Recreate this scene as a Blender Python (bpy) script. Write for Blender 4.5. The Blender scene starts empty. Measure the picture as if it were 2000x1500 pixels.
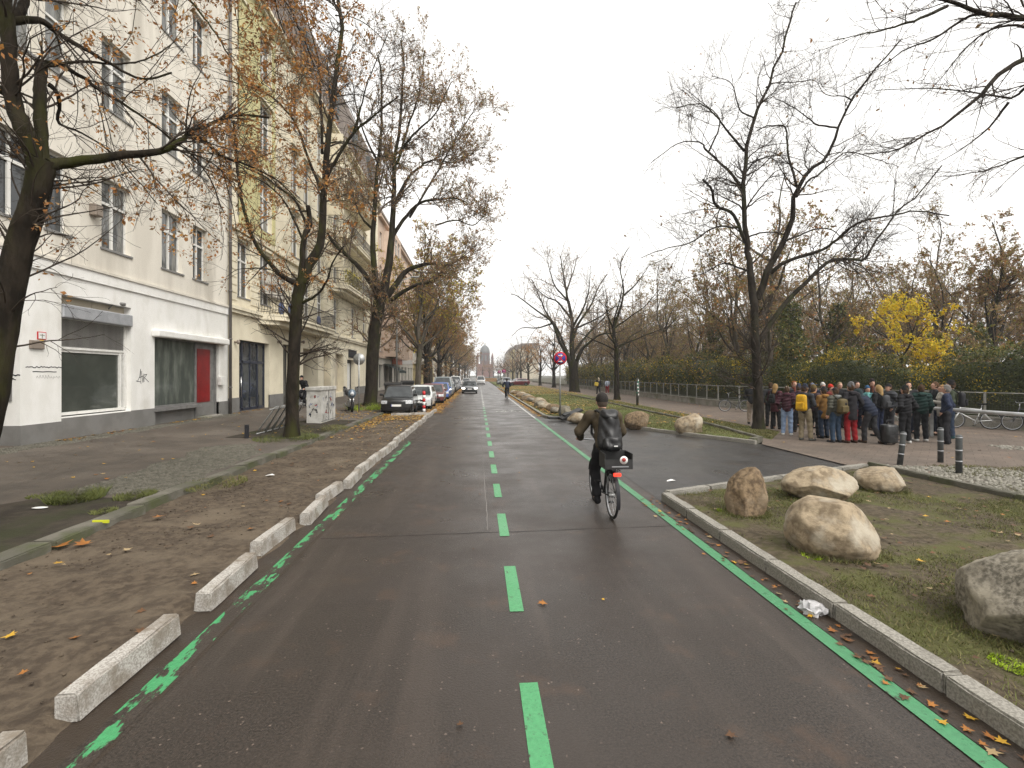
import bpy, bmesh, math, random
import numpy as np
from mathutils import Vector, Matrix

SC = bpy.context.scene
COL = SC.collection
random.seed(7)
RNG = np.random.default_rng(11)

# ------------------------------------------------------------------ camera, sky, sun, exposure
CAM_H = 2.08                      # metres above the carriageway
FPX = 980.0                       # focal length in pixels of a 2000 px wide frame
YAW = math.atan(65 / FPX)
HORIZON = 733.0
cam_d = bpy.data.cameras.new('camera')
cam_d.sensor_width = 36.0
cam_d.lens = 36.0 * FPX / 2000.0
cam_d.shift_y = -(750.0 - HORIZON) / 2000.0
cam_d.clip_start = 0.05
cam_d.clip_end = 5000
cam = bpy.data.objects.new('camera', cam_d)
COL.objects.link(cam)
cam.location = (0, 0, CAM_H)
cam.rotation_euler = (math.pi / 2, 0, -YAW)
SC.camera = cam

SUN_EL, SUN_ROT = math.radians(50), math.radians(140)
W = bpy.data.worlds.new('World')
SC.world = W
W.use_nodes = True
wn = W.node_tree
wn.nodes.clear()
sky = wn.nodes.new('ShaderNodeTexSky')
sky.sky_type = 'NISHITA'
sky.sun_disc = False
sky.sun_elevation = SUN_EL
sky.sun_rotation = SUN_ROT
sky.altitude = 50
sky.air_density = 1.0
sky.dust_density = 6.0
sky.ozone_density = 1.0
hs = wn.nodes.new('ShaderNodeHueSaturation')
hs.inputs['Saturation'].default_value = 0.08
veil = wn.nodes.new('ShaderNodeMix')          # an even cloud veil over the clear-sky gradient
veil.data_type = 'RGBA'
veil.inputs[0].default_value = 0.8
veil.inputs[7].default_value = (9.95, 9.75, 9.4, 1)
bg = wn.nodes.new('ShaderNodeBackground')
bg.inputs['Strength'].default_value = 0.086
out = wn.nodes.new('ShaderNodeOutputWorld')
wn.links.new(sky.outputs[0], hs.inputs['Color'])
wn.links.new(hs.outputs[0], veil.inputs[6])
wn.links.new(veil.outputs[2], bg.inputs['Color'])
wn.links.new(bg.outputs[0], out.inputs['Surface'])

sun_d = bpy.data.lights.new('sun', 'SUN')
sun_d.energy = 1.5
sun_d.angle = math.radians(32)
sun_d.color = (1.0, 0.96, 0.9)
sun = bpy.data.objects.new('sun', sun_d)
COL.objects.link(sun)
sun.rotation_euler = (math.pi / 2 - SUN_EL, 0, math.pi - SUN_ROT)

vs = SC.view_settings
vs.view_transform = 'Standard'
vs.look = 'None'
vs.exposure = 1.0
vs.gamma = 1.0
vs.use_curve_mapping = False
cy = SC.cycles
cy.max_bounces = 5
cy.diffuse_bounces = 3
cy.glossy_bounces = 3
cy.transmission_bounces = 3
cy.transparent_max_bounces = 6
cy.volume_bounces = 0
cy.use_denoising = True
cy.denoising_prefilter = 'NONE'
cy.caustics_reflective = False
cy.caustics_refractive = False

# ------------------------------------------------------------------ survey helpers (site coordinates from sight lines)
_c, _s = math.cos(YAW), math.sin(YAW)
def G(px, py, z=0.0):
    """ground position (x, y) on level z met by the sight line through px, py"""
    d = FPX * (CAM_H - z) / (py - HORIZON)
    l = (px - 1000.0) / FPX * d
    return (l * _c + d * _s, d * _c - l * _s)
def D(px, py, d):
    """point at depth d on the sight line"""
    l = (px - 1000.0) / FPX * d
    return (l * _c + d * _s, d * _c - l * _s, CAM_H + (HORIZON - py) / FPX * d)
FX = -11.4                          # facade line of the left-hand houses
def FY(px, x=FX):
    t = (px - 1000.0) / FPX
    d = x / (t * _c + _s)
    return d * (_c - t * _s)
def FZ(px, py, x=FX):
    t = (px - 1000.0) / FPX
    d = x / (t * _c + _s)
    return CAM_H + (HORIZON - py) / FPX * d
KX = -5.05                          # old kerb line of the left pavement
def zs(x):                          # level of the left pavement, rising to the houses
    return 0.13 + 0.19 * max(0.0, min(1.0, (KX - x) / (KX - FX)))
def GS(px, py):
    z = 0.15
    for _ in range(12):
        x, y = G(px, py, z)
        z = zs(x)
    return (x, y, z)
ZR = 0.03                           # right-hand path level

# ------------------------------------------------------------------ objects
def tag(o, label=None, cat=None, group=None, kind=None):
    if label: o['label'] = label
    if cat: o['category'] = cat
    if group: o['group'] = group
    if kind: o['kind'] = kind
    return o
def empty(name, loc=(0, 0, 0), rz=0.0, parent=None):
    o = bpy.data.objects.new(name, None)
    COL.objects.link(o)
    o.location = loc
    o.rotation_euler = (0, 0, rz)
    o.empty_display_size = 0.2
    if parent: o.parent = parent
    return o
def thing(name, label, cat, loc=(0, 0, 0), rz=0.0, group=None):
    return tag(empty(name, loc, rz), label, cat, group)
def struct(o):
    o['kind'] = 'structure'
    return o
def obj(name, me, parent=None, loc=None, rot=None, scale=None):
    o = bpy.data.objects.new(name, me)
    COL.objects.link(o)
    if parent: o.parent = parent
    if loc is not None: o.location = loc
    if rot is not None: o.rotation_euler = rot
    if scale is not None: o.scale = scale
    return o
def copy_tree(o, parent=None):
    c = o.copy()
    COL.objects.link(c)
    if parent: c.parent = parent
    for ch in list(o.children):
        copy_tree(ch, c)
    return c

def np_mesh(name, V, F, mats=(), mi=None, smooth=False):
    """V (n,3); F list of index arrays, each (m,k)"""
    if isinstance(F, np.ndarray): F = [F]
    F = [f for f in F if len(f)]
    V = np.asarray(V, np.float32)
    me = bpy.data.meshes.new(name)
    me.vertices.add(len(V))
    me.vertices.foreach_set('co', V.ravel())
    nl = sum(f.size for f in F)
    npoly = sum(len(f) for f in F)
    me.loops.add(nl)
    me.polygons.add(npoly)
    me.loops.foreach_set('vertex_index', np.concatenate([f.ravel() for f in F]).astype(np.int32))
    tot = np.concatenate([np.full(len(f), f.shape[1], np.int32) for f in F])
    st = np.concatenate([[0], np.cumsum(tot)[:-1]]).astype(np.int32)
    me.polygons.foreach_set('loop_start', st)
    me.polygons.foreach_set('loop_total', tot)
    if mi is not None:
        me.polygons.foreach_set('material_index', np.asarray(mi, np.int32))
    if smooth:
        me.polygons.foreach_set('use_smooth', np.ones(npoly, bool))
    for m in mats: me.materials.append(m)
    me.update(calc_edges=True)
    me.validate()
    return me

class MB:
    """collects primitives into one mesh"""
    def __init__(self):
        self.v, self.f, self.m, self.sm = [], [], [], []
        self.M = None
    def add(self, V, F, mi=0, smooth=False):
        b = len(self.v)
        for p in V:
            p = Vector(p)
            if self.M is not None: p = self.M @ p
            self.v.append((p.x, p.y, p.z))
        for f in F:
            self.f.append([i + b for i in f]); self.m.append(mi); self.sm.append(smooth)
        return self
    def box(self, a, b, mi=0):
        (x0, y0, z0), (x1, y1, z1) = a, b
        x0, x1 = min(x0, x1), max(x0, x1); y0, y1 = min(y0, y1), max(y0, y1); z0, z1 = min(z0, z1), max(z0, z1)
        V = [(x0, y0, z0), (x1, y0, z0), (x1, y1, z0), (x0, y1, z0), (x0, y0, z1), (x1, y0, z1), (x1, y1, z1), (x0, y1, z1)]
        return self.add(V, [(0, 3, 2, 1), (4, 5, 6, 7), (0, 1, 5, 4), (1, 2, 6, 5), (2, 3, 7, 6), (3, 0, 4, 7)], mi)
    def cbox(self, c, s, mi=0, r=0.0):
        h = [q / 2 for q in s]
        if r <= 0:
            return self.box([c[i] - h[i] for i in range(3)], [c[i] + h[i] for i in range(3)], mi)
        V, F = rbox(s, r)
        return self.add([(p[0] + c[0], p[1] + c[1], p[2] + c[2]) for p in V], F, mi)
    def quad(self, a, b, c, d, mi=0):
        return self.add([a, b, c, d], [(0, 1, 2, 3)], mi)
    def tube(self, pts, r, n=8, mi=0, smooth=True, cap=True):
        pts = [Vector(p) for p in pts]
        rs = r if hasattr(r, '__len__') else [r] * len(pts)
        V, F = [], []
        up = None
        for i, p in enumerate(pts):
            t = (pts[min(i + 1, len(pts) - 1)] - pts[max(i - 1, 0)])
            if t.length < 1e-9: t = Vector((0, 0, 1))
            t.normalize()
            if up is None:
                up = Vector((0, 0, 1)) if abs(t.z) < 0.9 else Vector((1, 0, 0))
            u = t.cross(up)
            if u.length < 1e-5: u = t.cross(Vector((0, 1, 0.3)))
            u.normalize(); w = u.cross(t); up = w
            for k in range(n):
                a = 2 * math.pi * k / n
                V.append(p + (u * math.cos(a) + w * math.sin(a)) * rs[i])
        for i in range(len(pts) - 1):
            for k in range(n):
                k2 = (k + 1) % n
                F.append((i * n + k, i * n + k2, (i + 1) * n + k2, (i + 1) * n + k))
        if cap:
            F.append(tuple(range(n))); F.append(tuple(range((len(pts) - 1) * n, len(pts) * n))[::-1])
        return self.add(V, F, mi, smooth)
    def cyl(self, a, b, r, n=12, mi=0, smooth=True):
        return self.tube([a, b], r, n, mi, smooth)
    def ring(self, c, R, r, axis='x', n=24, m=6, mi=0, sy=1.0):
        V, F = [], []
        for i in range(n):
            a = 2 * math.pi * i / n
            for k in range(m):
                b = 2 * math.pi * k / m
                q = R + r * math.cos(b); h = r * math.sin(b) * sy
                if axis == 'x': V.append((c[0] + h, c[1] + q * math.cos(a), c[2] + q * math.sin(a)))
                elif axis == 'y': V.append((c[0] + q * math.cos(a), c[1] + h, c[2] + q * math.sin(a)))
                else: V.append((c[0] + q * math.cos(a), c[1] + q * math.sin(a), c[2] + h))
        for i in range(n):
            for k in range(m):
                F.append((i * m + k, ((i + 1) % n) * m + k, ((i + 1) % n) * m + (k + 1) % m, i * m + (k + 1) % m))
        return self.add(V, F, mi, True)
    def lathe(self, prof, c=(0, 0, 0), n=16, mi=0, smooth=True):
        V, F = [], []
        for (r, z) in prof:
            for k in range(n):
                a = 2 * math.pi * k / n
                V.append((c[0] + r * math.cos(a), c[1] + r * math.sin(a), c[2] + z))
        for i in range(len(prof) - 1):
            for k in range(n):
                k2 = (k + 1) % n
                F.append((i * n + k, i * n + k2, (i + 1) * n + k2, (i + 1) * n + k))
        F.append(tuple(range(n))[::-1]); F.append(tuple(range((len(prof) - 1) * n, len(prof) * n)))
        return self.add(V, F, mi, smooth)
    def prism(self, poly, axis, a, b, mi=0):
        """polygon in the plane across axis, extruded from a to b"""
        n = len(poly)
        def P(p, h):
            return {'x': (h, p[0], p[1]), 'y': (p[0], h, p[1]), 'z': (p[0], p[1], h)}[axis]
        V = [P(p, a) for p in poly] + [P(p, b) for p in poly]
        F = [(i, (i + 1) % n, n + (i + 1) % n, n + i) for i in range(n)]
        F += [tuple(range(n))[::-1], tuple(range(n, 2 * n))]
        return self.add(V, F, mi)
    def ell(self, c, r, n=12, m=8, mi=0):
        V, F = [], []
        for i in range(m + 1):
            th = math.pi * i / m
            for k in range(n):
                a = 2 * math.pi * k / n
                V.append((c[0] + r[0] * math.sin(th) * math.cos(a), c[1] + r[1] * math.sin(th) * math.sin(a), c[2] + r[2] * math.cos(th)))
        for i in range(m):
            for k in range(n):
                k2 = (k + 1) % n
                F.append((i * n + k, (i + 1) * n + k, (i + 1) * n + k2, i * n + k2))
        return self.add(V, F, mi, True)
    def mesh(self, name, mats):
        if not isinstance(mats, (list, tuple)): mats = [mats]
        me = bpy.data.meshes.new(name)
        me.from_pydata(self.v, [], self.f)
        me.polygons.foreach_set('material_index', self.m)
        me.polygons.foreach_set('use_smooth', self.sm)
        for m in mats: me.materials.append(m)
        bm = bmesh.new(); bm.from_mesh(me)
        bmesh.ops.recalc_face_normals(bm, faces=bm.faces)
        bm.to_mesh(me); bm.free()
        me.update()
        return me
    def build(self, name, mats, parent=None, loc=None, rot=None):
        return obj(name, self.mesh(name, mats), parent, loc, rot)

def rbox(s, r):
    """box with chamfered edges: 24 vertices"""
    hx, hy, hz = s[0] / 2, s[1] / 2, s[2] / 2
    bm = bmesh.new()
    bmesh.ops.create_cube(bm, size=1.0)
    for v in bm.verts: v.co = Vector((v.co.x * s[0], v.co.y * s[1], v.co.z * s[2]))
    bmesh.ops.bevel(bm, geom=bm.edges[:], offset=min(r, 0.45 * min(s)), segments=2, affect='EDGES', profile=0.5)
    bm.verts.index_update()
    V = [tuple(v.co) for v in bm.verts]; F = [[v.index for v in f.verts] for f in bm.faces]
    bm.free()
    return V, F

# ------------------------------------------------------------------ materials
def mat(name, c1, c2=None, scale=4.0, rough=0.75, spec=0.3, metal=0.0, bump=0.0, bscale=30.0, lo=0.38, hi=0.62,
        c3=None, scale3=0.6, lo3=0.45, hi3=0.7, detail=6.0, stretch=None, coat=0.0, r2=None, trans=0.0, emit=None, sheen=0.0):
    m = bpy.data.materials.new(name)
    m.use_nodes = True
    n = m.node_tree; N = n.nodes; Lk = n.links
    p = N['Principled BSDF']
    p.inputs['Roughness'].default_value = rough
    p.inputs['Specular IOR Level'].default_value = spec
    p.inputs['Metallic'].default_value = metal
    p.inputs['Coat Weight'].default_value = coat
    p.inputs['Base Color'].default_value = (*c1, 1)
    if emit: 
        p.inputs['Emission Color'].default_value = (*emit[0], 1); p.inputs['Emission Strength'].default_value = emit[1]
    tc = N.new('ShaderNodeTexCoord')
    src = tc.outputs['Object']
    if stretch:
        mp = N.new('ShaderNodeMapping'); mp.inputs['Scale'].default_value = stretch
        Lk.new(src, mp.inputs['Vector']); src = mp.outputs[0]
    colsock = None
    def noise(sc, dt, rg=0.6):
        t = N.new('ShaderNodeTexNoise'); t.inputs['Scale'].default_value = sc; t.inputs['Detail'].default_value = dt
        t.inputs['Roughness'].default_value = rg
        Lk.new(src, t.inputs['Vector']); return t
    def ramp(s, a, b):
        r = N.new('ShaderNodeMapRange'); r.inputs[1].default_value = a; r.inputs[2].default_value = b
        r.interpolation_type = 'SMOOTHSTEP'
        Lk.new(s, r.inputs[0]); return r.outputs[0]
    def mix(f, a, b):
        x = N.new('ShaderNodeMix'); x.data_type = 'RGBA'
        Lk.new(f, x.inputs[0])
        for sck, val in ((x.inputs[6], a), (x.inputs[7], b)):
            if isinstance(val, tuple): sck.default_value = (*val, 1)
            else: Lk.new(val, sck)
        return x.outputs[2]
    if c2:
        f = ramp(noise(scale, detail).outputs['Fac'], lo, hi)
        colsock = mix(f, c1, c2)
        if r2 is not None:
            rr = N.new('ShaderNodeMapRange'); rr.inputs[3].default_value = rough; rr.inputs[4].default_value = r2
            Lk.new(f, rr.inputs[0]); Lk.new(rr.outputs[0], p.inputs['Roughness'])
    if c3:
        f3 = ramp(noise(scale3, 4.0).outputs['Fac'], lo3, hi3)
        colsock = mix(f3, colsock if colsock else c1, c3)
    if colsock: Lk.new(colsock, p.inputs['Base Color'])
    if bump:
        t = noise(bscale, 5.0)
        b = N.new('ShaderNodeBump'); b.inputs['Strength'].default_value = bump; b.inputs['Distance'].default_value = 0.02
        Lk.new(t.outputs['Fac'], b.inputs['Height']); Lk.new(b.outputs[0], p.inputs['Normal'])
    if trans:
        tr = N.new('ShaderNodeBsdfTranslucent'); ms = N.new('ShaderNodeMixShader'); ms.inputs[0].default_value = trans
        if colsock: Lk.new(colsock, tr.inputs['Color'])
        else: tr.inputs['Color'].default_value = (*c1, 1)
        o = N['Material Output']
        Lk.new(p.outputs[0], ms.inputs[1]); Lk.new(tr.outputs[0], ms.inputs[2]); Lk.new(ms.outputs[0], o.inputs['Surface'])
    return m

M = {}
M['white_wall'] = mat('white_wall', (0.82, 0.81, 0.78), (0.75, 0.74, 0.70), 1.8, 0.9, 0.15, bump=0.2, bscale=40, c3=(0.62, 0.60, 0.55), scale3=0.8, lo3=0.55, hi3=0.78, stretch=(1, 1, 0.5))
M['cream_wall'] = mat('cream_wall', (0.73, 0.69, 0.61), (0.64, 0.60, 0.525), 0.7, 0.92, 0.12, bump=0.2, bscale=70, c3=(0.50, 0.465, 0.40), scale3=0.35, lo3=0.50, hi3=0.74, stretch=(1, 1.6, 0.3))
M['grey_plinth'] = mat('grey_plinth', (0.20, 0.195, 0.185), (0.165, 0.16, 0.15), 1.5, 0.85, 0.2, bump=0.1, bscale=50)
M['ivory_wall'] = mat('ivory_wall', (0.74, 0.68, 0.53), (0.66, 0.60, 0.46), 0.8, 0.9, 0.15, bump=0.12, bscale=60, c3=(0.44, 0.40, 0.32), scale3=0.4, lo3=0.55, hi3=0.82)
M['olive_wall'] = mat('olive_wall', (0.54, 0.50, 0.27), (0.47, 0.435, 0.23), 1.0, 0.9, 0.15, bump=0.1, bscale=50)
M['pink_wall'] = mat('pink_wall', (0.54, 0.42, 0.33), (0.48, 0.365, 0.285), 0.7, 0.9, 0.15, bump=0.1, bscale=50)
M['tan_wall'] = mat('tan_wall', (0.52, 0.46, 0.36), (0.45, 0.40, 0.31), 0.6, 0.9, 0.15)
M['pale_wall'] = mat('pale_wall', (0.60, 0.57, 0.50), (0.52, 0.49, 0.43), 0.6, 0.9, 0.15)
M['yellow_wall'] = mat('yellow_wall', (0.58, 0.48, 0.25), (0.52, 0.43, 0.22), 0.6, 0.9, 0.15)
M['red_brick'] = mat('red_brick', (0.17, 0.05, 0.03), (0.13, 0.04, 0.026), 0.6, 0.9, 0.1)
M['slate'] = mat('slate', (0.075, 0.08, 0.085), (0.1, 0.105, 0.1), 0.8, 0.7, 0.3)
M['roof_tile'] = mat('roof_tile', (0.20, 0.165, 0.14), (0.15, 0.125, 0.11), 2.5, 0.85, 0.2, bump=0.4, bscale=9)
M['white_paint'] = mat('white_paint', (0.74, 0.73, 0.70), (0.66, 0.65, 0.61), 5, 0.5, 0.4)
M['pane'] = mat('pane', (0.030, 0.034, 0.038), (0.10, 0.105, 0.105), 0.7, 0.04, 0.6, lo=0.45, hi=0.7)
M['pane_curtain'] = mat('pane_curtain', (0.20, 0.20, 0.19), (0.07, 0.075, 0.075), 1.6, 0.05, 0.6, stretch=(1, 4, 0.7))
M['shop_glass'] = mat('shop_glass', (0.050, 0.056, 0.048), (0.085, 0.092, 0.08), 0.9, 0.05, 0.6, lo=0.35, hi=0.75)
M['soaped_glass'] = mat('soaped_glass', (0.07, 0.08, 0.07), (0.17, 0.185, 0.16), 1.8, 0.10, 0.5, lo=0.40, hi=0.75, stretch=(1, 1.8, 0.5))
M['blue_frame'] = mat('blue_frame', (0.022, 0.027, 0.045), None, rough=0.4, spec=0.4)
M['dark_frame'] = mat('dark_frame', (0.03, 0.03, 0.03), None, rough=0.5)
M['grey_metal'] = mat('grey_metal', (0.24, 0.235, 0.225), (0.18, 0.175, 0.17), 4, 0.5, 0.4, metal=0.2)
M['alu'] = mat('alu', (0.42, 0.43, 0.45), (0.34, 0.35, 0.37), 3, 0.4, 0.5, metal=0.35)
M['galv'] = mat('galv', (0.36, 0.365, 0.36), (0.28, 0.285, 0.28), 8, 0.45, 0.5, metal=0.6)
M['iron'] = mat('iron', (0.035, 0.033, 0.032), (0.055, 0.045, 0.04), 6, 0.6, 0.3)
M['pipe'] = mat('pipe', (0.16, 0.145, 0.135), (0.10, 0.09, 0.085), 3, 0.55, 0.4, stretch=(1, 1, 0.3))
M['red_paint'] = mat('red_paint', (0.24, 0.008, 0.008), (0.18, 0.006, 0.006), 2, 0.35, 0.5)
M['ink'] = mat('ink', (0.018, 0.018, 0.022), None, rough=0.6)
M['ink_grey'] = mat('ink_grey', (0.42, 0.41, 0.39), None, rough=0.8)
M['ink_red'] = mat('ink_red', (0.38, 0.05, 0.045), None, rough=0.6)
M['ink_blue'] = mat('ink_blue', (0.10, 0.13, 0.25), None, rough=0.6)
M['sign_yellow'] = mat('sign_yellow', (0.65, 0.42, 0.03), None, rough=0.5)
M['sign_white'] = mat('sign_white', (0.76, 0.76, 0.74), None, rough=0.4)
M['sign_red'] = mat('sign_red', (0.50, 0.02, 0.025), None, rough=0.4)
M['sign_blue'] = mat('sign_blue', (0.035, 0.055, 0.28), None, rough=0.4)
M['taupe'] = mat('taupe', (0.24, 0.20, 0.165), None, rough=0.6)
M['kerb_new'] = mat('kerb_new', (0.46, 0.44, 0.405), (0.27, 0.25, 0.225), 75.0, 0.88, 0.2, bump=0.4, bscale=70, c3=(0.19, 0.16, 0.125), scale3=3.2, lo3=0.48, hi3=0.72, detail=4)
M['kerb_grey'] = mat('kerb_grey', (0.31, 0.295, 0.26), (0.19, 0.178, 0.155), 55, 0.85, 0.25, bump=0.4, bscale=80, c3=(0.115, 0.105, 0.085), scale3=1.2, lo3=0.52, hi3=0.78)
M['kerb_old'] = mat('kerb_old', (0.155, 0.145, 0.12), (0.10, 0.095, 0.075), 2.5, 0.9, 0.2, bump=0.6, bscale=45, c3=(0.075, 0.085, 0.035), scale3=1.1, lo3=0.52, hi3=0.72)
M['moss_yellow'] = mat('moss_yellow', (0.50, 0.52, 0.03), None, rough=0.9)
M['plastic_black'] = mat('plastic_black', (0.018, 0.018, 0.019), (0.03, 0.03, 0.03), 8, 0.5, 0.4)
M['rubber'] = mat('rubber', (0.016, 0.016, 0.016), None, rough=0.8)
M['chrome'] = mat('chrome', (0.6, 0.6, 0.6), None, rough=0.15, metal=1.0)
M['red_light'] = mat('red_light', (0.7, 0.02, 0.015), None, rough=0.25, emit=((1.0, 0.06, 0.03), 0.8))
M['skin'] = mat('skin', (0.50, 0.30, 0.22), (0.46, 0.26, 0.19), 20, 0.55, 0.35)
M['graff_cab'] = mat('graff_cab', (0.50, 0.49, 0.46), (0.36, 0.35, 0.32), 3, 0.75, 0.25, bump=0.1, bscale=40, c3=(0.22, 0.21, 0.185), scale3=4.0, lo3=0.55, hi3=0.75)
M['concrete'] = mat('concrete', (0.30, 0.285, 0.25), (0.22, 0.21, 0.18), 2, 0.9, 0.2, bump=0.3, bscale=40, c3=(0.10, 0.11, 0.05), scale3=0.7, lo3=0.5, hi3=0.75)
# ------------------------------------------------------------------ ground, carriageway, pavements
def asphalt_mat(name, base, dark, paint=None, wear=(0.5, 0.6), wscale=9.0, wstretch=(1, 1, 1)):
    m = bpy.data.materials.new(name); m.use_nodes = True
    N, Lk = m.node_tree.nodes, m.node_tree.links
    p = N['Principled BSDF']
    tc = N.new('ShaderNodeTexCoord')
    def noise(sc, dt, rg=0.6, vec=None):
        t = N.new('ShaderNodeTexNoise'); t.inputs['Scale'].default_value = sc; t.inputs['Detail'].default_value = dt
        t.inputs['Roughness'].default_value = rg
        Lk.new(vec or tc.outputs['Object'], t.inputs['Vector']); return t.outputs['Fac']
    def rng(s, a, b, c=0.0, d=1.0):
        r = N.new('ShaderNodeMapRange'); r.inputs[1].default_value = a; r.inputs[2].default_value = b
        r.inputs[3].default_value = c; r.inputs[4].default_value = d
        Lk.new(s, r.inputs[0]); return r.outputs[0]
    def mix(f, a, b, mode='MIX'):
        x = N.new('ShaderNodeMix'); x.data_type = 'RGBA'; x.blend_type = mode
        if isinstance(f, float): x.inputs[0].default_value = f
        else: Lk.new(f, x.inputs[0])
        for sck, val in ((x.inputs[6], a), (x.inputs[7], b)):
            if isinstance(val, tuple): sck.default_value = (*val, 1)
            else: Lk.new(val, sck)
        return x.outputs[2]
    fine = noise(62, 3, 0.75)
    grit = N.new('ShaderNodeTexVoronoi'); grit.inputs['Scale'].default_value = 85
    Lk.new(tc.outputs['Object'], grit.inputs['Vector'])
    col = mix(rng(fine, 0.36, 0.62), dark, base)
    col = mix(rng(noise(0.5, 5), 0.42, 0.62), col, tuple(c * 0.78 for c in base))
    col = mix(rng(noise(1.7, 6), 0.57, 0.70), col, (base[0] * 1.15, base[1] * 0.95, base[2] * 0.8))
    col = mix(rng(grit.outputs['Color'], 0.93, 0.96), col, tuple(min(1, c * 3.2) for c in base))
    mp = N.new('ShaderNodeMapping'); mp.inputs['Scale'].default_value = (2.2, 0.16, 1)
    Lk.new(tc.outputs['Object'], mp.inputs['Vector'])
    col = mix(rng(noise(1.0, 4, 0.6, mp.outputs[0]), 0.52, 0.68, 0.0, 0.45), col, tuple(c * 1.5 for c in base))
    ro = rng(noise(0.8, 5), 0.35, 0.65, 0.27, 0.47)
    bh = fine
    if paint:
        mp2 = N.new('ShaderNodeMapping'); mp2.inputs['Scale'].default_value = wstretch
        Lk.new(tc.outputs['Object'], mp2.inputs['Vector'])
        w = rng(noise(wscale, 7, 0.65, mp2.outputs[0]), wear[0], wear[1])
        pc = mix(rng(noise(30, 4), 0.35, 0.7), paint, tuple(c * 0.8 for c in paint))
        pc = mix(rng(grit.outputs['Color'], 0.85, 0.95), pc, tuple(c * 0.6 for c in paint))
        col = mix(w, pc, col)
    Lk.new(col, p.inputs['Base Color'])
    Lk.new(ro, p.inputs['Roughness'])
    p.inputs['Specular IOR Level'].default_value = 0.36
    b = N.new('ShaderNodeBump'); b.inputs['Strength'].default_value = 0.5; b.inputs['Distance'].default_value = 0.008
    Lk.new(bh, b.inputs['Height']); Lk.new(b.outputs[0], p.inputs['Normal'])
    return m
A_BASE, A_DARK = (0.050, 0.039, 0.032), (0.012, 0.010, 0.008)
M['asphalt'] = asphalt_mat('asphalt', A_BASE, A_DARK)
M['asphalt_new'] = asphalt_mat('asphalt_new', (0.042, 0.039, 0.037), (0.013, 0.012, 0.0115))
GREEN = (0.055, 0.36, 0.115)
M['green_fresh'] = asphalt_mat('green_fresh', A_BASE, A_DARK, (0.075, 0.30, 0.125), (0.60, 0.68), 12)
M['green_line'] = asphalt_mat('green_line', A_BASE, A_DARK, (0.065, 0.24, 0.11), (0.61, 0.66), 7)
M['green_worn'] = asphalt_mat('green_worn', A_BASE, A_DARK, (0.06, 0.30, 0.12), (0.47, 0.50), 6.0, (1.3, 0.45, 1))
M['gutter'] = asphalt_mat('gutter', A_BASE, A_DARK, (0.040, 0.029, 0.021), (0.50, 0.60), 3.0)
M['white_mark'] = asphalt_mat('white_mark', A_BASE, A_DARK, (0.55, 0.55, 0.52), (0.5, 0.62), 7)
M['pave'] = mat('pave', (0.086, 0.070, 0.055), (0.060, 0.049, 0.039), 1.6, 0.62, 0.35, bump=0.35, bscale=60, c3=(0.108, 0.090, 0.072), scale3=0.5, lo3=0.45, hi3=0.7, r2=0.5)
M['mosaic'] = mat('mosaic', (0.135, 0.125, 0.10), (0.085, 0.08, 0.062), 7, 0.75, 0.3, bump=0.3, bscale=70)
M['mosaic_pale'] = mat('mosaic_pale', (0.26, 0.245, 0.21), (0.17, 0.16, 0.13), 7, 0.75, 0.3, bump=0.3, bscale=70)
M['soil'] = mat('soil', (0.102, 0.079, 0.056), (0.058, 0.044, 0.032), 11.0, 0.9, 0.2, bump=1.0, bscale=22, c3=(0.125, 0.099, 0.071), scale3=1.1, lo3=0.45, hi3=0.7, detail=10)
M['soil_moss'] = mat('soil_moss', (0.098, 0.078, 0.052), (0.052, 0.041, 0.027), 12.0, 0.9, 0.2, bump=1.0, bscale=26, c3=(0.084, 0.083, 0.032), scale3=1.5, lo3=0.43, hi3=0.62, detail=10)
M['soil_lawn'] = mat('soil_lawn', (0.115, 0.115, 0.045), (0.075, 0.075, 0.030), 1.8, 0.92, 0.15, bump=0.5, bscale=20, c3=(0.095, 0.120, 0.035), scale3=0.4, lo3=0.4, hi3=0.6)
M['pit'] = mat('pit', (0.052, 0.043, 0.033), (0.032, 0.027, 0.021), 3, 0.9, 0.15, bump=0.7, bscale=24, c3=(0.034, 0.036, 0.018), scale3=1.1)
M['far_ground'] = mat('far_ground', (0.075, 0.07, 0.045), (0.055, 0.05, 0.032), 0.4, 0.95, 0.1, bump=0.3, bscale=6)

def slab_mat():
    m = mat('slabs', (0.150, 0.116, 0.092), (0.118, 0.093, 0.074), 1.2, 0.72, 0.3, bump=0.2, bscale=60, c3=(0.10, 0.082, 0.066), scale3=0.35, lo3=0.5, hi3=0.75)
    N, Lk = m.node_tree.nodes, m.node_tree.links
    p = N['Principled BSDF']
    tc = N.new('ShaderNodeTexCoord')
    br = N.new('ShaderNodeTexBrick'); br.inputs['Scale'].default_value = 1.0
    br.inputs['Brick Width'].default_value = 0.35; br.inputs['Row Height'].default_value = 0.35; br.inputs['Mortar Size'].default_value = 0.008
    br.inputs['Color1'].default_value = (1, 1, 1, 1); br.inputs['Color2'].default_value = (0.82, 0.82, 0.82, 1); br.inputs['Mortar'].default_value = (0.5, 0.5, 0.48, 1)
    mp = N.new('ShaderNodeMapping'); mp.inputs['Rotation'].default_value = (0, 0, 0.78)
    Lk.new(tc.outputs['Object'], mp.inputs[0]); Lk.new(mp.outputs[0], br.inputs['Vector'])
    x = N.new('ShaderNodeMix'); x.data_type = 'RGBA'; x.blend_type = 'MULTIPLY'; x.inputs[0].default_value = 1.0
    src = p.inputs['Base Color'].links[0].from_socket
    Lk.new(src, x.inputs[6]); Lk.new(br.outputs['Color'], x.inputs[7]); Lk.new(x.outputs[2], p.inputs['Base Color'])
    return m
M['slabs'] = slab_mat()

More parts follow.
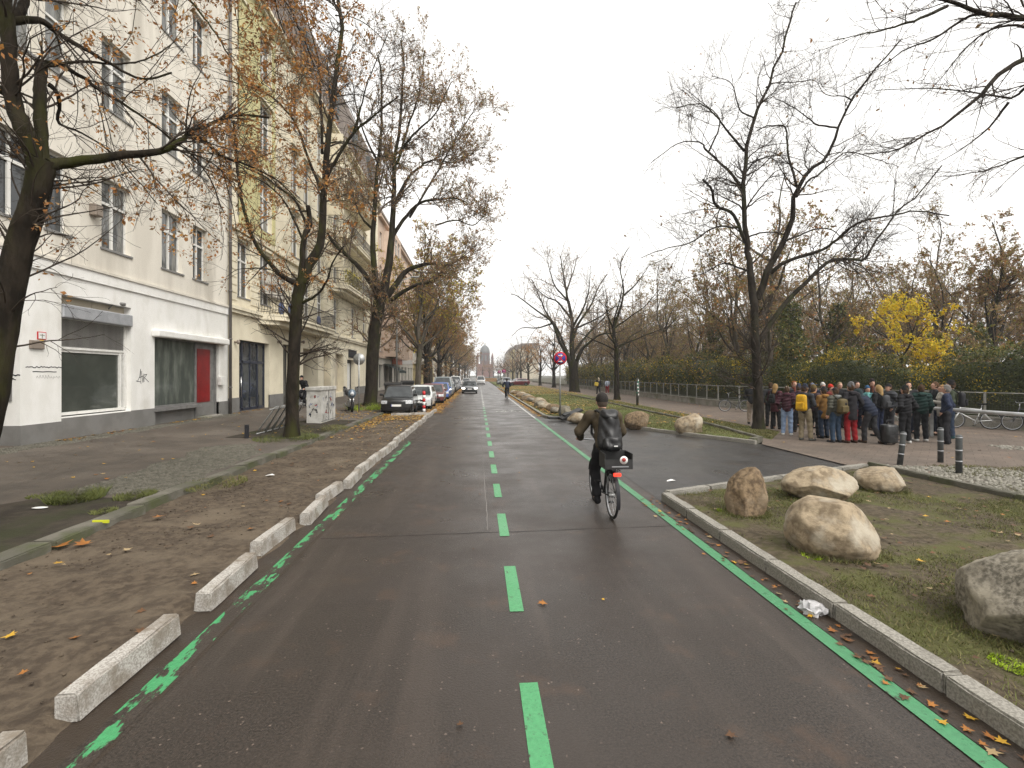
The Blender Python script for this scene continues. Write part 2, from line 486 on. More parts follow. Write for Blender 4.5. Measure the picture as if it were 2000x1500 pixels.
def poly_sheet(name, pts, z, m, parent=None):
    bm = bmesh.new()
    f = bm.faces.new([bm.verts.new((p[0], p[1], p[2] if len(p) > 2 else z)) for p in pts])
    bm.normal_update()
    if f.normal.z < 0: f.normal_flip()
    bmesh.ops.triangulate(bm, faces=bm.faces[:])
    me = bpy.data.meshes.new(name); bm.to_mesh(me); bm.free(); me.materials.append(m)
    return obj(name, me, parent)
def in_poly(x, y, poly):
    ins = np.zeros(x.shape, bool); n = len(poly); j = n - 1
    for i in range(n):
        xi, yi = poly[i][:2]; xj, yj = poly[j][:2]
        if yi != yj:
            ins ^= ((yi > y) != (yj > y)) & (x < (xj - xi) * (y - yi) / (yj - yi) + xi)
        j = i
    return ins
_ph = RNG.uniform(0, 6.28, (40,)); _dr = RNG.uniform(0, 6.28, (40,))
def bumps(x, y, f0=1.2, amp=1.0, oct=5):
    """smooth value noise built from rotated waves"""
    z = np.zeros_like(x, dtype=float); a = amp; f = f0
    for o in range(oct):
        for k in range(3):
            i = (o * 3 + k) % 40
            z += a * np.sin((x * math.cos(_dr[i]) + y * math.sin(_dr[i])) * f * (1 + 0.31 * k) + _ph[i] + 1.7 * np.sin(y * f * 0.37 + _ph[(i + 7) % 40]))
        a *= 0.55; f *= 2.05
    return z / 3
def bed(name, poly, z, m, cell=0.07, amp=0.012, f0=2.0, lip=None):
    xs = [p[0] for p in poly]; ys = [p[1] for p in poly]
    gx = np.arange(min(xs), max(xs) + cell, cell); gy = np.arange(min(ys), max(ys) + cell, cell)
    X, Y = np.meshgrid(gx, gy, indexing='ij')
    Z = z + bumps(X, Y, f0, amp, 5)
    if lip is not None: Z = -0.015 + (Z + 0.015) * np.clip((lip + 0.08 * bumps(Y * 0.7, X, 2.0) - X) / 0.22, 0, 1)
    cx, cy = (X[:-1, :-1] + cell / 2), (Y[:-1, :-1] + cell / 2)
    keep = in_poly(cx, cy, poly)
    idx = np.arange(X.size).reshape(X.shape)
    q = np.stack([idx[:-1, :-1][keep], idx[1:, :-1][keep], idx[1:, 1:][keep], idx[:-1, 1:][keep]], 1)
    used, inv = np.unique(q.ravel(), return_inverse=True)
    V = np.stack([X.ravel(), Y.ravel(), Z.ravel()], 1)[used]
    return struct(obj(name, np_mesh(name, V, inv.reshape(-1, 4), [m], smooth=True)))

LK = -2.5                           # line of the white kerb blocks on the left
struct(poly_sheet('ground', [(-1500, -300), (1500, -300), (1500, 2500), (-1500, 2500)], -0.06, M['far_ground']))
road = struct(poly_sheet('road', [(LK - 0.35, -14), (3.2, -14), (3.2, 700), (LK - 0.35, 700)], 0.0, M['asphalt']))
apron_pts = [(3.0, G(1308, 980)[1] - 0.2), G(1308, 980), G(1690, 918), G(1700, 917), (9.0, 12.5), G(1487, 868), G(1300, 847), (5.4, 20.2), (4.2, 22.6), (3.0, 24.2)]
struct(poly_sheet('side_road', [(3.0, 7.6)] + apron_pts[1:], 0.004, M['asphalt_new']))
# left pavement, rising towards the houses
me_p = np_mesh('pavement', [(KX, -14, 0.13), (FX - 3.0, -14, 0.32 + 0.09), (FX - 3.0, 480, 0.41), (KX, 480, 0.13), (KX, -14, -0.05), (KX, 480, -0.05)],
               [np.array([[0, 3, 2, 1], [4, 5, 3, 0]])], [M['pave']])
me_p.vertices[1].co.z = me_p.vertices[2].co.z = 0.13 + 0.19 * (KX - FX + 3.0) / (KX - FX)
struct(obj('pavement', me_p))
# right path and verge
struct(poly_sheet('path', [(8.0, -14), (60, -14), (60, 2), (24, 9.5), (20.2, 19), (16.3, 31.6), (16.4, 330), (9.3, 330), (9.3, 19.5), (8.9, 15.2), (8.4, 14.4), (8.4, 10.3)], ZR, M['slabs']))
# earth beds
struct(bed('earth_bed', [(KX + 0.02, -4), (LK + 0.3, -4), (LK + 0.3, 26.3), (KX + 0.02, 26.3)], 0.045, M['soil'], 0.05, 0.026, 3.4, LK + 0.14))
bed_far = [(3.32, 24.3), (4.4, 22.6), (5.6, 20.4), G(1300, 845), (8.3, 14.75), (8.75, 15.2), (9.2, 19.5), (9.3, 36), (9.3, 150), (3.32, 150)]
struct(bed('lawn', bed_far, 0.09, M['soil_lawn'], 0.22, 0.02, 0.8))
near_c, near_e = G(1308, 978), G(1690, 918)
bed_near = [(3.12, -4), (3.12, near_c[1] - 0.05), (near_e[0], near_e[1] - 0.1), (8.55, 7.5), (8.9, 4.5), (9.4, -4)]
struct(bed('moss_bed', bed_near, 0.085, M['soil_moss'], 0.06, 0.022, 2.6))
struct(poly_sheet('parking_strip', [(KX + 0.01, 26.3), (LK - 0.3, 26.3), (LK - 0.3, 480), (KX + 0.01, 480)], 0.004, M['asphalt_new']))
struct(poly_sheet('verge', [(9.3, 15.4), (10.9, 17.5), (11.1, 34), (11.1, 200), (9.3, 200)], ZR + 0.004, M['soil_lawn']))

# tree pits in the left pavement
def on_pave(x, y, dz): return (x, y, zs(x) + dz)
for (xa, xb, ya, yb) in ((-7.6, KX - 0.16, -3, 8.3), (-7.6, KX - 0.16, 15.6, 22.0), (-7.9, KX - 0.16, 30.0, 36.0)):
    wob = [(xa, ya), (xb, ya), (xb, yb), (xa + 0.9, yb), (xa + 0.1, yb - 1.4)]
    struct(poly_sheet('tree_pit', [on_pave(x, y, 0.004) for x, y in wob], 0, M['pit']))

# ------------------------------------------------------------------ road markings (parts of the road)
def strip(name, x0, x1, y0, y1, z, m, n=1, parent=road):
    V = []; F = []
    for i in range(n + 1):
        y = y0 + (y1 - y0) * i / n
        V += [(x0, y, z), (x1, y, z)]
    for i in range(n): F.append([2 * i, 2 * i + 1, 2 * i + 3, 2 * i + 2])
    return obj(name, np_mesh(name, V, np.array(F), [m]), parent)
cx0 = 0.335
for k in range(-2, 14):
    d0 = 4.40 + 2.075 * k
    strip('lane_dash', cx0 - 0.062, cx0 + 0.062, d0, d0 + 1.05, 0.004, M['green_fresh'])
for k in range(14, 40):
    d0 = 4.40 + 2.075 * k
    strip('lane_dash', cx0 - 0.062, cx0 + 0.062, d0, d0 + 0.95, 0.004, M['white_mark'])
strip('edge_line', 2.66, 2.79, -4, 24.0, 0.008, M['green_line'], 60)
strip('edge_line', 2.66, 2.76, 24.0, 60.0, 0.008, M['white_mark'], 4)
strip('gutter_dirt', LK - 0.1, LK + 0.46, -3, 26.0, 0.002, M['gutter'], 40)
strip('gutter_dirt', 2.80, 3.03, -3, 8.0, 0.006, M['gutter'], 20)
strip('worn_edge_line', LK + 0.27, LK + 0.43, -3, 16.0, 0.004, M['green_worn'], 60)
M['seam'] = mat('seam', (0.018, 0.016, 0.015), None, rough=0.6)
M['seam_pale'] = mat('seam_pale', (0.16, 0.15, 0.14), None, rough=0.7)
def wob_line(name, pts, w, z, m, amp=0.02, parent=road):
    P = []
    for (a, b) in zip(pts[:-1], pts[1:]):
        n = max(2, int(math.dist(a, b) / 0.25))
        for i in range(n):
            t = i / n
            P.append((a[0] + (b[0] - a[0]) * t + random.uniform(-amp, amp), a[1] + (b[1] - a[1]) * t + random.uniform(-amp, amp)))
    P.append(pts[-1])
    V, F = [], []
    for i, p in enumerate(P):
        q = P[min(i + 1, len(P) - 1)]; r = P[max(i - 1, 0)]
        tx, ty = q[0] - r[0], q[1] - r[1]; L = math.hypot(tx, ty) or 1
        ww = w * random.uniform(0.5, 1.2) / 2
        V += [(p[0] - ty / L * ww, p[1] + tx / L * ww, z), (p[0] + ty / L * ww, p[1] - tx / L * ww, z)]
    for i in range(len(P) - 1): F.append([2 * i, 2 * i + 1, 2 * i + 3, 2 * i + 2])
    return obj(name, np_mesh(name, V, np.array(F), [m]), parent)
ys = G(980, 1040)[1]
wob_line('seam', [(LK + 0.5, ys - 0.1), (0.0, ys), (3.0, ys + 0.15)], 0.016, 0.003, M['seam'], 0.012)
wob_line('seam', [(0.12, ys + 0.1), (0.1, 14), (0.06, 26), (-0.1, 30), (-0.35, 40), (-0.2, 55)], 0.014, 0.003, M['seam_pale'], 0.012)
# bicycle pictogram
bx, by = G(993, 804)
mb = MB()
for s in (-1, 1):
    mb.ring((bx + s * 0.42, by, 0.006), 0.27, 0.045, 'z', 20, 4, sy=0.05)
def flat_bar(mb, a, b, w, z=0.006):
    dx, dy = b[0] - a[0], b[1] - a[1]; L = math.hypot(dx, dy); nx, ny = -dy / L * w / 2, dx / L * w / 2
    mb.quad((a[0] + nx, a[1] + ny, z), (a[0] - nx, a[1] - ny, z), (b[0] - nx, b[1] - ny, z), (b[0] + nx, b[1] + ny, z))
for a, b in (((-0.42, 0), (-0.1, 0.0)), ((-0.1, 0), (0.28, 0.5)), ((-0.2, 0.5), (0.28, 0.5)), ((-0.1, 0), (-0.22, 0.6)), ((-0.42, 0), (-0.2, 0.5)), ((0.42, 0), (0.24, 0.7)), ((0.1, 0.75), (0.3, 0.7)), ((-0.34, 0.62), (-0.1, 0.62))):
    flat_bar(mb, (bx + a[0], by + a[1] * 1.5), (bx + b[0], by + b[1] * 1.5), 0.07)
mb.build('bicycle_symbol', [M['white_mark']], road)

# ------------------------------------------------------------------ kerbs of single stones
def stone_mesh(name, L, w, h, m, taper=0.0, seed=0):
    r = random.Random(seed)
    bm = bmesh.new(); bmesh.ops.create_cube(bm, size=1.0)
    for v in bm.verts: v.co = Vector((v.co.x * w, v.co.y * L, (v.co.z + 0.5) * h))
    bmesh.ops.subdivide_edges(bm, edges=[e for e in bm.edges if abs(e.verts[0].co.y - e.verts[1].co.y) > L * 0.5], cuts=5)
    for v in bm.verts:
        if v.co.z > h * 0.5: v.co.x *= 1 - taper
    bmesh.ops.bevel(bm, geom=[e for e in bm.edges if e.calc_face_angle(0) > 0.7], offset=0.014, segments=2, affect='EDGES')
    for v in bm.verts:
        v.co += Vector((r.uniform(-1, 1) * 0.004, r.uniform(-1, 1) * 0.005, r.uniform(-1, 1) * 0.004 if v.co.z > h * 0.3 else 0))
    me = bpy.data.meshes.new(name); bm.to_mesh(me); bm.free(); me.materials.append(m)
    return me
def kerb_row(name, pts, meshes, L, z=0.0, gap=0.01, jit=0.004, rj=0.004):
    root = struct(empty(name))
    rest = 0.0; k = 0
    for a, b in zip(pts[:-1], pts[1:]):
        D_ = math.dist(a[:2], b[:2]); dx, dy = (b[0] - a[0]) / D_, (b[1] - a[1]) / D_
        n = max(1, round(D_ / (L + gap))); st = D_ / n
        for i in range(n):
            t = (i + 0.5) * st
            o = obj('kerb_stone', meshes[k % len(meshes)], root, (a[0] + dx * t + random.uniform(-jit, jit), a[1] + dy * t, z + random.uniform(-jit, jit)),
                    (0, random.uniform(-rj, rj), math.atan2(dy, dx) - math.pi / 2 + random.uniform(-rj, rj)))
            o.scale = (1, (st - gap) / L, 1); k += 1
    return root
km = [stone_mesh('kerb_stone', 1.0, 0.15, 0.17, M['kerb_grey'], 0.0, s) for s in range(3)]
kerb_row('kerb_planter', [(3.09, -3.0), (3.09, near_c[1])], km, 1.0, -0.03)
kerb_row('kerb_driveway', [(3.14, near_c[1] + 0.10), (near_e[0], near_e[1])], km, 1.0, -0.03)
kerb_row('kerb_corner', [(8.27, 14.65), G(1300, 846), (5.5, 20.3), (4.3, 22.5), (3.55, 23.8), (3.28, 24.6)], km, 0.8, -0.05)
kerb_row('kerb_cycle_lane', [(3.25, 24.7), (3.25, 90)], km, 1.0, -0.05)
ko = [stone_mesh('kerb_stone', 1.6, 0.28, 0.24, M['kerb_old'], 0.06, s + 10) for s in range(4)]
kerb_row('kerb_old', [(KX - 0.02, -2.0), (KX - 0.02, 60.0)], ko, 1.6, -0.09, 0.015, 0.028, 0.016)
kerb_row('kerb_old_back', [(8.30, 14.8), (8.85, 15.25), (9.25, 19.5), (9.3, 60)], [stone_mesh('kerb_stone', 1.2, 0.16, 0.2, M['kerb_old'], 0, 31)], 1.2, -0.03, 0.01, 0.01, 0.008)
kerb_row('kerb_planter_back', [(near_e[0] + 0.1, near_e[1]), (8.62, 7.5), (8.97, 4.5), (9.3, 0)], [stone_mesh('kerb_stone', 1.2, 0.14, 0.2, M['kerb_old'], 0, 32)], 1.2, -0.02, 0.01, 0.01, 0.008)
# white kerb blocks laid loosely along the earth bed
blk = [stone_mesh('kerb_stone', 1.0, 0.155, 0.18, M['kerb_new'], 0.16, s + 20) for s in range(3)]
blocks = struct(empty('kerb_blocks'))
yb = G(130, 1413)[1]
# (start y, x shift, turn): uneven, some shoved sideways
y = yb - 1.30
seq = [(0.00, 0.01), (0.03, -0.03), (0.05, 0.03), (-0.05, -0.02), (0.06, 0.045), (-0.04, -0.04), (0.06, 0.03), (0.0, -0.03)]
for k in range(23):
    dx, tr = seq[k % 8] if k < 10 else (random.uniform(-0.03, 0.04), random.uniform(-0.03, 0.03))
    L = 1.0
    gap = [0.30, 0.40, 0.34, 0.20, 0.10, 0.14][k] if k < 6 else random.uniform(0.05, 0.22)
    o = obj('kerb_stone', blk[k % 3], blocks, (LK + dx + 0.02, y + L / 2, 0.0), (random.uniform(-0.02, 0.02), random.uniform(-0.03, 0.03), tr))
    y += L + gap
for (px, py) in ((783, 814), (819, 813)):
    gx_, gy_ = G(px, py)
    obj('kerb_stone', blk[0], blocks, (gx_, gy_ + 0.1, 0.0), (0, 0, math.pi / 2 + random.uniform(-0.03, 0.03)))
# yellow spray mark on the old kerb
q = G(200, 1017, 0.17)
mbk = MB(); mbk.box((q[0] - 0.12, q[1] - 0.012, 0.14), (q[0] + 0.08, q[1] + 0.012, 0.178)); mbk.build('spray_mark', [M['moss_yellow']], blocks)

# ------------------------------------------------------------------ mosaic paving stones, too small to pick apart
def stones(name, poly, zf, size, m, seed=3, hmax=0.02, keep=1.0, parent=None):
    r = np.random.default_rng(seed)
    xs = [p[0] for p in poly]; yv = [p[1] for p in poly]
    gx = np.arange(min(xs), max(xs), size); gy = np.arange(min(yv), max(yv), size)
    X, Y = np.meshgrid(gx, gy, indexing='ij'); X = X.ravel() + r.uniform(-.2, .2, X.size) * size; Y = Y.ravel() + r.uniform(-.2, .2, Y.size) * size
    k = in_poly(X + 0.15 * bumps(X, Y, 2.0), Y + 0.2 * bumps(Y, X, 2.0), poly) & (r.random(X.size) < keep); X, Y = X[k], Y[k]
    n = len(X); h = size * 0.42
    c = np.array([(-1, -1), (1, -1), (1, 1), (-1, 1)]) * h
    a = r.uniform(-0.4, 0.4, n); ca, sa = np.cos(a), np.sin(a)
    V = np.zeros((n, 8, 3))
    zb = np.array([zf(x) for x in X]); zt = zb + r.uniform(0.3, 1.0, n) * hmax + 0.004 + 0.012 * np.maximum(0, bumps(X, Y, 1.4))
    tilt = r.uniform(-0.12, 0.12, (n, 2))
    for i in range(4):
        j = r.uniform(0.85, 1.1, n); ox, oy = c[i][0] * j, c[i][1] * j
        x_, y_ = ox * ca - oy * sa, ox * sa + oy * ca
        V[:, i] = np.stack([X + x_, Y + y_, zb - 0.01], 1)
        V[:, i + 4] = np.stack([X + x_ * .8, Y + y_ * .8, zt + x_ * tilt[:, 0] + y_ * tilt[:, 1]], 1)
    f = np.array([[4, 5, 6, 7], [0, 1, 5, 4], [1, 2, 6, 5], [2, 3, 7, 6], [3, 0, 4, 7]])
    F = (f[None] + (np.arange(n) * 8)[:, None, None]).reshape(-1, 4)
    o = obj(name, np_mesh(name, V.reshape(-1, 3), F, [m]), parent)
    o['kind'] = 'stuff'
    return o
tag(stones('mosaic_paving', [GS(150, 958)[:2], GS(250, 968)[:2], GS(345, 962)[:2], GS(430, 918)[:2], GS(515, 884)[:2], GS(500, 866)[:2], GS(400, 872)[:2], GS(330, 900)[:2]], zs, 0.062, M['mosaic'], 4, 0.018),
    'patch of small grey mosaic stones by the old kerb', 'paving')
tag(stones('mosaic_paving', [(FX + 0.02, 11), (FX + 0.75, 11), (FX + 0.6, 24), (FX + 0.02, 24)], zs, 0.07, M['mosaic'], 5, 0.010),
    'narrow band of mosaic stones along the house wall', 'paving')
tag(stones('mosaic_paving', [(8.45, 10.9), (9.1, 10.9), (11.3, 10.4), (12.4, 8.6), (12.4, 5.5), (9.0, 5.5), (8.75, 8.0)], lambda x: ZR, 0.075, M['mosaic_pale'], 6, 0.03, 0.8),
    'pale mosaic stones around the bollards', 'paving')
tag(stones('mosaic_paving', [(14.6, 12.9), (18, 10.2), (19.0, 11.2), (15.0, 13.9)], lambda x: ZR, 0.10, M['mosaic_pale'], 7, 0.02, 0.7),
    'pale broken mosaic strip in the path beyond the bollards', 'paving')

# clods and pebbles lying on the bare earth
def clods(name, label, poly, z, n, size, mats, seed):
    r = np.random.default_rng(seed); xs = [p[0] for p in poly]; yv = [p[1] for p in poly]
    X = r.uniform(min(xs), max(xs), n); Y = min(yv) + (max(yv) - min(yv)) * r.uniform(0, 1, n) ** 1.5
    k = in_poly(X, Y, poly) & (bumps(X, Y, 1.3) > r.normal(-0.1, 0.35, n)); X, Y = X[k], Y[k]; n = len(X)
    o = np.array([(1, 0, 0), (0, 1, 0), (-1, 0, 0), (0, -1, 0), (0, 0, .7), (0, 0, -.5)], float)
    s = size * r.uniform(0.3, 1.0, n) ** 2; a = r.uniform(0, 6.28, n)
    V = o[None] * s[:, None, None] * r.uniform(0.6, 1.3, (n, 6, 3))
    ca, sa = np.cos(a)[:, None], np.sin(a)[:, None]
    V = np.stack([V[..., 0] * ca - V[..., 1] * sa, V[..., 0] * sa + V[..., 1] * ca, V[..., 2]], -1) + np.stack([X, Y, np.full(n, z) + bumps(X, Y, 3.4, .02, 2)], 1)[:, None]
    f = np.array([(0, 1, 4), (1, 2, 4), (2, 3, 4), (3, 0, 4), (1, 0, 5), (2, 1, 5), (3, 2, 5), (0, 3, 5)])
    F = (f[None] + (np.arange(n) * 6)[:, None, None]).reshape(-1, 3)
    ob = obj(name, np_mesh(name, V.reshape(-1, 3), F, mats, np.repeat(r.integers(0, len(mats), n), 8), smooth=True)); ob['kind'] = 'stuff'
    return tag(ob, label, 'earth')
M['clod_dark'] = mat('clod_dark', (0.060, 0.046, 0.033), None, rough=0.9)
clods('earth_clods', 'loose clods and pebbles on the left earth bed', [(KX + .1, 0), (LK - .05, 0), (LK - .05, 20), (KX + .1, 20)], 0.05, 5500, 0.019, [M['soil'], M['soil'], M['soil'], M['clod_dark']], 1)
clods('earth_clods', 'loose clods on the mossy bed', bed_near, 0.09, 5000, 0.02, [M['soil_moss'], M['clod_dark']], 2)
# ------------------------------------------------------------------ trees
def bark_mat(name, c1, c2, moss, lo, hi):
    return mat(name, c1, c2, 6.0, 0.92, 0.12, bump=0.9, bscale=22, c3=moss, scale3=1.6, lo3=lo, hi3=hi, stretch=(1, 1, 0.35))
M['bark_moss'] = bark_mat('bark_moss', (0.032, 0.025, 0.018), (0.014, 0.011, 0.008), (0.036, 0.037, 0.010), 0.47, 0.66)
M['bark_dark'] = bark_mat('bark_dark', (0.040, 0.033, 0.026), (0.017, 0.014, 0.011), (0.040, 0.042, 0.020), 0.5, 0.7)
M['bark_grey'] = bark_mat('bark_grey', (0.105, 0.088, 0.068), (0.060, 0.050, 0.039), (0.060, 0.062, 0.030), 0.45, 0.7)
M['twig'] = mat('twig', (0.062, 0.048, 0.037), (0.038, 0.030, 0.023), 3, 0.85, 0.15)
M['twig_brown'] = mat('twig_brown', (0.165, 0.125, 0.092), (0.11, 0.083, 0.063), 2, 0.85, 0.15)
M['leaf_rust'] = mat('leaf_rust', (0.42, 0.19, 0.06), (0.29, 0.125, 0.042), 3, 0.6, 0.3, trans=0.35)
M['leaf_brown'] = mat('leaf_brown', (0.32, 0.21, 0.105), (0.22, 0.145, 0.072), 3, 0.65, 0.3, trans=0.3)
M['leaf_orange'] = mat('leaf_orange', (0.54, 0.27, 0.065), (0.40, 0.19, 0.05), 3, 0.6, 0.3, trans=0.35)
M['leaf_yellow'] = mat('leaf_yellow', (0.78, 0.55, 0.03), (0.66, 0.43, 0.025), 3, 0.55, 0.3, trans=0.4)
M['leaf_lemon'] = mat('leaf_lemon', (0.62, 0.52, 0.05), (0.48, 0.42, 0.04), 3, 0.55, 0.3, trans=0.4)
M['leaf_olive'] = mat('leaf_olive', (0.27, 0.23, 0.06), (0.18, 0.16, 0.04), 3, 0.6, 0.3, trans=0.3)
M['leaf_green'] = mat('leaf_green', (0.11, 0.13, 0.032), (0.07, 0.088, 0.024), 3, 0.55, 0.35, trans=0.25)
M['leaf_dark'] = mat('leaf_dark', (0.050, 0.060, 0.018), (0.032, 0.040, 0.013), 3, 0.5, 0.35, trans=0.15)

def _norm(a): return a / np.maximum(np.linalg.norm(a, axis=-1, keepdims=True), 1e-9)
def resample(pts, n):
    p = np.asarray(pts, float)
    q = np.vstack([2 * p[0] - p[1], p, 2 * p[-1] - p[-2]])
    out = []
    m = len(p) - 1
    for u in np.linspace(0, m, n):
        i = min(int(u), m - 1); t = u - i
        a, b, c, d = q[i], q[i + 1], q[i + 2], q[i + 3]
        out.append(0.5 * (2 * b + (c - a) * t + (2 * a - 5 * b + 4 * c - d) * t * t + (3 * b - a - 3 * c + d) * t ** 3))
    return np.array(out)
def tubes(P, R, n, rng=None, rough=0.0):
    B, m, _ = P.shape
    T = np.empty_like(P); T[:, 1:-1] = P[:, 2:] - P[:, :-2]; T[:, 0] = P[:, 1] - P[:, 0]; T[:, -1] = P[:, -1] - P[:, -2]
    T = _norm(T)
    ax = _norm(P[:, -1] - P[:, 0])
    ref = np.where(np.abs(ax[:, 2:3]) > 0.8, np.array([[1.0, 0.13, 0]]), np.array([[0.1, 0.05, 1.0]]))
    U = _norm(np.cross(T, ref[:, None, :])); Wv = np.cross(U, T)
    ang = np.arange(n) * 2 * np.pi / n
    rr = R[:, :, None] * np.ones(n)[None, None]
    if rough and rng is not None: rr = rr * (1 + rng.uniform(-rough, rough, rr.shape))
    V = P[:, :, None, :] + rr[..., None] * (U[:, :, None, :] * np.cos(ang)[None, None, :, None] + Wv[:, :, None, :] * np.sin(ang)[None, None, :, None])
    i = np.arange(m - 1)[:, None] * n; k = np.arange(n)[None]; k2 = (k + 1) % n
    f = np.stack([i + k, i + k2, i + n + k2, i + n + k], -1).reshape(-1, 4)
    F = (f[None] + (np.arange(B) * m * n)[:, None, None]).reshape(-1, 4)
    return V.reshape(-1, 3), F
def grow(rng, P, R, per_m, L, npt, ang=(0.5, 1.1), t0=0.15, t1=1.0, up=0.06, wig=0.22, rs=0.55, r_end=0.003, rmax=1.0, rel=0.0, fall=0.55):
    seg = np.linalg.norm(P[:, 1:] - P[:, :-1], axis=2).sum(1)
    cnt = rng.poisson(np.maximum(per_m * seg * (t1 - t0), 0.05))
    ids = np.repeat(np.arange(len(P)), cnt); N = len(ids)
    t = rng.uniform(t0, t1, N)
    u = t * (P.shape[1] - 1); i = np.minimum(u.astype(int), P.shape[1] - 2); fr = (u - i)[:, None]
    s = P[ids, i] * (1 - fr) + P[ids, i + 1] * fr
    rp = R[ids, i] * (1 - fr[:, 0]) + R[ids, i + 1] * fr[:, 0]
    tan = _norm(P[ids, i + 1] - P[ids, i])
    perp = _norm(np.cross(tan, rng.normal(size=(N, 3))))
    a = rng.uniform(ang[0], ang[1], N)[:, None]
    d = _norm(np.cos(a) * tan + np.sin(a) * perp)
    ln = (L if rel == 0 else rel * seg[ids]) * rng.uniform(0.45, 1.15, N) * (1 - fall * t)
    out = np.empty((N, npt, 3)); out[:, 0] = s
    st = (ln / (npt - 1))[:, None]
    for k in range(1, npt):
        d = _norm(d + rng.normal(0, wig, (N, 3)) + np.array([0, 0, up]))
        out[:, k] = out[:, k - 1] + d * st
    r0 = np.minimum(rp * rs, rmax)
    w = np.linspace(0, 1, npt)[None]
    Rr = r0[:, None] * (1 - w) + np.minimum(r_end, r0)[:, None] * w
    return out, Rr
def leaf_quads(rng, pts, size, droop=0.6, jit=0.35):
    n = len(pts)
    d = _norm(rng.normal(size=(n, 3)) + np.array([0, 0, -droop]))
    s = _norm(np.cross(d, rng.normal(size=(n, 3))))
    L = size * rng.uniform(0.6, 1.3, n)[:, None]; Wd = L * rng.uniform(0.35, 0.6, n)[:, None]
    nrm = np.cross(d, s)
    V = np.stack([pts, pts + d * L * .45 + s * Wd * .5 + nrm * L * .1, pts + d * L, pts + d * L * .45 - s * Wd * .5 + nrm * L * .12], 1)
    F = np.arange(n * 4).reshape(n, 4)
    return V.reshape(-1, 3), F
def sample_on(rng, P, n, t0=0.3, jit=0.03):
    i = rng.integers(0, len(P), n); u = rng.uniform(t0, 1, n) * (P.shape[1] - 1); k = np.minimum(u.astype(int), P.shape[1] - 2); f = (u - k)[:, None]
    return P[i, k] * (1 - f) + P[i, k + 1] * f + rng.normal(0, jit, (n, 3))

def stack(parts):
    Vs, Fs, b = [], [], 0
    for V, F in parts:
        Vs.append(V); Fs.append(F + b); b += len(V)
    return np.vstack(Vs), np.vstack(Fs)
def tree_meshes(name, limbs, rng, levels, bark, twig, leaves=None, trunk_sides=10, npt=16, rough=0.07, crook=0.0018, cluster=1):
    """limbs: list of (points, r0, r1); levels: list of dicts for grow(); leaves: (count, size, [mats], weights, level)"""
    P = np.array([resample(l[0], npt) for l in limbs])
    w = np.linspace(0, 1, npt)
    R = np.array([(l[2] + (l[1] - l[2]) * (1 - w) ** (1.0 if len(l) > 3 else 1.45)) * (1 + (l[3] if len(l) > 3 else 0) * np.exp(-w * 14)) for l in limbs])
    for i in range(len(limbs)):
        if len(limbs[i]) <= 3:             # old boughs are crooked
            Ln = np.linalg.norm(P[i, 1:] - P[i, :-1], axis=1).sum(); P[i, 2:] += np.cumsum(rng.normal(0, 1, (npt - 2, 3)), 0) * Ln * crook + rng.normal(0, Ln * crook, (npt - 2, 3))
    V, F = tubes(P, R, trunk_sides, rng, rough)
    out = [np_mesh(name + '_trunk', V, F, [bark], smooth=True)]
    parts = []; cur, cr = P, R; allL = []
    for li, lv in enumerate(levels):
        lv = dict(lv); sides = lv.pop('sides'); src = lv.pop('src', None)
        if src == 'all': cur, cr = P, R
        nP, nR = grow(rng, cur, cr, **lv)
        parts.append(tubes(nP, nR, sides)); allL.append(nP)
        cur, cr = nP, nR
    V, F = stack(parts)
    out.append(np_mesh(name + '_crown', V, F, [twig], smooth=True))
    if leaves:
        cnt, size, mats, wts, filt = leaves
        pts = sample_on(rng, allL[-1], cnt // cluster, 0.2, 0.02)
        if cluster > 1: pts = np.repeat(pts, cluster, 0) + rng.normal(0, size * 0.55, (len(pts) * cluster, 3))
        if filt is not None: pts = pts[filt(pts)]
        V, F = leaf_quads(rng, pts, size)
        mi = rng.choice(len(mats), len(F), p=np.array(wts) / sum(wts))
        out.append(np_mesh(name + '_leaves', V, F, mats, mi))
    return out
def put_tree(meshes, name, label, loc=(0, 0, 0), rz=0.0, sc=1.0, group=None):
    t = thing(name, label, 'tree', loc, rz, group)
    t.scale = (sc, sc, sc)
    obj('trunk', meshes[0], t)
    c = obj('crown', meshes[1], t)
    if len(meshes) > 2: tag(obj('leaves', meshes[2], t), kind='stuff')
    return t

def sight_limbs(specs, d0, base):
    """specs: [(list of (px, py), depth change at start, depth change at end, r0, r1[, flare])] -> local limbs"""
    out = []
    for sp in specs:
        pts = []
        n = len(sp[0])
        for i, (px, py) in enumerate(sp[0]):
            f = i / (n - 1)
            dd = sp[1] * (1 - f) + sp[2] * f
            q = D(px, py, d0 + dd)
            pts.append((q[0] - base[0], q[1] - base[1], q[2] - base[2]))
        out.append((pts,) + tuple(sp[3:]))
    return out

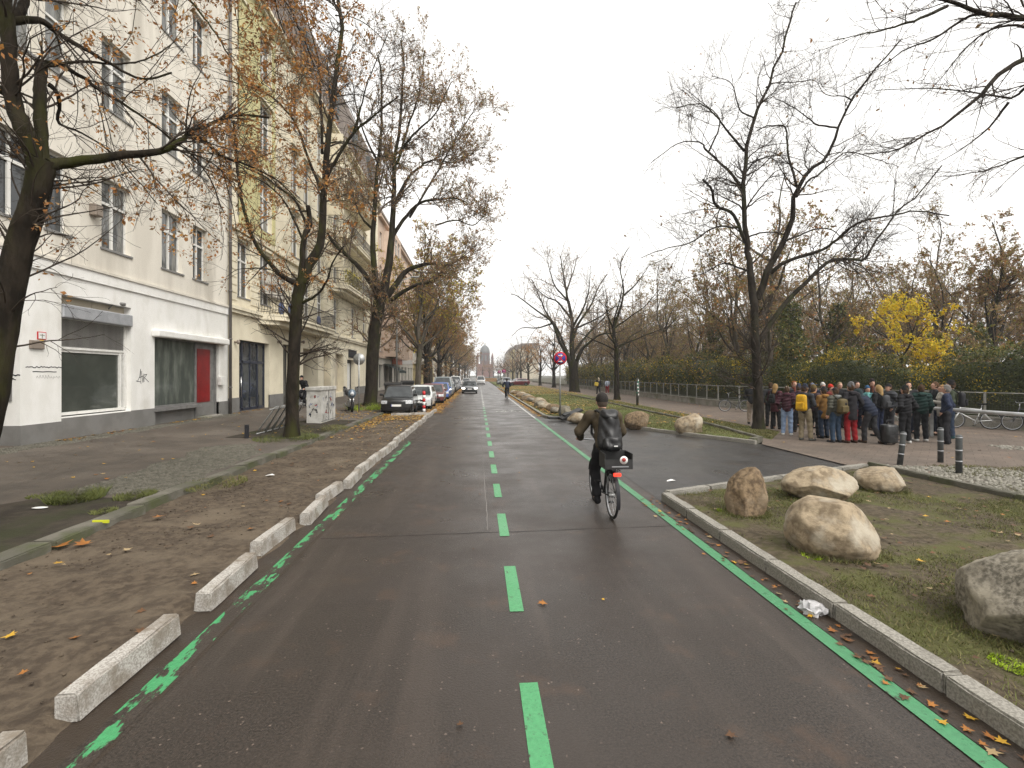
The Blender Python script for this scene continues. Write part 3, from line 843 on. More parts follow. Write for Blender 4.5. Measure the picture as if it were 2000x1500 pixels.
# --- near left tree with moss, base just outside the frame
rng = np.random.default_rng(21)
d1 = 6.0
b1 = D(-75, 1040, d1); b1 = (b1[0], b1[1], zs(b1[0]) - 0.03)
L1 = sight_limbs([
    ([(-75, 1062), (-45, 900), (-12, 760), (10, 620), (34, 500), (58, 420), (78, 350), (84, 315)], 0, 0, 0.147, 0.126, 0.5),
    ([(80, 340), (55, 270), (28, 215), (14, 120), (8, 20), (0, -90), (-10, -220)], 0, -0.3, 0.105, 0.060),
    ([(84, 325), (80, 250), (78, 180), (84, 120)], 0, 0.25, 0.071, 0.062),
    ([(92, 322), (118, 322), (180, 312), (250, 302), (310, 297), (348, 278), (368, 262), (410, 244), (450, 228), (520, 232)], 0, 1.1, 0.074, 0.016),
    ([(366, 262), (400, 275), (432, 305), (470, 318), (540, 352), (590, 400)], 0.75, 1.7, 0.035, 0.008),
    ([(84, 122), (120, 128), (170, 160), (250, 210), (320, 262), (400, 330), (440, 420)], 0.25, 1.0, 0.034, 0.007),
    ([(20, 42), (75, 40), (110, 62), (165, 96), (215, 125), (272, 152), (330, 140)], -0.1, 0.8, 0.046, 0.012),
    ([(84, 130), (150, 120), (230, 124), (300, 108), (350, 72)], 0.2, 0.9, 0.022, 0.006),
    ([(95, 165), (112, 178), (120, 205), (117, 240), (150, 255), (210, 290), (260, 340), (310, 400)], 0.1, 0.7, 0.029, 0.006),
    ([(12, 40), (40, 18), (60, -20), (130, -70), (230, -110), (340, -130)], 0, 1.0, 0.063, 0.020),
    ([(2, -60), (120, -140), (280, -170), (430, -150), (520, -60), (560, 60)], 0, 1.9, 0.050, 0.010),
    ([(0, -80), (150, -200), (330, -230), (480, -130), (560, -10), (620, 120)], 0, 2.6, 0.046, 0.009),
    ([(240, -105), (330, -40), (400, 40), (450, 120), (480, 200)], 0.8, 1.5, 0.025, 0.006),
    ([(10, 180), (-40, 150), (-120, 60), (-200, 0)], 0, -0.6, 0.050, 0.015),
], d1, b1)
rust = lambda p: np.repeat(np.random.default_rng(3).random(len(p) // 6 + 1), 6)[:len(p)] < np.clip(0.10 + 0.28 * (p[:, 0] - 1.0) + 0.10 * np.sin(p[:, 0] * 5 + p[:, 2] * 4) + 0.10 * (p[:, 2] - 5.2), 0.05, 0.95)
tm = tree_meshes('near_tree', L1, rng,
    [dict(per_m=9.0, L=2.3, npt=10, sides=5, ang=(0.35, 1.2), t0=0.3, up=-0.02, wig=0.11, rs=0.40, rmax=0.014, r_end=0.003),
     dict(per_m=5.5, L=0.8, npt=6, sides=4, ang=(0.4, 1.0), t0=0.15, up=-0.05, wig=0.18, rs=0.5, r_end=0.0022, rmax=0.007),
     dict(per_m=7.0, L=0.36, npt=4, sides=3, ang=(0.4, 1.0), t0=0.1, up=-0.08, wig=0.2, rs=0.6, r_end=0.0016, rmax=0.0035)],
    M['bark_moss'], M['twig'], (28000, 0.058, [M['leaf_rust'], M['leaf_orange'], M['leaf_brown']], (5, 3, 4), rust), 14, 26, 0.06, cluster=6)
# the leaves hang in clumps towards the branch ends on the street side
put_tree(tm, 'street_tree', 'mossy leaning tree with rust brown leaves nearest the camera at the left edge', b1)

# --- second left tree
rng = np.random.default_rng(22)
q2 = GS(572, 853); d2 = (q2[1] + q2[0] * 0) * _c + q2[0] * _s
L2 = sight_limbs([
    ([(570, 858), (571, 800), (573, 720), (577, 640), (582, 580), (590, 545)], 0, 0, 0.191, 0.172, 0.45),
    ([(590, 560), (570, 548), (540, 528), (512, 495), (492, 455), (474, 400), (464, 330), (452, 240)], 0, -1.2, 0.095, 0.035),
    ([(588, 548), (590, 500), (594, 460), (604, 438), (600, 400)], 0, 0.3, 0.101, 0.070),
    ([(592, 552), (606, 515), (622, 480), (628, 440), (628, 368), (636, 290), (646, 200), (660, 110), (662, 50), (655, -20), (640, -120)], 0, 0.5, 0.153, 0.050),
    ([(628, 372), (650, 320), (690, 258), (730, 225), (775, 190)], 0.2, -0.6, 0.070, 0.020),
    ([(690, 260), (705, 210), (716, 170), (735, 120), (760, 60)], -0.2, -0.8, 0.032, 0.012),
    ([(627, 372), (600, 300), (578, 240), (552, 205), (520, 180), (470, 160), (430, 150)], 0.2, -1.4, 0.048, 0.015),
    ([(629, 300), (628, 230), (626, 170), (622, 110), (600, 40), (590, -30)], 0.3, 1.2, 0.048, 0.020),
    ([(592, 470), (560, 400), (520, 360), (470, 335), (430, 330)], 0.2, -1.6, 0.038, 0.012),
    ([(600, 440), (575, 390), (540, 360), (505, 335), (450, 310), (400, 290)], 0.2, 1.2, 0.045, 0.012),
    ([(590, 592), (620, 575), (640, 545), (650, 512), (672, 480)], 0, -1.0, 0.045, 0.020),
    ([(632, 280), (680, 278), (730, 300), (780, 310)], 0.3, 1.6, 0.028, 0.010),
    ([(648, 190), (700, 185), (750, 205)], 0.4, 1.2, 0.022, 0.008),
    ([(655, 30), (690, 35), (730, 60), (770, 110)], 0.5, -0.7, 0.022, 0.008),
    ([(592, 545), (625, 500), (650, 470), (690, 520)], 0.0, 1.8, 0.032, 0.010),
    ([(575, 548), (550, 540), (525, 526), (470, 525), (440, 540)], 0, -1.2, 0.026, 0.008),
], d2, q2)
rustq = lambda p: (p[:, 0] < 0.9 + 0.5 * np.sin(p[:, 2] * 1.7)) & (p[:, 2] > 4.4) & (p[:, 2] < 9.6 + np.sin(p[:, 0] * 3))
tm = tree_meshes('second_tree', L2, rng,
    [dict(per_m=4.2, L=2.4, npt=8, sides=5, ang=(0.4, 1.2), t0=0.35, up=0.02, wig=0.16, rs=0.42, rmax=0.035, r_end=0.006),
     dict(per_m=5.6, L=1.15, npt=6, sides=4, ang=(0.4, 1.0), t0=0.15, up=0.0, wig=0.18, rs=0.5, r_end=0.004, rmax=0.012),
     dict(per_m=5.5, L=0.62, npt=4, sides=3, ang=(0.4, 1.0), t0=0.1, up=-0.03, wig=0.2, rs=0.7, r_end=0.0045, rmax=0.008)],
    M['bark_moss'], M['twig'], (16000, 0.085, [M['leaf_rust'], M['leaf_orange'], M['leaf_brown']], (4, 4, 2), rustq), 14, 20, 0.05, cluster=6)
put_tree(tm, 'street_tree', 'mossy tree standing between the bicycle stand and the graffiti cabinet', q2)

# --- third left tree, very stout
rng = np.random.default_rng(23)
q3 = GS(728, 793); d3 = q3[1] * _c + q3[0] * _s
L3 = sight_limbs([
    ([(722, 800), (726, 750), (728, 690), (734, 640), (740, 600), (744, 566)], 0, 0, 0.374, 0.360, 0.3),
    ([(738, 575), (722, 548), (700, 520), (680, 500), (655, 478), (640, 455)], 0, -2.5, 0.202, 0.070),
    ([(736, 570), (730, 520), (728, 460), (734, 400), (738, 330), (744, 240), (742, 160), (738, 110)], 0, -1.0, 0.216, 0.050),
    ([(750, 570), (762, 500), (768, 440), (772, 380), (776, 310), (786, 220), (790, 140), (786, 80)], 0, 0.8, 0.259, 0.050),
    ([(756, 580), (780, 545), (796, 528), (822, 518), (850, 514), (878, 516), (905, 500)], 0, 1.0, 0.202, 0.060),
    ([(760, 590), (790, 568), (818, 556), (846, 550), (870, 530)], 0, -1.5, 0.144, 0.060),
    ([(768, 460), (790, 425), (820, 395), (850, 388), (885, 385), (910, 392)], 0.3, 1.5, 0.130, 0.040),
    ([(772, 395), (795, 350), (820, 325), (848, 312), (890, 318), (925, 300)], 0.4, 2.5, 0.115, 0.030),
    ([(778, 300), (810, 260), (850, 220), (880, 160)], 0.5, -1.0, 0.094, 0.030),
    ([(776, 320), (800, 240), (820, 170), (830, 100)], 0.5, 2.5, 0.094, 0.030),
    ([(740, 320), (715, 270), (700, 220), (690, 160)], -0.7, -2.0, 0.072, 0.030),
    ([(730, 450), (705, 420), (690, 380), (680, 330)], -0.5, 2.0, 0.086, 0.030),
    ([(800, 425), (840, 360), (880, 290), (910, 240), (925, 215)], 0.6, 1.5, 0.072, 0.030),
    ([(850, 440), (890, 430), (925, 440), (948, 420)], 1.0, 2.0, 0.058, 0.030),
], d3, q3)
LV_BIG = [dict(per_m=3.0, L=4.2, npt=8, sides=5, ang=(0.4, 1.1), t0=0.35, up=0.05, wig=0.15, rs=0.45, rmax=0.08, r_end=0.012),
     dict(per_m=4.0, L=1.9, npt=5, sides=4, ang=(0.4, 1.0), t0=0.15, up=0.06, wig=0.18, rs=0.55, r_end=0.012, rmax=0.028),
     dict(per_m=4.6, L=1.0, npt=4, sides=3, ang=(0.4, 1.0), t0=0.1, up=0.06, wig=0.2, rs=0.7, r_end=0.013, rmax=0.019)]
tm = tree_meshes('third_tree', L3, rng, LV_BIG, M['bark_moss'], M['twig_brown'],
    (38000, 0.12, [M['leaf_brown'], M['leaf_rust'], M['leaf_olive']], (5, 2, 2), None), 14, 18, 0.05)
put_tree(tm, 'street_tree', 'very stout dark tree beside the round sign seen from behind and the black bins', q3)

# --- big bare tree on the right path
rng = np.random.default_rng(24)
x4, y4 = G(1482, 838, ZR); q4 = (x4, y4, ZR - 0.02); d4 = y4 * _c + x4 * _s
Z = lambda L: [(1240 + a / 2.343, b / 2.343) for a, b in L]
L4 = sight_limbs([
    ([(1482, 845), (1481, 790), (1478, 720), (1474, 640), (1473, 585)], 0, 0, 0.208, 0.129, 0.45),
    (Z([(545, 1390), (530, 1280), (515, 1180), (505, 1100), (490, 900), (500, 720), (540, 540), (590, 420), (640, 270), (690, 110), (722, 20)]), 0, 0.8, 0.142, 0.030),
    (Z([(560, 1370), (620, 1230), (690, 1090), (725, 980), (740, 880), (800, 780), (880, 710), (930, 590), (1000, 450), (1100, 320), (1220, 190)]), 0, -1.6, 0.130, 0.025),
    (Z([(570, 1560), (640, 1450), (700, 1370), (790, 1270), (880, 1190), (960, 1180), (1040, 1185), (1080, 1110), (1170, 990), (1260, 910), (1400, 760)]), 0, 1.0, 0.106, 0.025),
    (Z([(620, 1250), (700, 1190), (850, 1140), (920, 1090), (1010, 1020), (1180, 980), (1290, 965), (1430, 990)]), -0.2, -2.4, 0.077, 0.020),
    (Z([(505, 1110), (450, 980), (370, 935), (350, 860), (310, 815)]), 0.2, -1.2, 0.071, 0.040),
    (Z([(495, 870), (440, 790), (330, 690), (300, 650), (200, 650), (75, 740)]), 0.3, 1.4, 0.066, 0.015),
    (Z([(340, 690), (385, 590), (380, 530), (280, 450), (220, 400)]), 0.9, 2.0, 0.036, 0.012),
    (Z([(500, 690), (440, 620), (390, 550), (300, 480), (180, 500)]), 0.4, -1.6, 0.053, 0.015),
    (Z([(740, 850), (700, 700), (690, 580), (620, 570), (560, 590)]), -0.8, 0.6, 0.047, 0.020),
    (Z([(480, 1040), (440, 1040), (360, 1040), (250, 1110), (120, 1140), (20, 1180)]), 0.1, -1.6, 0.053, 0.012),
    (Z([(520, 1240), (470, 1225), (400, 1210), (320, 1255), (200, 1290)]), 0, 1.6, 0.047, 0.012),
    (Z([(930, 585), (840, 570), (790, 530), (720, 480), (640, 440)]), -1.2, -2.6, 0.036, 0.012),
    (Z([(500, 1090), (580, 1065), (660, 1065), (700, 1080)]), 0.2, 1.6, 0.036, 0.020),
    (Z([(690, 1100), (760, 1080), (840, 1050), (920, 1060), (1000, 1160)]), -0.6, 1.2, 0.042, 0.015),
    (Z([(500, 800), (540, 750), (600, 720), (680, 715), (780, 740)]), 0.4, 1.8, 0.036, 0.012),
    (Z([(545, 540), (480, 500), (440, 380), (350, 345)]), 0.5, -0.8, 0.036, 0.012),
    (Z([(600, 400), (640, 380), (740, 375), (830, 360)]), 0.6, 2.0, 0.030, 0.010),
    (Z([(740, 900), (790, 830), (880, 760), (960, 700), (1090, 730), (1200, 760)]), -0.5, 2.2, 0.047, 0.012),
    (Z([(1180, 985), (1190, 880), (1200, 780)]), 0.6, 1.5, 0.023, 0.010),
    (Z([(995, 460), (960, 440), (880, 430), (840, 380)]), -1.3, -2.2, 0.030, 0.010),
], d4, q4)
LV_BARE = [dict(per_m=4.4, L=2.7, npt=8, sides=5, ang=(0.4, 1.2), t0=0.3, up=0.03, wig=0.2, rs=0.4, rmax=0.035, r_end=0.007),
     dict(per_m=5.2, L=1.2, npt=5, sides=4, ang=(0.4, 1.1), t0=0.15, up=0.03, wig=0.2, rs=0.5, r_end=0.005, rmax=0.013),
     dict(per_m=5.6, L=0.72, npt=4, sides=3, ang=(0.4, 1.0), t0=0.1, up=0.03, wig=0.22, rs=0.7, r_end=0.0055, rmax=0.010),
     dict(per_m=2.3, L=0.36, npt=3, sides=3, ang=(0.4, 1.0), t0=0.1, up=0.02, wig=0.2, rs=0.7, r_end=0.005, rmax=0.0075)]
tm = tree_meshes('bare_tree', L4, rng, LV_BARE, M['bark_dark'], M['twig'], (260, 0.11, [M['leaf_brown'], M['leaf_rust']], (3, 1), None), 14, 22, 0.06)
put_tree(tm, 'park_tree', 'big bare dark tree on the path beside the crowd', q4)

# --- tree outside the frame on the right whose boughs hang in
rng = np.random.default_rng(25)
d5 = 7.2
q5 = D(2330, 1000, d5); q5 = (q5[0], q5[1], ZR - 0.02)
L5 = sight_limbs([
    ([(2330, 1008), (2325, 800), (2315, 500), (2300, 200), (2290, 60)], 0, 0, 0.24, 0.17, 0.5),
    ([(2295, 110), (2180, 70), (2080, 55), (2000, 38), (1910, 22), (1812, -4), (1740, -30)], 0, -0.6, 0.085, 0.012),
    ([(2298, 240), (2180, 150), (2080, 110), (2000, 111), (1944, 149), (1906, 188), (1854, 230), (1800, 262), (1752, 282), (1701, 290)], 0, -0.4, 0.06, 0.006),
    ([(2300, 260), (2150, 170), (2040, 150), (2000, 175), (1970, 200), (1901, 192), (1795, 183), (1700, 190)], 0, 0.7, 0.045, 0.005),
    ([(1850, 12), (1800, 34), (1752, 49), (1700, 62), (1662, 68), (1625, 78)], -0.5, -0.8, 0.022, 0.004),
    ([(1950, 32), (1897, 30), (1829, 73), (1773, 94), (1714, 132), (1640, 170)], -0.4, 0.3, 0.024, 0.004),
    ([(2060, 90), (1990, 50), (1930, 60), (1880, 100), (1840, 150), (1790, 200)], -0.2, 0.8, 0.024, 0.004),
    ([(2310, 400), (2180, 310), (2060, 290), (2000, 307), (1961, 324), (1897, 341), (1837, 344)], 0, 0.5, 0.04, 0.004),
    ([(1970, 200), (1930, 250), (1880, 290), (1830, 320)], 0.4, 0.9, 0.02, 0.004),
    ([(2290, 60), (2260, -80), (2200, -200), (2050, -260)], 0, 0.4, 0.14, 0.04),
    ([(2290, 100), (2400, 0), (2500, -100)], 0, 0.4, 0.11, 0.04),
], d5, q5)
tm = tree_meshes('overhang_tree', L5, rng,
    [dict(per_m=8.0, L=1.1, npt=8, sides=4, ang=(0.3, 0.9), t0=0.3, up=0.0, wig=0.13, rs=0.4, rmax=0.012, r_end=0.0035),
     dict(per_m=8.0, L=0.5, npt=5, sides=3, ang=(0.35, 0.95), t0=0.15, up=0.0, wig=0.16, rs=0.55, r_end=0.003, rmax=0.006),
     dict(per_m=8.0, L=0.24, npt=3, sides=3, ang=(0.4, 1.0), t0=0.1, up=0.0, wig=0.2, rs=0.7, r_end=0.0026, rmax=0.0042)],
    M['bark_dark'], M['twig'], (90, 0.07, [M['leaf_rust'], M['leaf_brown']], (1, 1), None), 10, 20, 0.05)
put_tree(tm, 'park_tree', 'tree at the right edge whose bare boughs hang into the sky', q5)

# ------------------------------------------------------------------ general trees grown from a trunk
def auto_limbs(rng, H, r, fork=0.3, nl=9, spread=0.9, lean=0.03, central=True):
    limbs = []
    tr = [np.array([0, 0, 0.0])]
    for k in range(1, 6): tr.append(tr[-1] + np.array([rng.normal(0, lean), rng.normal(0, lean), H * fork / 5]))
    limbs.append((tr, r, r * 0.85, 0.5))
    top = tr[-1]
    if central:
        c = [top]
        for k in range(6): c.append(c[-1] + np.array([rng.normal(0, 0.25), rng.normal(0, 0.25), H * (1 - fork) / 6.4]))
        limbs.append((c, r * 0.75, r * 0.12))
    for i in range(nl):
        a = 2 * math.pi * (i + rng.uniform(-.3, .3)) / nl * 1.618 * 2
        if central and i > nl * 0.45:
            s = np.array(c[rng.integers(1, 4)])
        else: s = top + np.array([0, 0, -rng.uniform(0, 0.1) * H * fork])
        ln = (H - s[2]) * rng.uniform(0.65, 0.95) * (0.9 if spread > 1 else 0.8)
        el = rng.uniform(0.35 if spread < 1.3 else 0.2, 1.0 if spread < 1.3 else 1.35) / spread
        d = np.array([math.cos(a) * math.cos(el), math.sin(a) * math.cos(el), math.sin(el)])
        p = [s]
        for k in range(6):
            d = d + rng.normal(0, 0.13, 3) + np.array([0, 0, 0.09 if spread < 1.3 else 0.05]); d /= np.linalg.norm(d)
            p.append(p[-1] + d * ln / 6)
        limbs.append((p, r * rng.uniform(0.3, 0.45), r * 0.05))
    return limbs
def lv(dens, s=1.0, fine=1.0):
    return [dict(per_m=1.9 * dens, L=2.9 * s, npt=6, sides=4, ang=(0.4, 1.1), t0=0.3, up=0.05, wig=0.17, rs=0.42, rmax=0.06, r_end=0.010),
            dict(per_m=3.0 * dens, L=1.5 * s, npt=5, sides=3, ang=(0.4, 1.1), t0=0.15, up=0.05, wig=0.2, rs=0.5, r_end=0.011 * fine, rmax=0.028),
            dict(per_m=4.2 * dens, L=0.85 * s, npt=4, sides=3, ang=(0.4, 1.0), t0=0.1, up=0.04, wig=0.2, rs=0.6, r_end=0.010 * fine, rmax=0.016 * fine)]
def proto(seed, H, r, dens, bark, twig, leaves=None, fine=1.0, s=1.0, **kw):
    rg = np.random.default_rng(seed)
    return tree_meshes('tree%d' % seed, auto_limbs(rg, H, r, **kw), rg, lv(dens, s, fine), bark, twig, leaves, 8, 12, 0.05)
def ordw(n):
    t = ['', 'first', 'second', 'third', 'fourth', 'fifth', 'sixth', 'seventh', 'eighth', 'ninth', 'tenth', 'eleventh', 'twelfth', 'thirteenth', 'fourteenth', 'fifteenth', 'sixteenth', 'seventeenth', 'eighteenth', 'nineteenth']
    d = ['', '', 'twent', 'thirt', 'fort', 'fift', 'sixt', 'sevent', 'eight', 'ninet']
    if n < 20: return t[n]
    return d[n // 10] + ('ieth' if n % 10 == 0 else 'y ' + t[n % 10])
ORD = ['first', 'second', 'third', 'fourth', 'fifth', 'sixth', 'seventh', 'eighth', 'ninth', 'tenth', 'eleventh', 'twelfth', 'thirteenth', 'fourteenth', 'fifteenth', 'sixteenth', 'seventeenth', 'eighteenth', 'nineteenth', 'twentieth']

PT_L = [proto(41, 18.5, 0.32, 1.0, M['bark_grey'], M['twig_brown'], (13000, 0.20, [M['leaf_olive'], M['leaf_orange'], M['leaf_lemon'], M['leaf_brown']], (4, 2, 2, 3), None), 1.6, 1.1, fork=0.26, nl=10, spread=0.8),
        proto(42, 17.5, 0.33, 1.0, M['bark_dark'], M['twig_brown'], (12000, 0.21, [M['leaf_brown'], M['leaf_rust'], M['leaf_olive']], (5, 2, 1), None), 1.8, 1.1, fork=0.25, nl=10, spread=0.9)]
PT_R = [proto(51, 17.0, 0.42, 0.8, M['bark_moss'], M['twig_brown'], (900, 0.16, [M['leaf_brown'], M['leaf_orange']], (3, 1), None), 1.5, 1.25, fork=0.22, nl=12, spread=1.2),
        proto(52, 13.5, 0.22, 0.9, M['bark_moss'], M['twig'], (300, 0.14, [M['leaf_brown']], (1,), None), 1.2, 0.9, fork=0.34, nl=10, spread=1.25),
        proto(53, 11.5, 0.30, 1.0, M['bark_dark'], M['twig_brown'], (2600, 0.19, [M['leaf_orange'], M['leaf_brown'], M['leaf_rust']], (3, 3, 2), None), 1.8, 1.0, fork=0.25, nl=10, spread=1.0)]
# left row beyond the stout tree
for (x_, y_, kd, sc, rx, lab) in [(-6.1, 50.5, 0, 1.0, 0.12, 'pale leaning plane tree with yellow leaves behind the parked red car'), (-6.0, 58.0, 1, 0.92, 0.0, 'dark forked tree with a low bough just behind the pale leaning tree')]:
    t = put_tree(PT_L[kd], 'street_tree', lab, (x_, y_, zs(x_) - 0.03), 1.1 + 2 * kd, sc, 'trees along the left kerb'); t.rotation_euler = (0, rx, 1.1 + 2 * kd)
for i, Y in enumerate([66, 75, 85, 96, 108, 121, 135, 150, 168, 188, 212, 240, 275, 320]):
    x = -6.2 + 0.3 * math.sin(i * 2.1)
    put_tree(PT_L[1 if i % 3 else 0], 'street_tree', 'brown leaved street tree in the far left row, %s in line' % ordw(i + 1), (x, Y, zs(x) - 0.03), i * 1.7, 0.9 + 0.06 * math.sin(i * 3.3), 'trees along the left kerb')
# right row
RR = [(1205, 781, 1, 1.0, 'slim upright bare tree between the two walkers and the sticker post'),
      (1082, 757, 2, 1.0, 'bare tree just left of the wide stout tree'),
      (1055, 753, 2, 0.95, 'orange tinged tree right of the parked maroon car'),
      (1032, 749, 0, 0.72, 'bare tree right behind the parked maroon car')]
for i, (px, py, kd, sc, lab) in enumerate(RR):
    x, y = G(px, py, ZR)
    put_tree(PT_R[kd], 'park_tree', lab, (x, y, ZR - 0.03), 0.6 + i * 2.3, sc, 'trees along the right path')
for i, Y in enumerate([146, 166, 188, 212, 240, 275, 315]):
    put_tree(PT_R[2 if i % 2 else 0], 'park_tree', 'brown tree in the far right row, %s in line' % ORD[i + 5], (12.3 + 0.5 * math.sin(i), Y, 0), i * 1.3, 0.85, 'trees along the right path')
for i, (x, Y) in enumerate([(-8, 365), (3, 392), (12, 405), (20, 385), (-2, 420), (8, 372)]):
    put_tree(PT_R[2], 'park_tree', 'rusty brown tree at the far end of the street, %s from the left' % ORD[[0, 2, 4, 5, 1, 3][i]], (x, Y, 0), i * 1.3, 1.15, 'trees closing the street')

# --- the wide bare tree behind the no stopping sign
rng = np.random.default_rng(26)
x6, y6 = G(1122, 766, ZR); q6 = (x6, y6, ZR - .03); d6 = y6 * _c + x6 * _s
L6 = sight_limbs([
    ([(1122, 768), (1121, 745), (1120, 725), (1120, 706)], 0, 0, 0.62, 0.52, 0.35),
    ([(1119, 712), (1117, 667), (1117, 629), (1109, 587), (1104, 560), (1098, 525), (1093, 500)], 0, 1.0, 0.36, 0.05),
    ([(1116, 714), (1104, 688), (1093, 667), (1077, 629), (1048, 608), (1013, 581), (996, 575)], 0, -2.5, 0.30, 0.04),
    ([(1112, 700), (1092, 650), (1066, 610), (1050, 570), (1040, 545)], 0, 2.5, 0.20, 0.04),
    ([(1124, 712), (1136, 683), (1152, 667), (1173, 653), (1200, 650), (1225, 640)], 0, -2.0, 0.26, 0.04),
    ([(1119, 660), (1131, 629), (1152, 597), (1168, 560), (1185, 535)], 0, 2.5, 0.22, 0.04),
    ([(1118, 640), (1140, 600), (1150, 560), (1152, 520)], 0.2, -2.0, 0.16, 0.03),
    ([(1112, 590), (1085, 560), (1072, 525), (1068, 500)], 0.5, -1.5, 0.13, 0.03),
    ([(1120, 690), (1150, 650), (1190, 610), (1215, 580)], 0, 3.0, 0.20, 0.03),
    ([(1078, 632), (1050, 640), (1020, 640), (1000, 655)], -1.2, -2.5, 0.11, 0.03),
    ([(1117, 625), (1090, 590), (1060, 575), (1030, 540)], 0, 3.0, 0.16, 0.03),
    ([(1128, 640), (1170, 620), (1200, 600), (1235, 600)], 0.5, -3.0, 0.12, 0.03),
    ([(1106, 570), (1120, 530), (1128, 500)], 0.8, 2.0, 0.12, 0.03),
], d6, q6)
tm = tree_meshes('wide_tree', L6, rng, [dict(per_m=1.3, L=5.0, npt=7, sides=4, ang=(.35, 1.0), t0=.25, up=.07, wig=.14, rs=.45, rmax=.08, r_end=.022), dict(per_m=1.5, L=2.6, npt=5, sides=3, ang=(.4, 1.0), t0=.15, up=.06, wig=.18, rs=.55, r_end=.018, rmax=.04), dict(per_m=1.9, L=1.4, npt=4, sides=3, ang=(.4, 1.), t0=.1, up=.05, wig=.2, rs=.7, r_end=.015, rmax=.024)],
    M['bark_moss'], M['twig_brown'], (600, .18, [M['leaf_brown'], M['leaf_orange']], (3, 1), None), 12, 16, .05)
put_tree(tm, 'park_tree', 'wide bare tree with a stout trunk behind the no stopping sign', q6)

# --- wood behind the fence
WOOD = [proto(61, 11.0, 0.16, 1.1, M['bark_grey'], M['twig_brown'], (2200, 0.15, [M['leaf_brown'], M['leaf_olive']], (4, 2), None), 1.5, 0.9, fork=0.2, nl=8, spread=0.7),
        proto(62, 10.0, 0.15, 1.1, M['bark_dark'], M['twig_brown'], (1200, 0.15, [M['leaf_brown'], M['leaf_olive']], (3, 2), None), 1.5, 0.9, fork=0.18, nl=9, spread=0.8),
        proto(63, 12.0, 0.2, 1.0, M['bark_grey'], M['twig_brown'], (3800, 0.16, [M['leaf_brown'], M['leaf_olive'], M['leaf_rust']], (5, 2, 1), None), 1.5, 1.0, fork=0.22, nl=9, spread=0.85)]
rw = random.Random(5)
n = 0
spots = []
tries = 0
while len(spots) < 98 and tries < 6000:
    tries += 1
    x = 19.0 + 34 * rw.random() ** 1.5; y = rw.uniform(10, 110)
    if x < 18.6 + max(0, (31 - y)) * 0.30: continue
    if any((x - a) ** 2 + (y - b) ** 2 < 9 for a, b in spots): continue
    spots.append((x, y))
spots.sort(key=lambda p: p[0] / p[1])
for i, (x, y) in enumerate(spots):
    kd = i % 3
    put_tree(WOOD[kd], 'wood_tree', ['grey stemmed', 'dark stemmed', 'brown leaved'][kd] + ' slender tree in the wood behind the fence, %s from the left' % ordw(i + 1), (x, y, -0.05), rw.uniform(0, 6), rw.uniform(0.95, 1.4) * (1.0 if y > 30 else 0.85), 'slender trees in the wood')
# brown leaved oak at right, yellow maple, ivy clad stems
PO = proto(71, 12.5, 0.28, 1.1, M['bark_dark'], M['twig'], (26000, 0.13, [M['leaf_brown'], M['leaf_olive'], M['leaf_rust']], (5, 3, 2), None), 1.3, 1.0, fork=0.2, nl=11, spread=0.8)
p = D(1915, 700, 31); put_tree(PO, 'oak_tree', 'tall brown leaved oak rising above the hedge at the right edge', (p[0] + 0.8, p[1], -0.05), 0.4, 0.98)
p = D(2080, 700, 34); put_tree(PO, 'oak_tree', 'brown leaved oak mostly outside the right edge', (p[0], p[1], -0.05), 2.4, 0.9)
p = D(1790, 700, 40); put_tree(PO, 'oak_tree', 'brown leaved oak directly behind the yellow maple', (p[0], p[1], -0.05), 4.0, 0.92)
PM = proto(72, 7.0, 0.11, 1.3, M['bark_dark'], M['twig'], (5200, 0.145, [M['leaf_yellow'], M['leaf_lemon']], (3, 2), None), 1.2, 0.75, fork=0.2, nl=10, spread=1.1)
p = D(1755, 700, 25); put_tree(PM, 'maple_tree', 'bright yellow maple above the hedge behind the crowd', (p[0], p[1], -0.05), 0.3, 0.93)
p = D(1640, 700, 29); put_tree(PM, 'maple_tree', 'small yellow sapling half hidden left of the bright yellow maple', (p[0], p[1], -0.05), 2.0, 0.55)
def ivy(seed, H):
    rg = np.random.default_rng(seed)
    z = rg.uniform(0.3, H, 5200); a = rg.uniform(0, 6.28, 5200)
    r = (0.35 + 0.95 * np.abs(np.sin(z / H * 3.0)) * (0.6 + 0.4 * np.sin(z * 2.1 + a))) * np.sqrt(rg.uniform(0.25, 1, 5200))
    pts = np.stack([r * np.cos(a), r * np.sin(a), z], 1)
    V, F = leaf_quads(rg, pts, 0.19, 0.3)
    mi = rg.choice(3, len(F), p=[0.45, 0.35, 0.2])
    mb = MB(); mb.tube([(0, 0, 0), (0.1, 0, H * 0.5), (0, 0.1, H)], [0.16, 0.12, 0.04], 7)
    return mb.mesh('ivy_trunk', [M['bark_dark']]), np_mesh('ivy_leaves', V, F, [M['leaf_green'], M['leaf_dark'], M['leaf_olive']], mi)
iv = ivy(81, 7.0)
for i, (px, dd, sc, lab) in enumerate([(1545, 30, 0.92, 'ivy covered trunk right of the big bare tree'), (1640, 34, 1.0, 'ivy covered trunk left of the yellow maple'),
                                  (1395, 46, 1.1, 'ivy covered trunk left of the big bare tree'), (1905, 27, 0.7, 'ivy covered stump below the oak at the right')]):
    p = D(px, 700, dd)
    t = thing('ivy_tree', lab, 'tree', (p[0], p[1], -0.05), i * 1.2, 'ivy clad trunks in the wood'); t.scale = (sc, sc, sc)
    obj('trunk', iv[0], t); tag(obj('leaves', iv[1], t), kind='stuff')
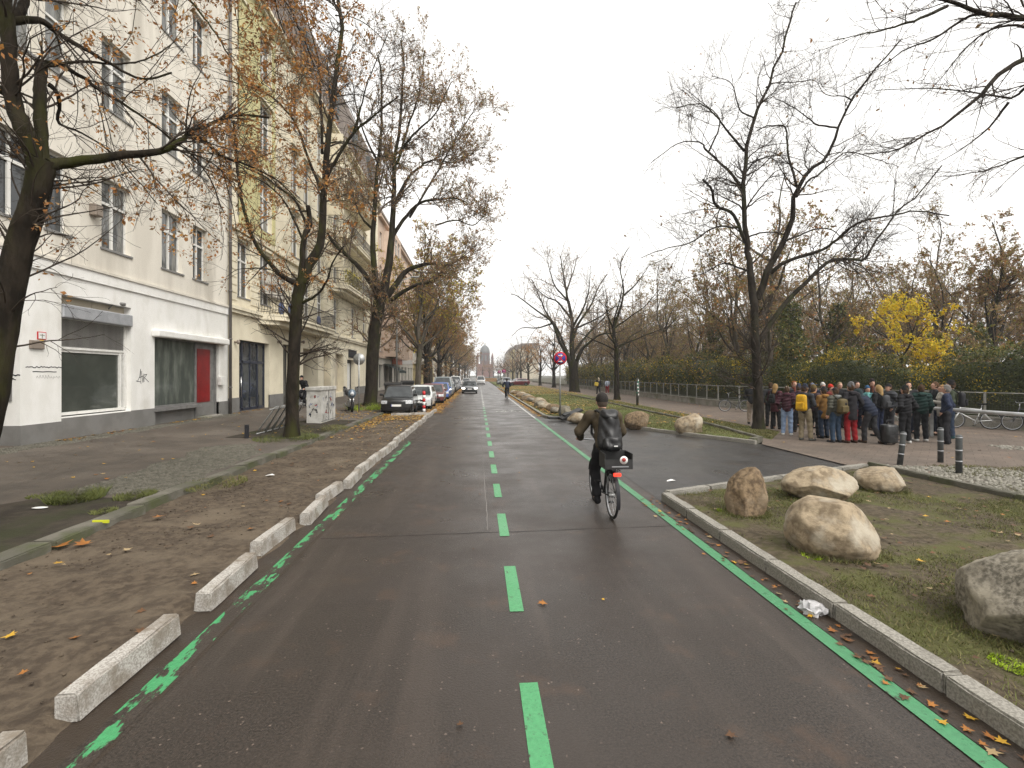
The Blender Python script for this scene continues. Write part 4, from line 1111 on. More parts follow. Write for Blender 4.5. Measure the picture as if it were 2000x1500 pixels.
# ------------------------------------------------------------------ houses on the left
def wall_with_holes(mb, x, y0, y1, z0, z1, holes, depth, mi=0, mi_rev=None):
    """wall facing +x at plane x; holes (ya, yb, za, zb[, depth]) get reveals going back"""
    ysv = sorted({y0, y1, *[max(y0, min(y1, h[0])) for h in holes], *[max(y0, min(y1, h[1])) for h in holes]})
    zsv = sorted({z0, z1, *[max(z0, min(z1, h[2])) for h in holes], *[max(z0, min(z1, h[3])) for h in holes]})
    for a, b in zip(ysv[:-1], ysv[1:]):
        run = None
        for c, d in zip(zsv[:-1], zsv[1:]):
            cy_, cz_ = (a + b) / 2, (c + d) / 2
            if any(h[0] < cy_ < h[1] and h[2] < cz_ < h[3] for h in holes):
                if run: mb.quad((x, a, run[0]), (x, b, run[0]), (x, b, run[1]), (x, a, run[1]), mi); run = None
            else:
                run = (run[0], d) if run else (c, d)
        if run: mb.quad((x, a, run[0]), (x, b, run[0]), (x, b, run[1]), (x, a, run[1]), mi)
    mr = mi if mi_rev is None else mi_rev
    for h in holes:
        ya, yb_, za, zb = h[:4]; dp = h[4] if len(h) > 4 else depth
        xi = x - dp
        mb.quad((x, ya, za), (x, ya, zb), (xi, ya, zb), (xi, ya, za), mr)
        mb.quad((x, yb_, za), (xi, yb_, za), (xi, yb_, zb), (x, yb_, zb), mr)
        mb.quad((x, ya, zb), (x, yb_, zb), (xi, yb_, zb), (xi, ya, zb), mr)
        mb.quad((x, ya, za), (xi, ya, za), (xi, yb_, za), (x, yb_, za), mr)
WIN = {}
def win_meshes(w, h, style, frame):
    key = (round(w, 2), round(h, 2), style, frame)
    if key in WIN: return WIN[key]
    f = 0.065; mb = MB()
    def bar(ya, yb_, za, zb, dx=0.0): mb.box((-0.03, ya, za), (0.04 + dx, yb_, zb))
    bar(-w / 2, -w / 2 + f, 0, h); bar(w / 2 - f, w / 2, 0, h); bar(-w / 2 + f, w / 2 - f, 0, f); bar(-w / 2 + f, w / 2 - f, h - f, h)
    panes = []
    iy0, iy1, iz0, iz1 = -w / 2 + f, w / 2 - f, f, h - f
    if style == 'T':                       # transom and centre mullion
        zt = h * 0.66
        bar(iy0, iy1, zt - 0.04, zt + 0.04, 0.02); bar(-0.045, 0.045, iz0, zt - 0.04, 0.012); bar(-0.035, 0.035, zt + 0.04, iz1, 0.012)
        panes = [(iy0, -0.045, iz0, zt - .04), (0.045, iy1, iz0, zt - .04), (iy0, -0.035, zt + .04, iz1), (0.035, iy1, zt + .04, iz1)]
    elif style == 'N':                     # narrow with transom
        zt = h * 0.68
        bar(iy0, iy1, zt - 0.035, zt + 0.035, 0.015)
        panes = [(iy0, iy1, iz0, zt - .035), (iy0, iy1, zt + .035, iz1)]
    else:
        panes = [(iy0, iy1, iz0, iz1)]
    fm = mb.mesh('window_frame', [frame])
    pm = []
    for (a, b, c, d) in panes:
        q = MB(); q.box((-0.012, a, c), (0.004, b, d)); pm.append(q)
    pms = [[q.mesh('pane', [g]) for q in pm] for g in (M['pane'], M['pane_curtain'])]
    s = MB(); s.box((0.0, -w / 2 - 0.06, -0.07), (0.24, w / 2 + 0.06, -0.005)); sm = s.mesh('sill', [M['grey_metal']])
    WIN[key] = (fm, pms, sm); return WIN[key]
def window(parent, x, y, z, w, h, style='T', frame=None, sill=True, rev=0.20):
    fm, pms, sm = win_meshes(w, h, style, frame or M['white_paint'])
    o = obj('window', fm, parent, (x - rev, y, z))
    ch = pms[1 if random.random() < 0.45 else 0]
    for p in ch: obj('pane', p, o)
    if sill: obj('sill', sm, o)
    return o
def ribbon(mb, pts, x, w=0.018, mi=0):
    """thin painted stroke on a wall facing +x; pts (y, z)"""
    for a, b in zip(pts[:-1], pts[1:]):
        dy, dz = b[0] - a[0], b[1] - a[1]; L = math.hypot(dy, dz) or 1e-6
        ny, nz = -dz / L * w / 2, dy / L * w / 2; ey, ez = dy / L * w * .3, dz / L * w * .3
        mb.quad((x, a[0] + ny - ey, a[1] + nz - ez), (x, a[0] - ny - ey, a[1] - nz - ez), (x, b[0] - ny + ey, b[1] - nz + ez), (x, b[0] + ny + ey, b[1] + nz + ez), mi)

Z0 = 0.30
# ---------------- house A: cream with whitewashed shop floor
A = thing('apartment_house', 'cream apartment house with empty white shop floor and roller shutter, nearest at left', 'building', (0, 0, 0))
yA0, yA1 = -6.0, FY(445)
zb_ = FZ(250, 545)                   # top of the white band
yd = FY(39)
sh1 = (FY(120), FY(256), FZ(120, 575))
sh2 = (FY(302), FY(427), FZ(302, 652))
mb = MB()
holes = [(yd - 2.3, yd, Z0 - 0.4, FZ(39, 600) - 0.35, 1.3), (sh1[0], sh1[1], Z0 + 0.62, sh1[2], 0.32), (sh2[0], sh2[1], Z0 - 0.3, sh2[2], 0.22)]
wall_with_holes(mb, FX, yA0, yA1, Z0 - 0.4, zb_, holes, 0.3)
mb.build('shop_wall', [M['white_wall']], A)
wins = []
colsA = [(FY(113), 0.80, 'N'), (FY(228), 1.28, 'T'), (FY(337), 1.28, 'T'), (FY(391), 1.05, 'T'), (FY(30), 1.2, 'T'), (FY(-60), 1.2, 'T')]
zA = FZ(228, 492); sth = FZ(228, 224) - zA
HA = 2.15
for r in range(4):
    for (yc, w_, st) in colsA: wins.append((yc, w_, st, zA + r * sth))
mb = MB()
wall_with_holes(mb, FX, yA0, yA1, zb_, 22.0, [(yc - w_ / 2, yc + w_ / 2, z, z + HA) for yc, w_, st, z in wins], 0.27)
mb.quad((FX, yA1, Z0 - .4), (FX - 12, yA1, Z0 - .4), (FX - 12, yA1, 22), (FX, yA1, 22)); mb.quad((FX, yA0, Z0 - .4), (FX - 12, yA0, Z0 - .4), (FX - 12, yA0, 22), (FX, yA0, 22))
mb.build('upper_wall', [M['cream_wall']], A)
for yc, w_, st, z in wins: window(A, FX, yc, z, w_, HA, st)
mb = MB(); mb.box((FX - 12, yA0, 22), (FX + 0.35, yA1, 22.4)); mb.prism([(FX + 0.3, 22.4), (FX - 6, 25.5), (FX - 12, 22.4)], 'y', yA0, yA1); mb.build('roof', [M['roof_tile']], A)
mb = MB(); mb.box((FX + 0.003, yA0, zb_ - 0.38), (FX + 0.05, yA1 - 0.02, zb_ - 0.06)); mb.build('band', [M['white_wall']], A)
mb = MB(); mb.box((FX + 0.003, yA0, zb_ - 0.06), (FX + 0.09, yA1 - 0.02, zb_ + 0.02)); mb.build('band_moulding', [M['cream_wall']], A)
zp = Z0 + 0.52                       # plinth, standing a little proud, cut at the openings
for a, b, zt in ((yA0, yd - 2.3, zp), (yd - 0.010, sh1[0] - 0.003, zp), (sh1[0], sh1[1], Z0 + 0.60), (sh1[1] + 0.003, sh2[0], zp + 0.1), (sh2[1], yA1 - 0.02, zp + 0.1)):
    mb = MB(); mb.box((FX - 0.1, a, Z0 - 0.4), (FX + 0.025, b, zt)); mb.build('plinth', [M['grey_plinth']], A)
mb = MB(); mb.box((FX - 1.3, yd + 0.002, Z0 - 0.4), (FX - 0.101, yd - 0.010, zp)); mb.build('plinth', [M['grey_plinth']], A)
mb = MB(); mb.box((FX - 1.25, yd - 2.28, Z0 - .4), (FX - 1.2, yd - 0.02, 3.6)); dr = mb.build('door', [M['taupe']], A)
mb = MB(); mb.box((FX - 1.199, yd - 0.35, Z0 + 0.9), (FX - 1.13, yd - 0.31, Z0 + 1.3)); mb.build('handle', [M['chrome']], dr)
# shop window with roller shutter
x1 = FX - 0.26
ya, yb2 = sh1[0], sh1[1]
zt1, zbx0, zbx1, zsh, zgl = sh1[2], FZ(180, 622), FZ(180, 609), FZ(180, 680), FZ(180, 803)
S = MB()
S.box((FX - 0.31, ya, zbx1 + 0.02), (FX - 0.22, (ya + yb2) / 2 - 0.005, zt1 - 0.01)); S.box((FX - 0.31, (ya + yb2) / 2 + 0.005, zbx1 + 0.02), (FX - 0.222, yb2, zt1 - 0.01))
S.build('sign_panel', [M['tan_wall']], A)
S = MB(); S.cbox((FX - 0.06, (ya + yb2) / 2, (zbx0 + zbx1) / 2), (0.26, yb2 - ya - 0.01, abs(zbx1 - zbx0) + 0.18), 0, 0.03); sb = S.build('shutter_box', [M['alu']], A)
nsl = 26; gz = Z0 + 0.72
yg1 = yb2 - 0.28
SH = empty('roller_shutter', (0, 0, 0), 0, A)
zs0, zs1 = zsh, zbx0 - 0.09
slm = MB(); slm.prism([(0, 0), (0.014, 0.012), (0.02, (zs1 - zs0) / nsl * .5), (0.012, (zs1 - zs0) / nsl - 0.008), (0, (zs1 - zs0) / nsl - 0.004)], 'y', ya + 0.02, yb2 - 0.02)
slm = slm.mesh('slat', [M['grey_metal']])
for i in range(nsl): obj('slat', slm, SH, (FX - 0.19, 0, zs0 + (zs1 - zs0) * i / nsl))
S = MB(); S.box((FX - 0.22, ya + 0.01, zs0 - 0.07), (FX - 0.15, yb2 - 0.01, zs0 - 0.004)); S.build('bottom_rail', [M['white_paint']], SH)
S = MB()
S.box((FX - 0.26, ya + 0.002, gz - 0.06), (FX - 0.16, yb2 - 0.002, gz + 0.02)); S.box((FX - 0.25, yg1, gz + 0.02), (FX - 0.17, yg1 + 0.09, zs0 - 0.08)); S.box((FX - 0.25, yb2 - 0.10, gz + 0.02), (FX - 0.14, yb2 - 0.004, zs0 + 1.2))
S.box((FX - 0.25, ya + 0.002, zs0 - 0.15), (FX - 0.19, yb2 - 0.1, zs0 - 0.075))
wf = S.build('window', [M['white_paint']], A)
S = MB(); S.box((FX - 0.24, ya, gz + 0.02), (FX - 0.225, yg1, zs0 - 0.15)); S.build('pane', [M['shop_glass']], wf)
S = MB(); S.box((FX - 0.24, yg1 + 0.09, gz + 0.02), (FX - 0.228, yb2 - 0.1, zs0 - 0.15)); S.build('pane', [M['soaped_glass']], wf)
S = MB(); S.box((FX - 0.3, ya, Z0 - 0.3), (FX - 0.28, yb2, gz)); S.build('back_panel', [M['grey_plinth']], A)
S = MB(); S.tube([(FX - 0.2, yb2 - 0.75, zbx1 + 0.42), (FX + 0.05, yb2 - 0.35, zbx1 + 0.40)], 0.055, 8); S.tube([(FX - 0.22, yb2 - 0.7, zbx1 + 0.2), (FX - 0.12, yb2 - 0.62, zbx1 + 0.38)], 0.02, 6); S.build('security_camera', [M['grey_metal']], A)
# soaped window and red door
x2 = FX - 0.12
ysp = FY(388); zt2 = sh2[2] - 0.12; zb2 = FZ(345, 793)
S = MB(); fw = 0.07
for a, b, c, d in ((sh2[0], sh2[0] + fw, zb2, zt2), (ysp - fw, ysp, Z0 - .1, zt2), (sh2[0] + fw, ysp - fw, zb2, zb2 + fw), (sh2[0] + fw, sh2[1], zt2 - 0.02, zt2 + 0.1), (sh2[1] - fw, sh2[1] - 0.002, Z0 - .1, zt2)):
    S.box((x2 - 0.05, a, c), (x2 + 0.03, b, d))
sw = S.build('window', [M['grey_metal']], A)
S = MB(); S.box((x2 - 0.03, sh2[0] + fw, zb2 + fw), (x2 - 0.01, ysp - fw, zt2)); S.build('pane', [M['soaped_glass']], sw)
S = MB(); S.box((x2 - 0.02, sh2[0] - 0.06, zb2 - 0.12), (FX + 0.14, ysp + 0.02, zb2 - 0.003)); S.build('sill', [M['grey_metal']], sw)
S = MB(); S.box((FX - 0.2, sh2[0], Z0 - .3), (FX - 0.13, ysp - 0.02, zb2 - 0.12)); S.build('back_panel', [M['grey_plinth']], A)
S = MB(); S.box((FX - 0.2, ysp, Z0 + 0.05), (FX - 0.17, sh2[1], zt2)); rd = S.build('door', [M['grey_metal']], A)
S = MB(); S.box((FX - 0.169, ysp + 0.18, FZ(405, 785)), (FX - 0.15, sh2[1] - 0.42, FZ(405, 682))); S.build('red_panel', [M['red_paint']], rd)
S = MB(); S.box((FX - 0.168, ysp + 0.04, Z0 + .1), (FX - 0.14, sh2[1] - 0.1, FZ(405, 786) - 0.02)); S.build('kick_panel', [M['grey_plinth']], rd)
S = MB(); S.cbox((FX - 0.02, (ysp + sh2[1]) / 2, Z0 - 0.02), (0.5, sh2[1] - ysp - 0.1, 0.22), 0, 0.03); S.build('step', [M['concrete']], A)
S = MB(); S.cbox((FX + 0.12, (sh2[0] + sh2[1]) / 2 + 0.15, sh2[2] + 0.02), (0.28, sh2[1] - sh2[0] + 0.65, 0.26), 0, 0.05); S.build('ledge', [M['white_wall']], A)
# small things fixed to the wall
S = MB(); S.cbox((FX + 0.03, FY(70), FZ(70, 673)), (0.05, 0.42, 0.22), 0, 0.015); S.build('name_plate', [M['taupe']], A)
S = MB(); S.box((FX + 0.003, FY(72), FZ(79, 663)), (FX + 0.02, FY(89), FZ(79, 648))); pl = S.build('notice_sign', [M['sign_red']], A)
S = MB(); S.box((FX + 0.021, FY(73.5), FZ(79, 661.5)), (FX + 0.025, FY(87.5), FZ(79, 649.5))); S.build('sign_face', [M['sign_white']], pl)
S = MB(); S.box((FX + 0.026, FY(76), FZ(79, 655)), (FX + 0.028, FY(85), FZ(79, 654))); S.box((FX + 0.026, FY(80.1), FZ(79, 661)), (FX + 0.028, FY(81), FZ(79, 652))); S.build('sign_lines', [M['leaf_green']], pl)
S = MB(); S.box((FX + 0.003, FY(77), FZ(79, 675)), (FX + 0.018, FY(84), FZ(79, 664))); S.build('yellow_sign', [M['sign_yellow']], A)
S = MB(); S.cbox((FX + 0.08, FY(429), FZ(431, 744)), (0.14, 0.36, 0.38), 0, 0.02); S.build('letter_box', [M['white_paint']], A)
S = MB(); S.cbox((FX + 0.1, FY(181), FZ(181, 411)), (0.2, 0.30, 0.34), 0, 0.02); S.box((FX + 0.2, FY(181) - 0.1, FZ(181, 421)), (FX + 0.22, FY(181) + 0.1, FZ(181, 401))); S.build('wall_lamp', [M['taupe']], A)
S = MB(); S.box((FX - 0.62, yd - 0.03, FZ(22, 785)), (FX - 0.18, yd - 0.004, FZ(22, 745))); ic = S.build('intercom', [M['grey_metal']], A)
S = MB()
for i in range(6):
    for j in range(2): S.box((FX - 0.55 + j * 0.18, yd - 0.036, FZ(22, 782) + i * 0.085), (FX - 0.45 + j * 0.18, yd - 0.03, FZ(22, 782) + i * 0.085 + 0.03))
S.build('bell_button', [M['sign_white']], ic)
# tags sprayed on the wall
S = MB()
yt, zt_ = FY(279), FZ(279, 738)
for st in ([(-.28, -.12), (-.16, 0.05), (-.12, .3), (-.10, -.2)], [(-.2, .0), (.0, .06)], [(-.08, .22), (0, -.16), (.05, .14)], [(.05, .1), (.06, -.14)], [(.06, .1), (.2, .12), (.08, .0), (.3, -.14)], [(-.34, -.1), (-.1, -.14)]):
    ribbon(S, [(yt + a, zt_ + b) for a, b in st], FX + 0.004, 0.02)
rs = random.Random(3)
y0_, z_ = FY(50), FZ(80, 717)
ribbon(S, [(y0_ + i * 0.045, z_ + rs.uniform(-0.02, 0.02)) for i in range(26)], FX + 0.004, 0.022)
ribbon(S, [(y0_ + 0.2 + i * 0.06, FZ(80, 726) + 0.004 * math.sin(i)) for i in range(13)], FX + 0.004, 0.022)
S.build('graffiti', [M['ink']], A)
S = MB()
for i in range(9): ribbon(S, [(y0_ + 0.3 + i * 0.085, FZ(80, 738) + rs.uniform(-.04, .0)), (y0_ + 0.33 + i * 0.085, FZ(80, 736) + rs.uniform(0, .05)), (y0_ + 0.36 + i * 0.085, FZ(80, 738))], FX + 0.004, 0.012)
S.build('graffiti', [M['ink_grey']], A)
S = MB(); S.M = Matrix.Translation((FX, yd - 0.005, 0)) @ Matrix.Rotation(-math.pi / 2, 4, 'Z')
for zz, n_, w_ in ((FZ(20, 725), 8, .02), (FZ(20, 733), 12, .03), (FZ(20, 739), 9, .028), (FZ(20, 742), 10, .022), (FZ(30, 715), 6, 0.015)):
    ribbon(S, [(-0.55 + i * 0.05, zz + rs.uniform(-0.02, 0.02)) for i in range(n_)], 0.0, w_)
S.build('graffiti', [M['ink']], A)
S = MB()
S.tube([(FX + 0.12, yA1 - 0.02, Z0 - 0.1), (FX + 0.12, yA1 - 0.02, 22.0)], 0.065, 10)
for z in np.arange(1.5, 21, 2.2): S.cyl((FX + 0.12, yA1 - 0.02, z), (FX + 0.12, yA1 - 0.02, z + 0.06), 0.085, 10)
S.build('downpipe', [M['pipe']], A)

# ---------------- house B: ivory with balconies and olive panels
B = thing('apartment_house', 'ivory apartment house with rounded iron balcony, olive upper panels and dark blue shop door', 'building')
yB0, yB1 = yA1 + 0.03, FY(738)
zBc = FZ(470, 612)
eave = 2.08 + 1.70 * abs(FX)
sd = (FY(467), FY(526), Z0 - 0.1, FZ(467, 663))
def arch(a, b, c, d): return (a, b, c, d)
gh = [(*sd, 0.35), (FY(553), FY(572), Z0 - 0.1, FZ(553, 672), 0.4), (FY(592), FY(621), Z0 - .1, FZ(592, 680), 1.1), (FY(632), FY(646), Z0 + 0.4, FZ(632, 686), 0.5), (FY(655), FY(671), Z0 + 0.4, FZ(655, 690), 0.5), (FY(678), FY(694), Z0 - .1, FZ(678, 702), 0.4)]
mb = MB(); wall_with_holes(mb, FX, yB0, yB1, Z0 - 0.4, zBc, gh, 0.4); mb.build('shop_wall', [M['ivory_wall']], B)
flr = [zBc + 0.45 + i * (eave - zBc - 0.6) / 4 for i in range(4)]
colsB = [(FY(476), 1.25), (FY(519), 1.35), (FY(577), 1.3), (FY(600), 1.3), (FY(625), 1.3), (FY(656), 1.3), (FY(690), 1.4), (FY(712), 1.4)]
mb = MB()
hb = []
for r, z in enumerate(flr):
    for i, (yc, w_) in enumerate(colsB):
        hh = 2.7 if r < 3 else 2.3
        dz = 0.0 if i > 1 else 0.35
        hb.append((yc - w_ / 2, yc + w_ / 2, z + dz, z + dz + hh))
wall_with_holes(mb, FX, yB0, yB1, zBc, eave, hb, 0.27)
mb.quad((FX, yB0, Z0 - .4), (FX - 12, yB0, Z0 - .4), (FX - 12, yB0, eave), (FX, yB0, eave)); mb.quad((FX, yB1, Z0 - .4), (FX - 12, yB1, Z0 - .4), (FX - 12, yB1, eave), (FX, yB1, eave))
mb.build('upper_wall', [M['ivory_wall']], B)
for (a, b, c, d) in hb: window(B, FX, (a + b) / 2, c, b - a, d - c, 'T')
# olive panels framed round the two left window columns
zO0 = FZ(467, 437)
mb = MB()
oy0, oy1 = FY(466), FY(536)
wall_with_holes(mb, FX + 0.06, oy0, oy1, zO0, eave - 0.2, [(h[0] - 0.14, h[1] + 0.14, h[2] - 0.1, h[3] + 0.12) for h in hb if oy0 < h[0] and h[1] < oy1 and h[2] > zO0], 0.058)
for (y_a, y_b) in ((oy0, oy0 + 0.001), (oy1 - 0.001, oy1)): mb.box((FX + 0.002, y_a, zO0), (FX + 0.06, y_b, eave - 0.2))
mb.box((FX + 0.002, oy0, zO0 - 0.001), (FX + 0.06, oy1, zO0)); mb.build('olive_panel', [M['olive_wall']], B)
for (a, b, c, d) in hb:
    if d > eave - 1: pass
    S = MB(); S.box((FX + 0.002, a - 0.14, d + 0.125), (FX + 0.13, b + 0.14, d + 0.26)); S.build('window_lintel', [M['ivory_wall']], B)
mb = MB()
for z, p in ((zBc, 0.16), (zBc + 0.16, 0.24), (flr[1] - 0.5, 0.18), (flr[2] - 0.5, 0.14), (eave - 0.3, 0.25), (eave - 0.12, 0.42)):
    mb.box((FX + 0.003, yB0, z - 0.06), (FX + p, yB1, z + 0.1))
mb.build('cornice', [M['ivory_wall']], B)
# raised courses of the rusticated first floor
for i in range(9):
    z = zBc + 0.55 + i * 0.36
    for a, b in zip([yB0] + [h[1] + 0.12 for h in sorted(hb[:len(colsB)])], [h[0] - 0.12 for h in sorted(hb[:len(colsB)])] + [yB1]):
        if b - a > 0.2: mb = MB(); mb.box((FX + 0.002, a, z), (FX + 0.035, b, z + 0.31)); mb.build('rusticated_course', [M['ivory_wall']], B)
for a, b in zip([yB0] + [g[1] for g in gh], [g[0] for g in gh] + [yB1]):
    mb = MB(); mb.box((FX - 0.05, a, Z0 - 0.4), (FX + 0.02, b, Z0 + 0.72)); mb.build('plinth', [M['grey_plinth']], B)
mb = MB()
mb.quad((FX + 0.35, yB0, eave), (FX + 0.35, yB1, eave), (FX - 0.35, yB1, eave + 4.8), (FX - 0.35, yB0, eave + 4.8)); mb.quad((FX - 0.35, yB0, eave + 4.8), (FX - 0.35, yB1, eave + 4.8), (FX - 9, yB1, eave + 6), (FX - 9, yB0, eave + 6))
mb.quad((FX + 0.35, yB0, eave), (FX - 0.35, yB0, eave + 4.8), (FX - 9, yB0, eave + 6), (FX - 9, yB0, eave)); mb.quad((FX + 0.35, yB1, eave), (FX - 0.35, yB1, eave + 4.8), (FX - 9, yB1, eave + 6), (FX - 9, yB1, eave))
mb.quad((FX + 0.35, yB0, eave), (FX + 0.35, yB1, eave), (FX - 1, yB1, eave - 0.01), (FX - 1, yB0, eave - 0.01))
rf = mb.build('roof', [M['roof_tile']], B)
for i in range(5):
    y_ = yB0 + 3 + i * 6.3; S = MB(); S.box((FX - 1.2, y_, eave + 1.0), (FX + 0.32, y_ + 1.5, eave + 2.9)); dm = S.build('dormer', [M['slate']], rf)
# balconies
def balcony(y0, y1, z, proj, curved, side_wall=False):
    b = empty('balcony', (FX, 0, z), 0, B)
    n = 14; pts = []
    for i in range(n + 1):
        t = i / n; y_ = y0 + (y1 - y0) * t
        e = min(t, 1 - t) * (y1 - y0)
        x_ = proj * (1 - (1 - min(1, e / (0.9 if curved else 0.15))) ** 2) ** 0.5 if e < 0.9 else proj
        pts.append((x_ + 0.02, y_))
    S = MB(); S.prism([(0, y1)] + [(0, y0)] + pts, 'z', -0.32, -0.1); S.prism([(0, y1), (0, y0)] + [(p[0] + 0.07, p[1]) for p in pts[1:-1]], 'z', -0.098, 0.0); 
    S.prism([(0, y1), (0, y0)] + [(p[0] * 0.7, p[1]) for p in pts], 'z', -0.55, -0.322); S.build('slab', [M['ivory_wall']], b)
    R = MB()
    for zz, r in ((0.1, 0.018), (1.0, 0.028), (0.82, 0.012)): R.tube([(p[0], p[1], zz) for p in pts], r, 5)
    for a, c in zip(pts[:-1], pts[1:]):
        L = math.dist(a, c); m = max(1, int(L / 0.13))
        for k_ in range(m):
            t = k_ / m; x_, y_ = a[0] + (c[0] - a[0]) * t, a[1] + (c[1] - a[1]) * t
            R.tube([(x_, y_, 0), (x_ + 0.05, y_, 0.3), (x_, y_, 0.6), (x_, y_, 1.0)], 0.011, 4)
    R.build('railing', [M['iron']], b)
    return b
bz = zBc + 0.25
b1_ = balcony(FY(503), FY(628), bz, 1.15, True)
S = MB()
for (yy, zz, s) in ((FY(522), 0.38, .22), (FY(541), 0.5, .2), (FY(600), 0.4, .2)): S.ell((0.75, yy, zz), (s * .7, s, s * 1.7), 10, 8)
S.build('covered_planter', [M['ink_blue']], b1_)
S = MB()
for i in range(4):
    S.box((0.20, FY(503) + 0.3 + i * 0.9, 1.05), (0.23, FY(503) + 0.35 + i * 0.9, 2.3))
for zz in (1.05, 1.6, 2.25): S.box((0.20, FY(503) + 0.3, zz), (0.23, FY(503) + 3.05, zz + 0.05))
S.build('trellis', [M['taupe']], b1_)
S = MB(); S.box((0.16, FY(503) + 0.3, 1.0), (0.18, FY(503) + 3.05, 2.3)); S.build('screen', [M['pale_wall']], b1_)
for r in (1, 2, 3):
    bb = balcony(FY(640), FY(712), flr[r] - 0.35, 1.3, False)
    S = MB(); S.box((0.02, FY(640) + 0.05, 1.2), (1.15, FY(640) + 0.25, flr[1] - flr[0] - 0.55)); S.build('side_wall', [M['ivory_wall']], bb)
lv_ = np.random.default_rng(5); pts = np.stack([lv_.uniform(0.7, 1.3, 700), lv_.uniform(FY(652), FY(680), 700), lv_.uniform(0.4, 1.5, 700)], 1)
V, F = leaf_quads(lv_, pts, 0.16)
tag(obj('planter_leaves', np_mesh('planter_leaves', V, F, [M['leaf_lemon'], M['leaf_olive']], lv_.choice(2, len(F))), B, (FX, 0, flr[1] - 0.35)), kind='stuff')
# shop front in dark blue
xs_ = FX - 0.3
S = MB(); yA_, yB_ = sd[0], sd[1]; zT = sd[3]; ztr = FZ(480, 706); ydr = FY(483)
for a, b, c, d in ((yA_, yA_ + .08, Z0, zT), (ydr - .06, ydr + .08, Z0, zT), (yB_ - .08, yB_, Z0, zT), (FY(498), FY(498) + .06, Z0, zT), (FY(512), FY(512) + .06, Z0, zT), (yA_, yB_, ztr - .08, ztr + .06), (yA_, yB_, Z0 - 0.05, Z0 + 0.16), (yA_, yB_, zT - .08, zT)):
    S.box((xs_ - 0.03, a, c), (xs_ + 0.05, b, d))
sf = S.build('shop_front', [M['blue_frame']], B)
for a, b in ((yA_ + .08, ydr - .06), (ydr + .08, FY(498)), (FY(498) + .06, FY(512)), (FY(512) + .06, yB_ - .08)):
    for c, d in ((Z0 + .16, ztr - .08), (ztr + .06, zT - .08)):
        S = MB(); S.box((xs_ - .015, a, c), (xs_ + .005, b, d)); S.build('pane', [M['pane']], sf)
S = MB(); S.tube([(xs_ + .1, ydr - .2, Z0 + .7), (xs_ + .1, ydr - .2, Z0 + 1.7)], 0.02, 6); S.build('handle', [M['chrome']], sf)
for i, g in enumerate(gh[1:]):
    S = MB(); dp = g[4]
    S.box((FX - dp - 0.05, g[0], Z0 - .2), (FX - dp + 0.004, g[1], g[3])); o = S.build('door', [[M['dark_frame'], M['taupe'], M['tan_wall'], M['tan_wall'], M['dark_frame']][i]], B)
    if i in (0, 1, 4):
        S = MB(); w_ = g[1] - g[0]; S.box((FX - dp + 0.005, g[0] + w_ * .18, Z0 + 0.5), (FX - dp + 0.02, g[1] - w_ * .18, g[3] - 0.3)); S.build('pane', [M['pane'] if i != 4 else M['white_paint']], o)
S = MB(); S.cbox((FX + 0.05, (FY(680) + FY(695)) / 2, FZ(687, 691)), (0.08, FY(695) - FY(680), 0.7), 0, 0.03); S.build('shop_sign', [M['ink']], B)
for px in (458, 542, 588, 650, 676):
    S = MB(); S.cyl((FX, FY(px), FZ(px, 668)), (FX + 0.15, FY(px), FZ(px, 668)), 0.05, 8); S.ell((FX + 0.17, FY(px), FZ(px, 668)), (0.09, 0.09, 0.11), 8, 6); S.build('wall_lamp', [M['taupe']], B)

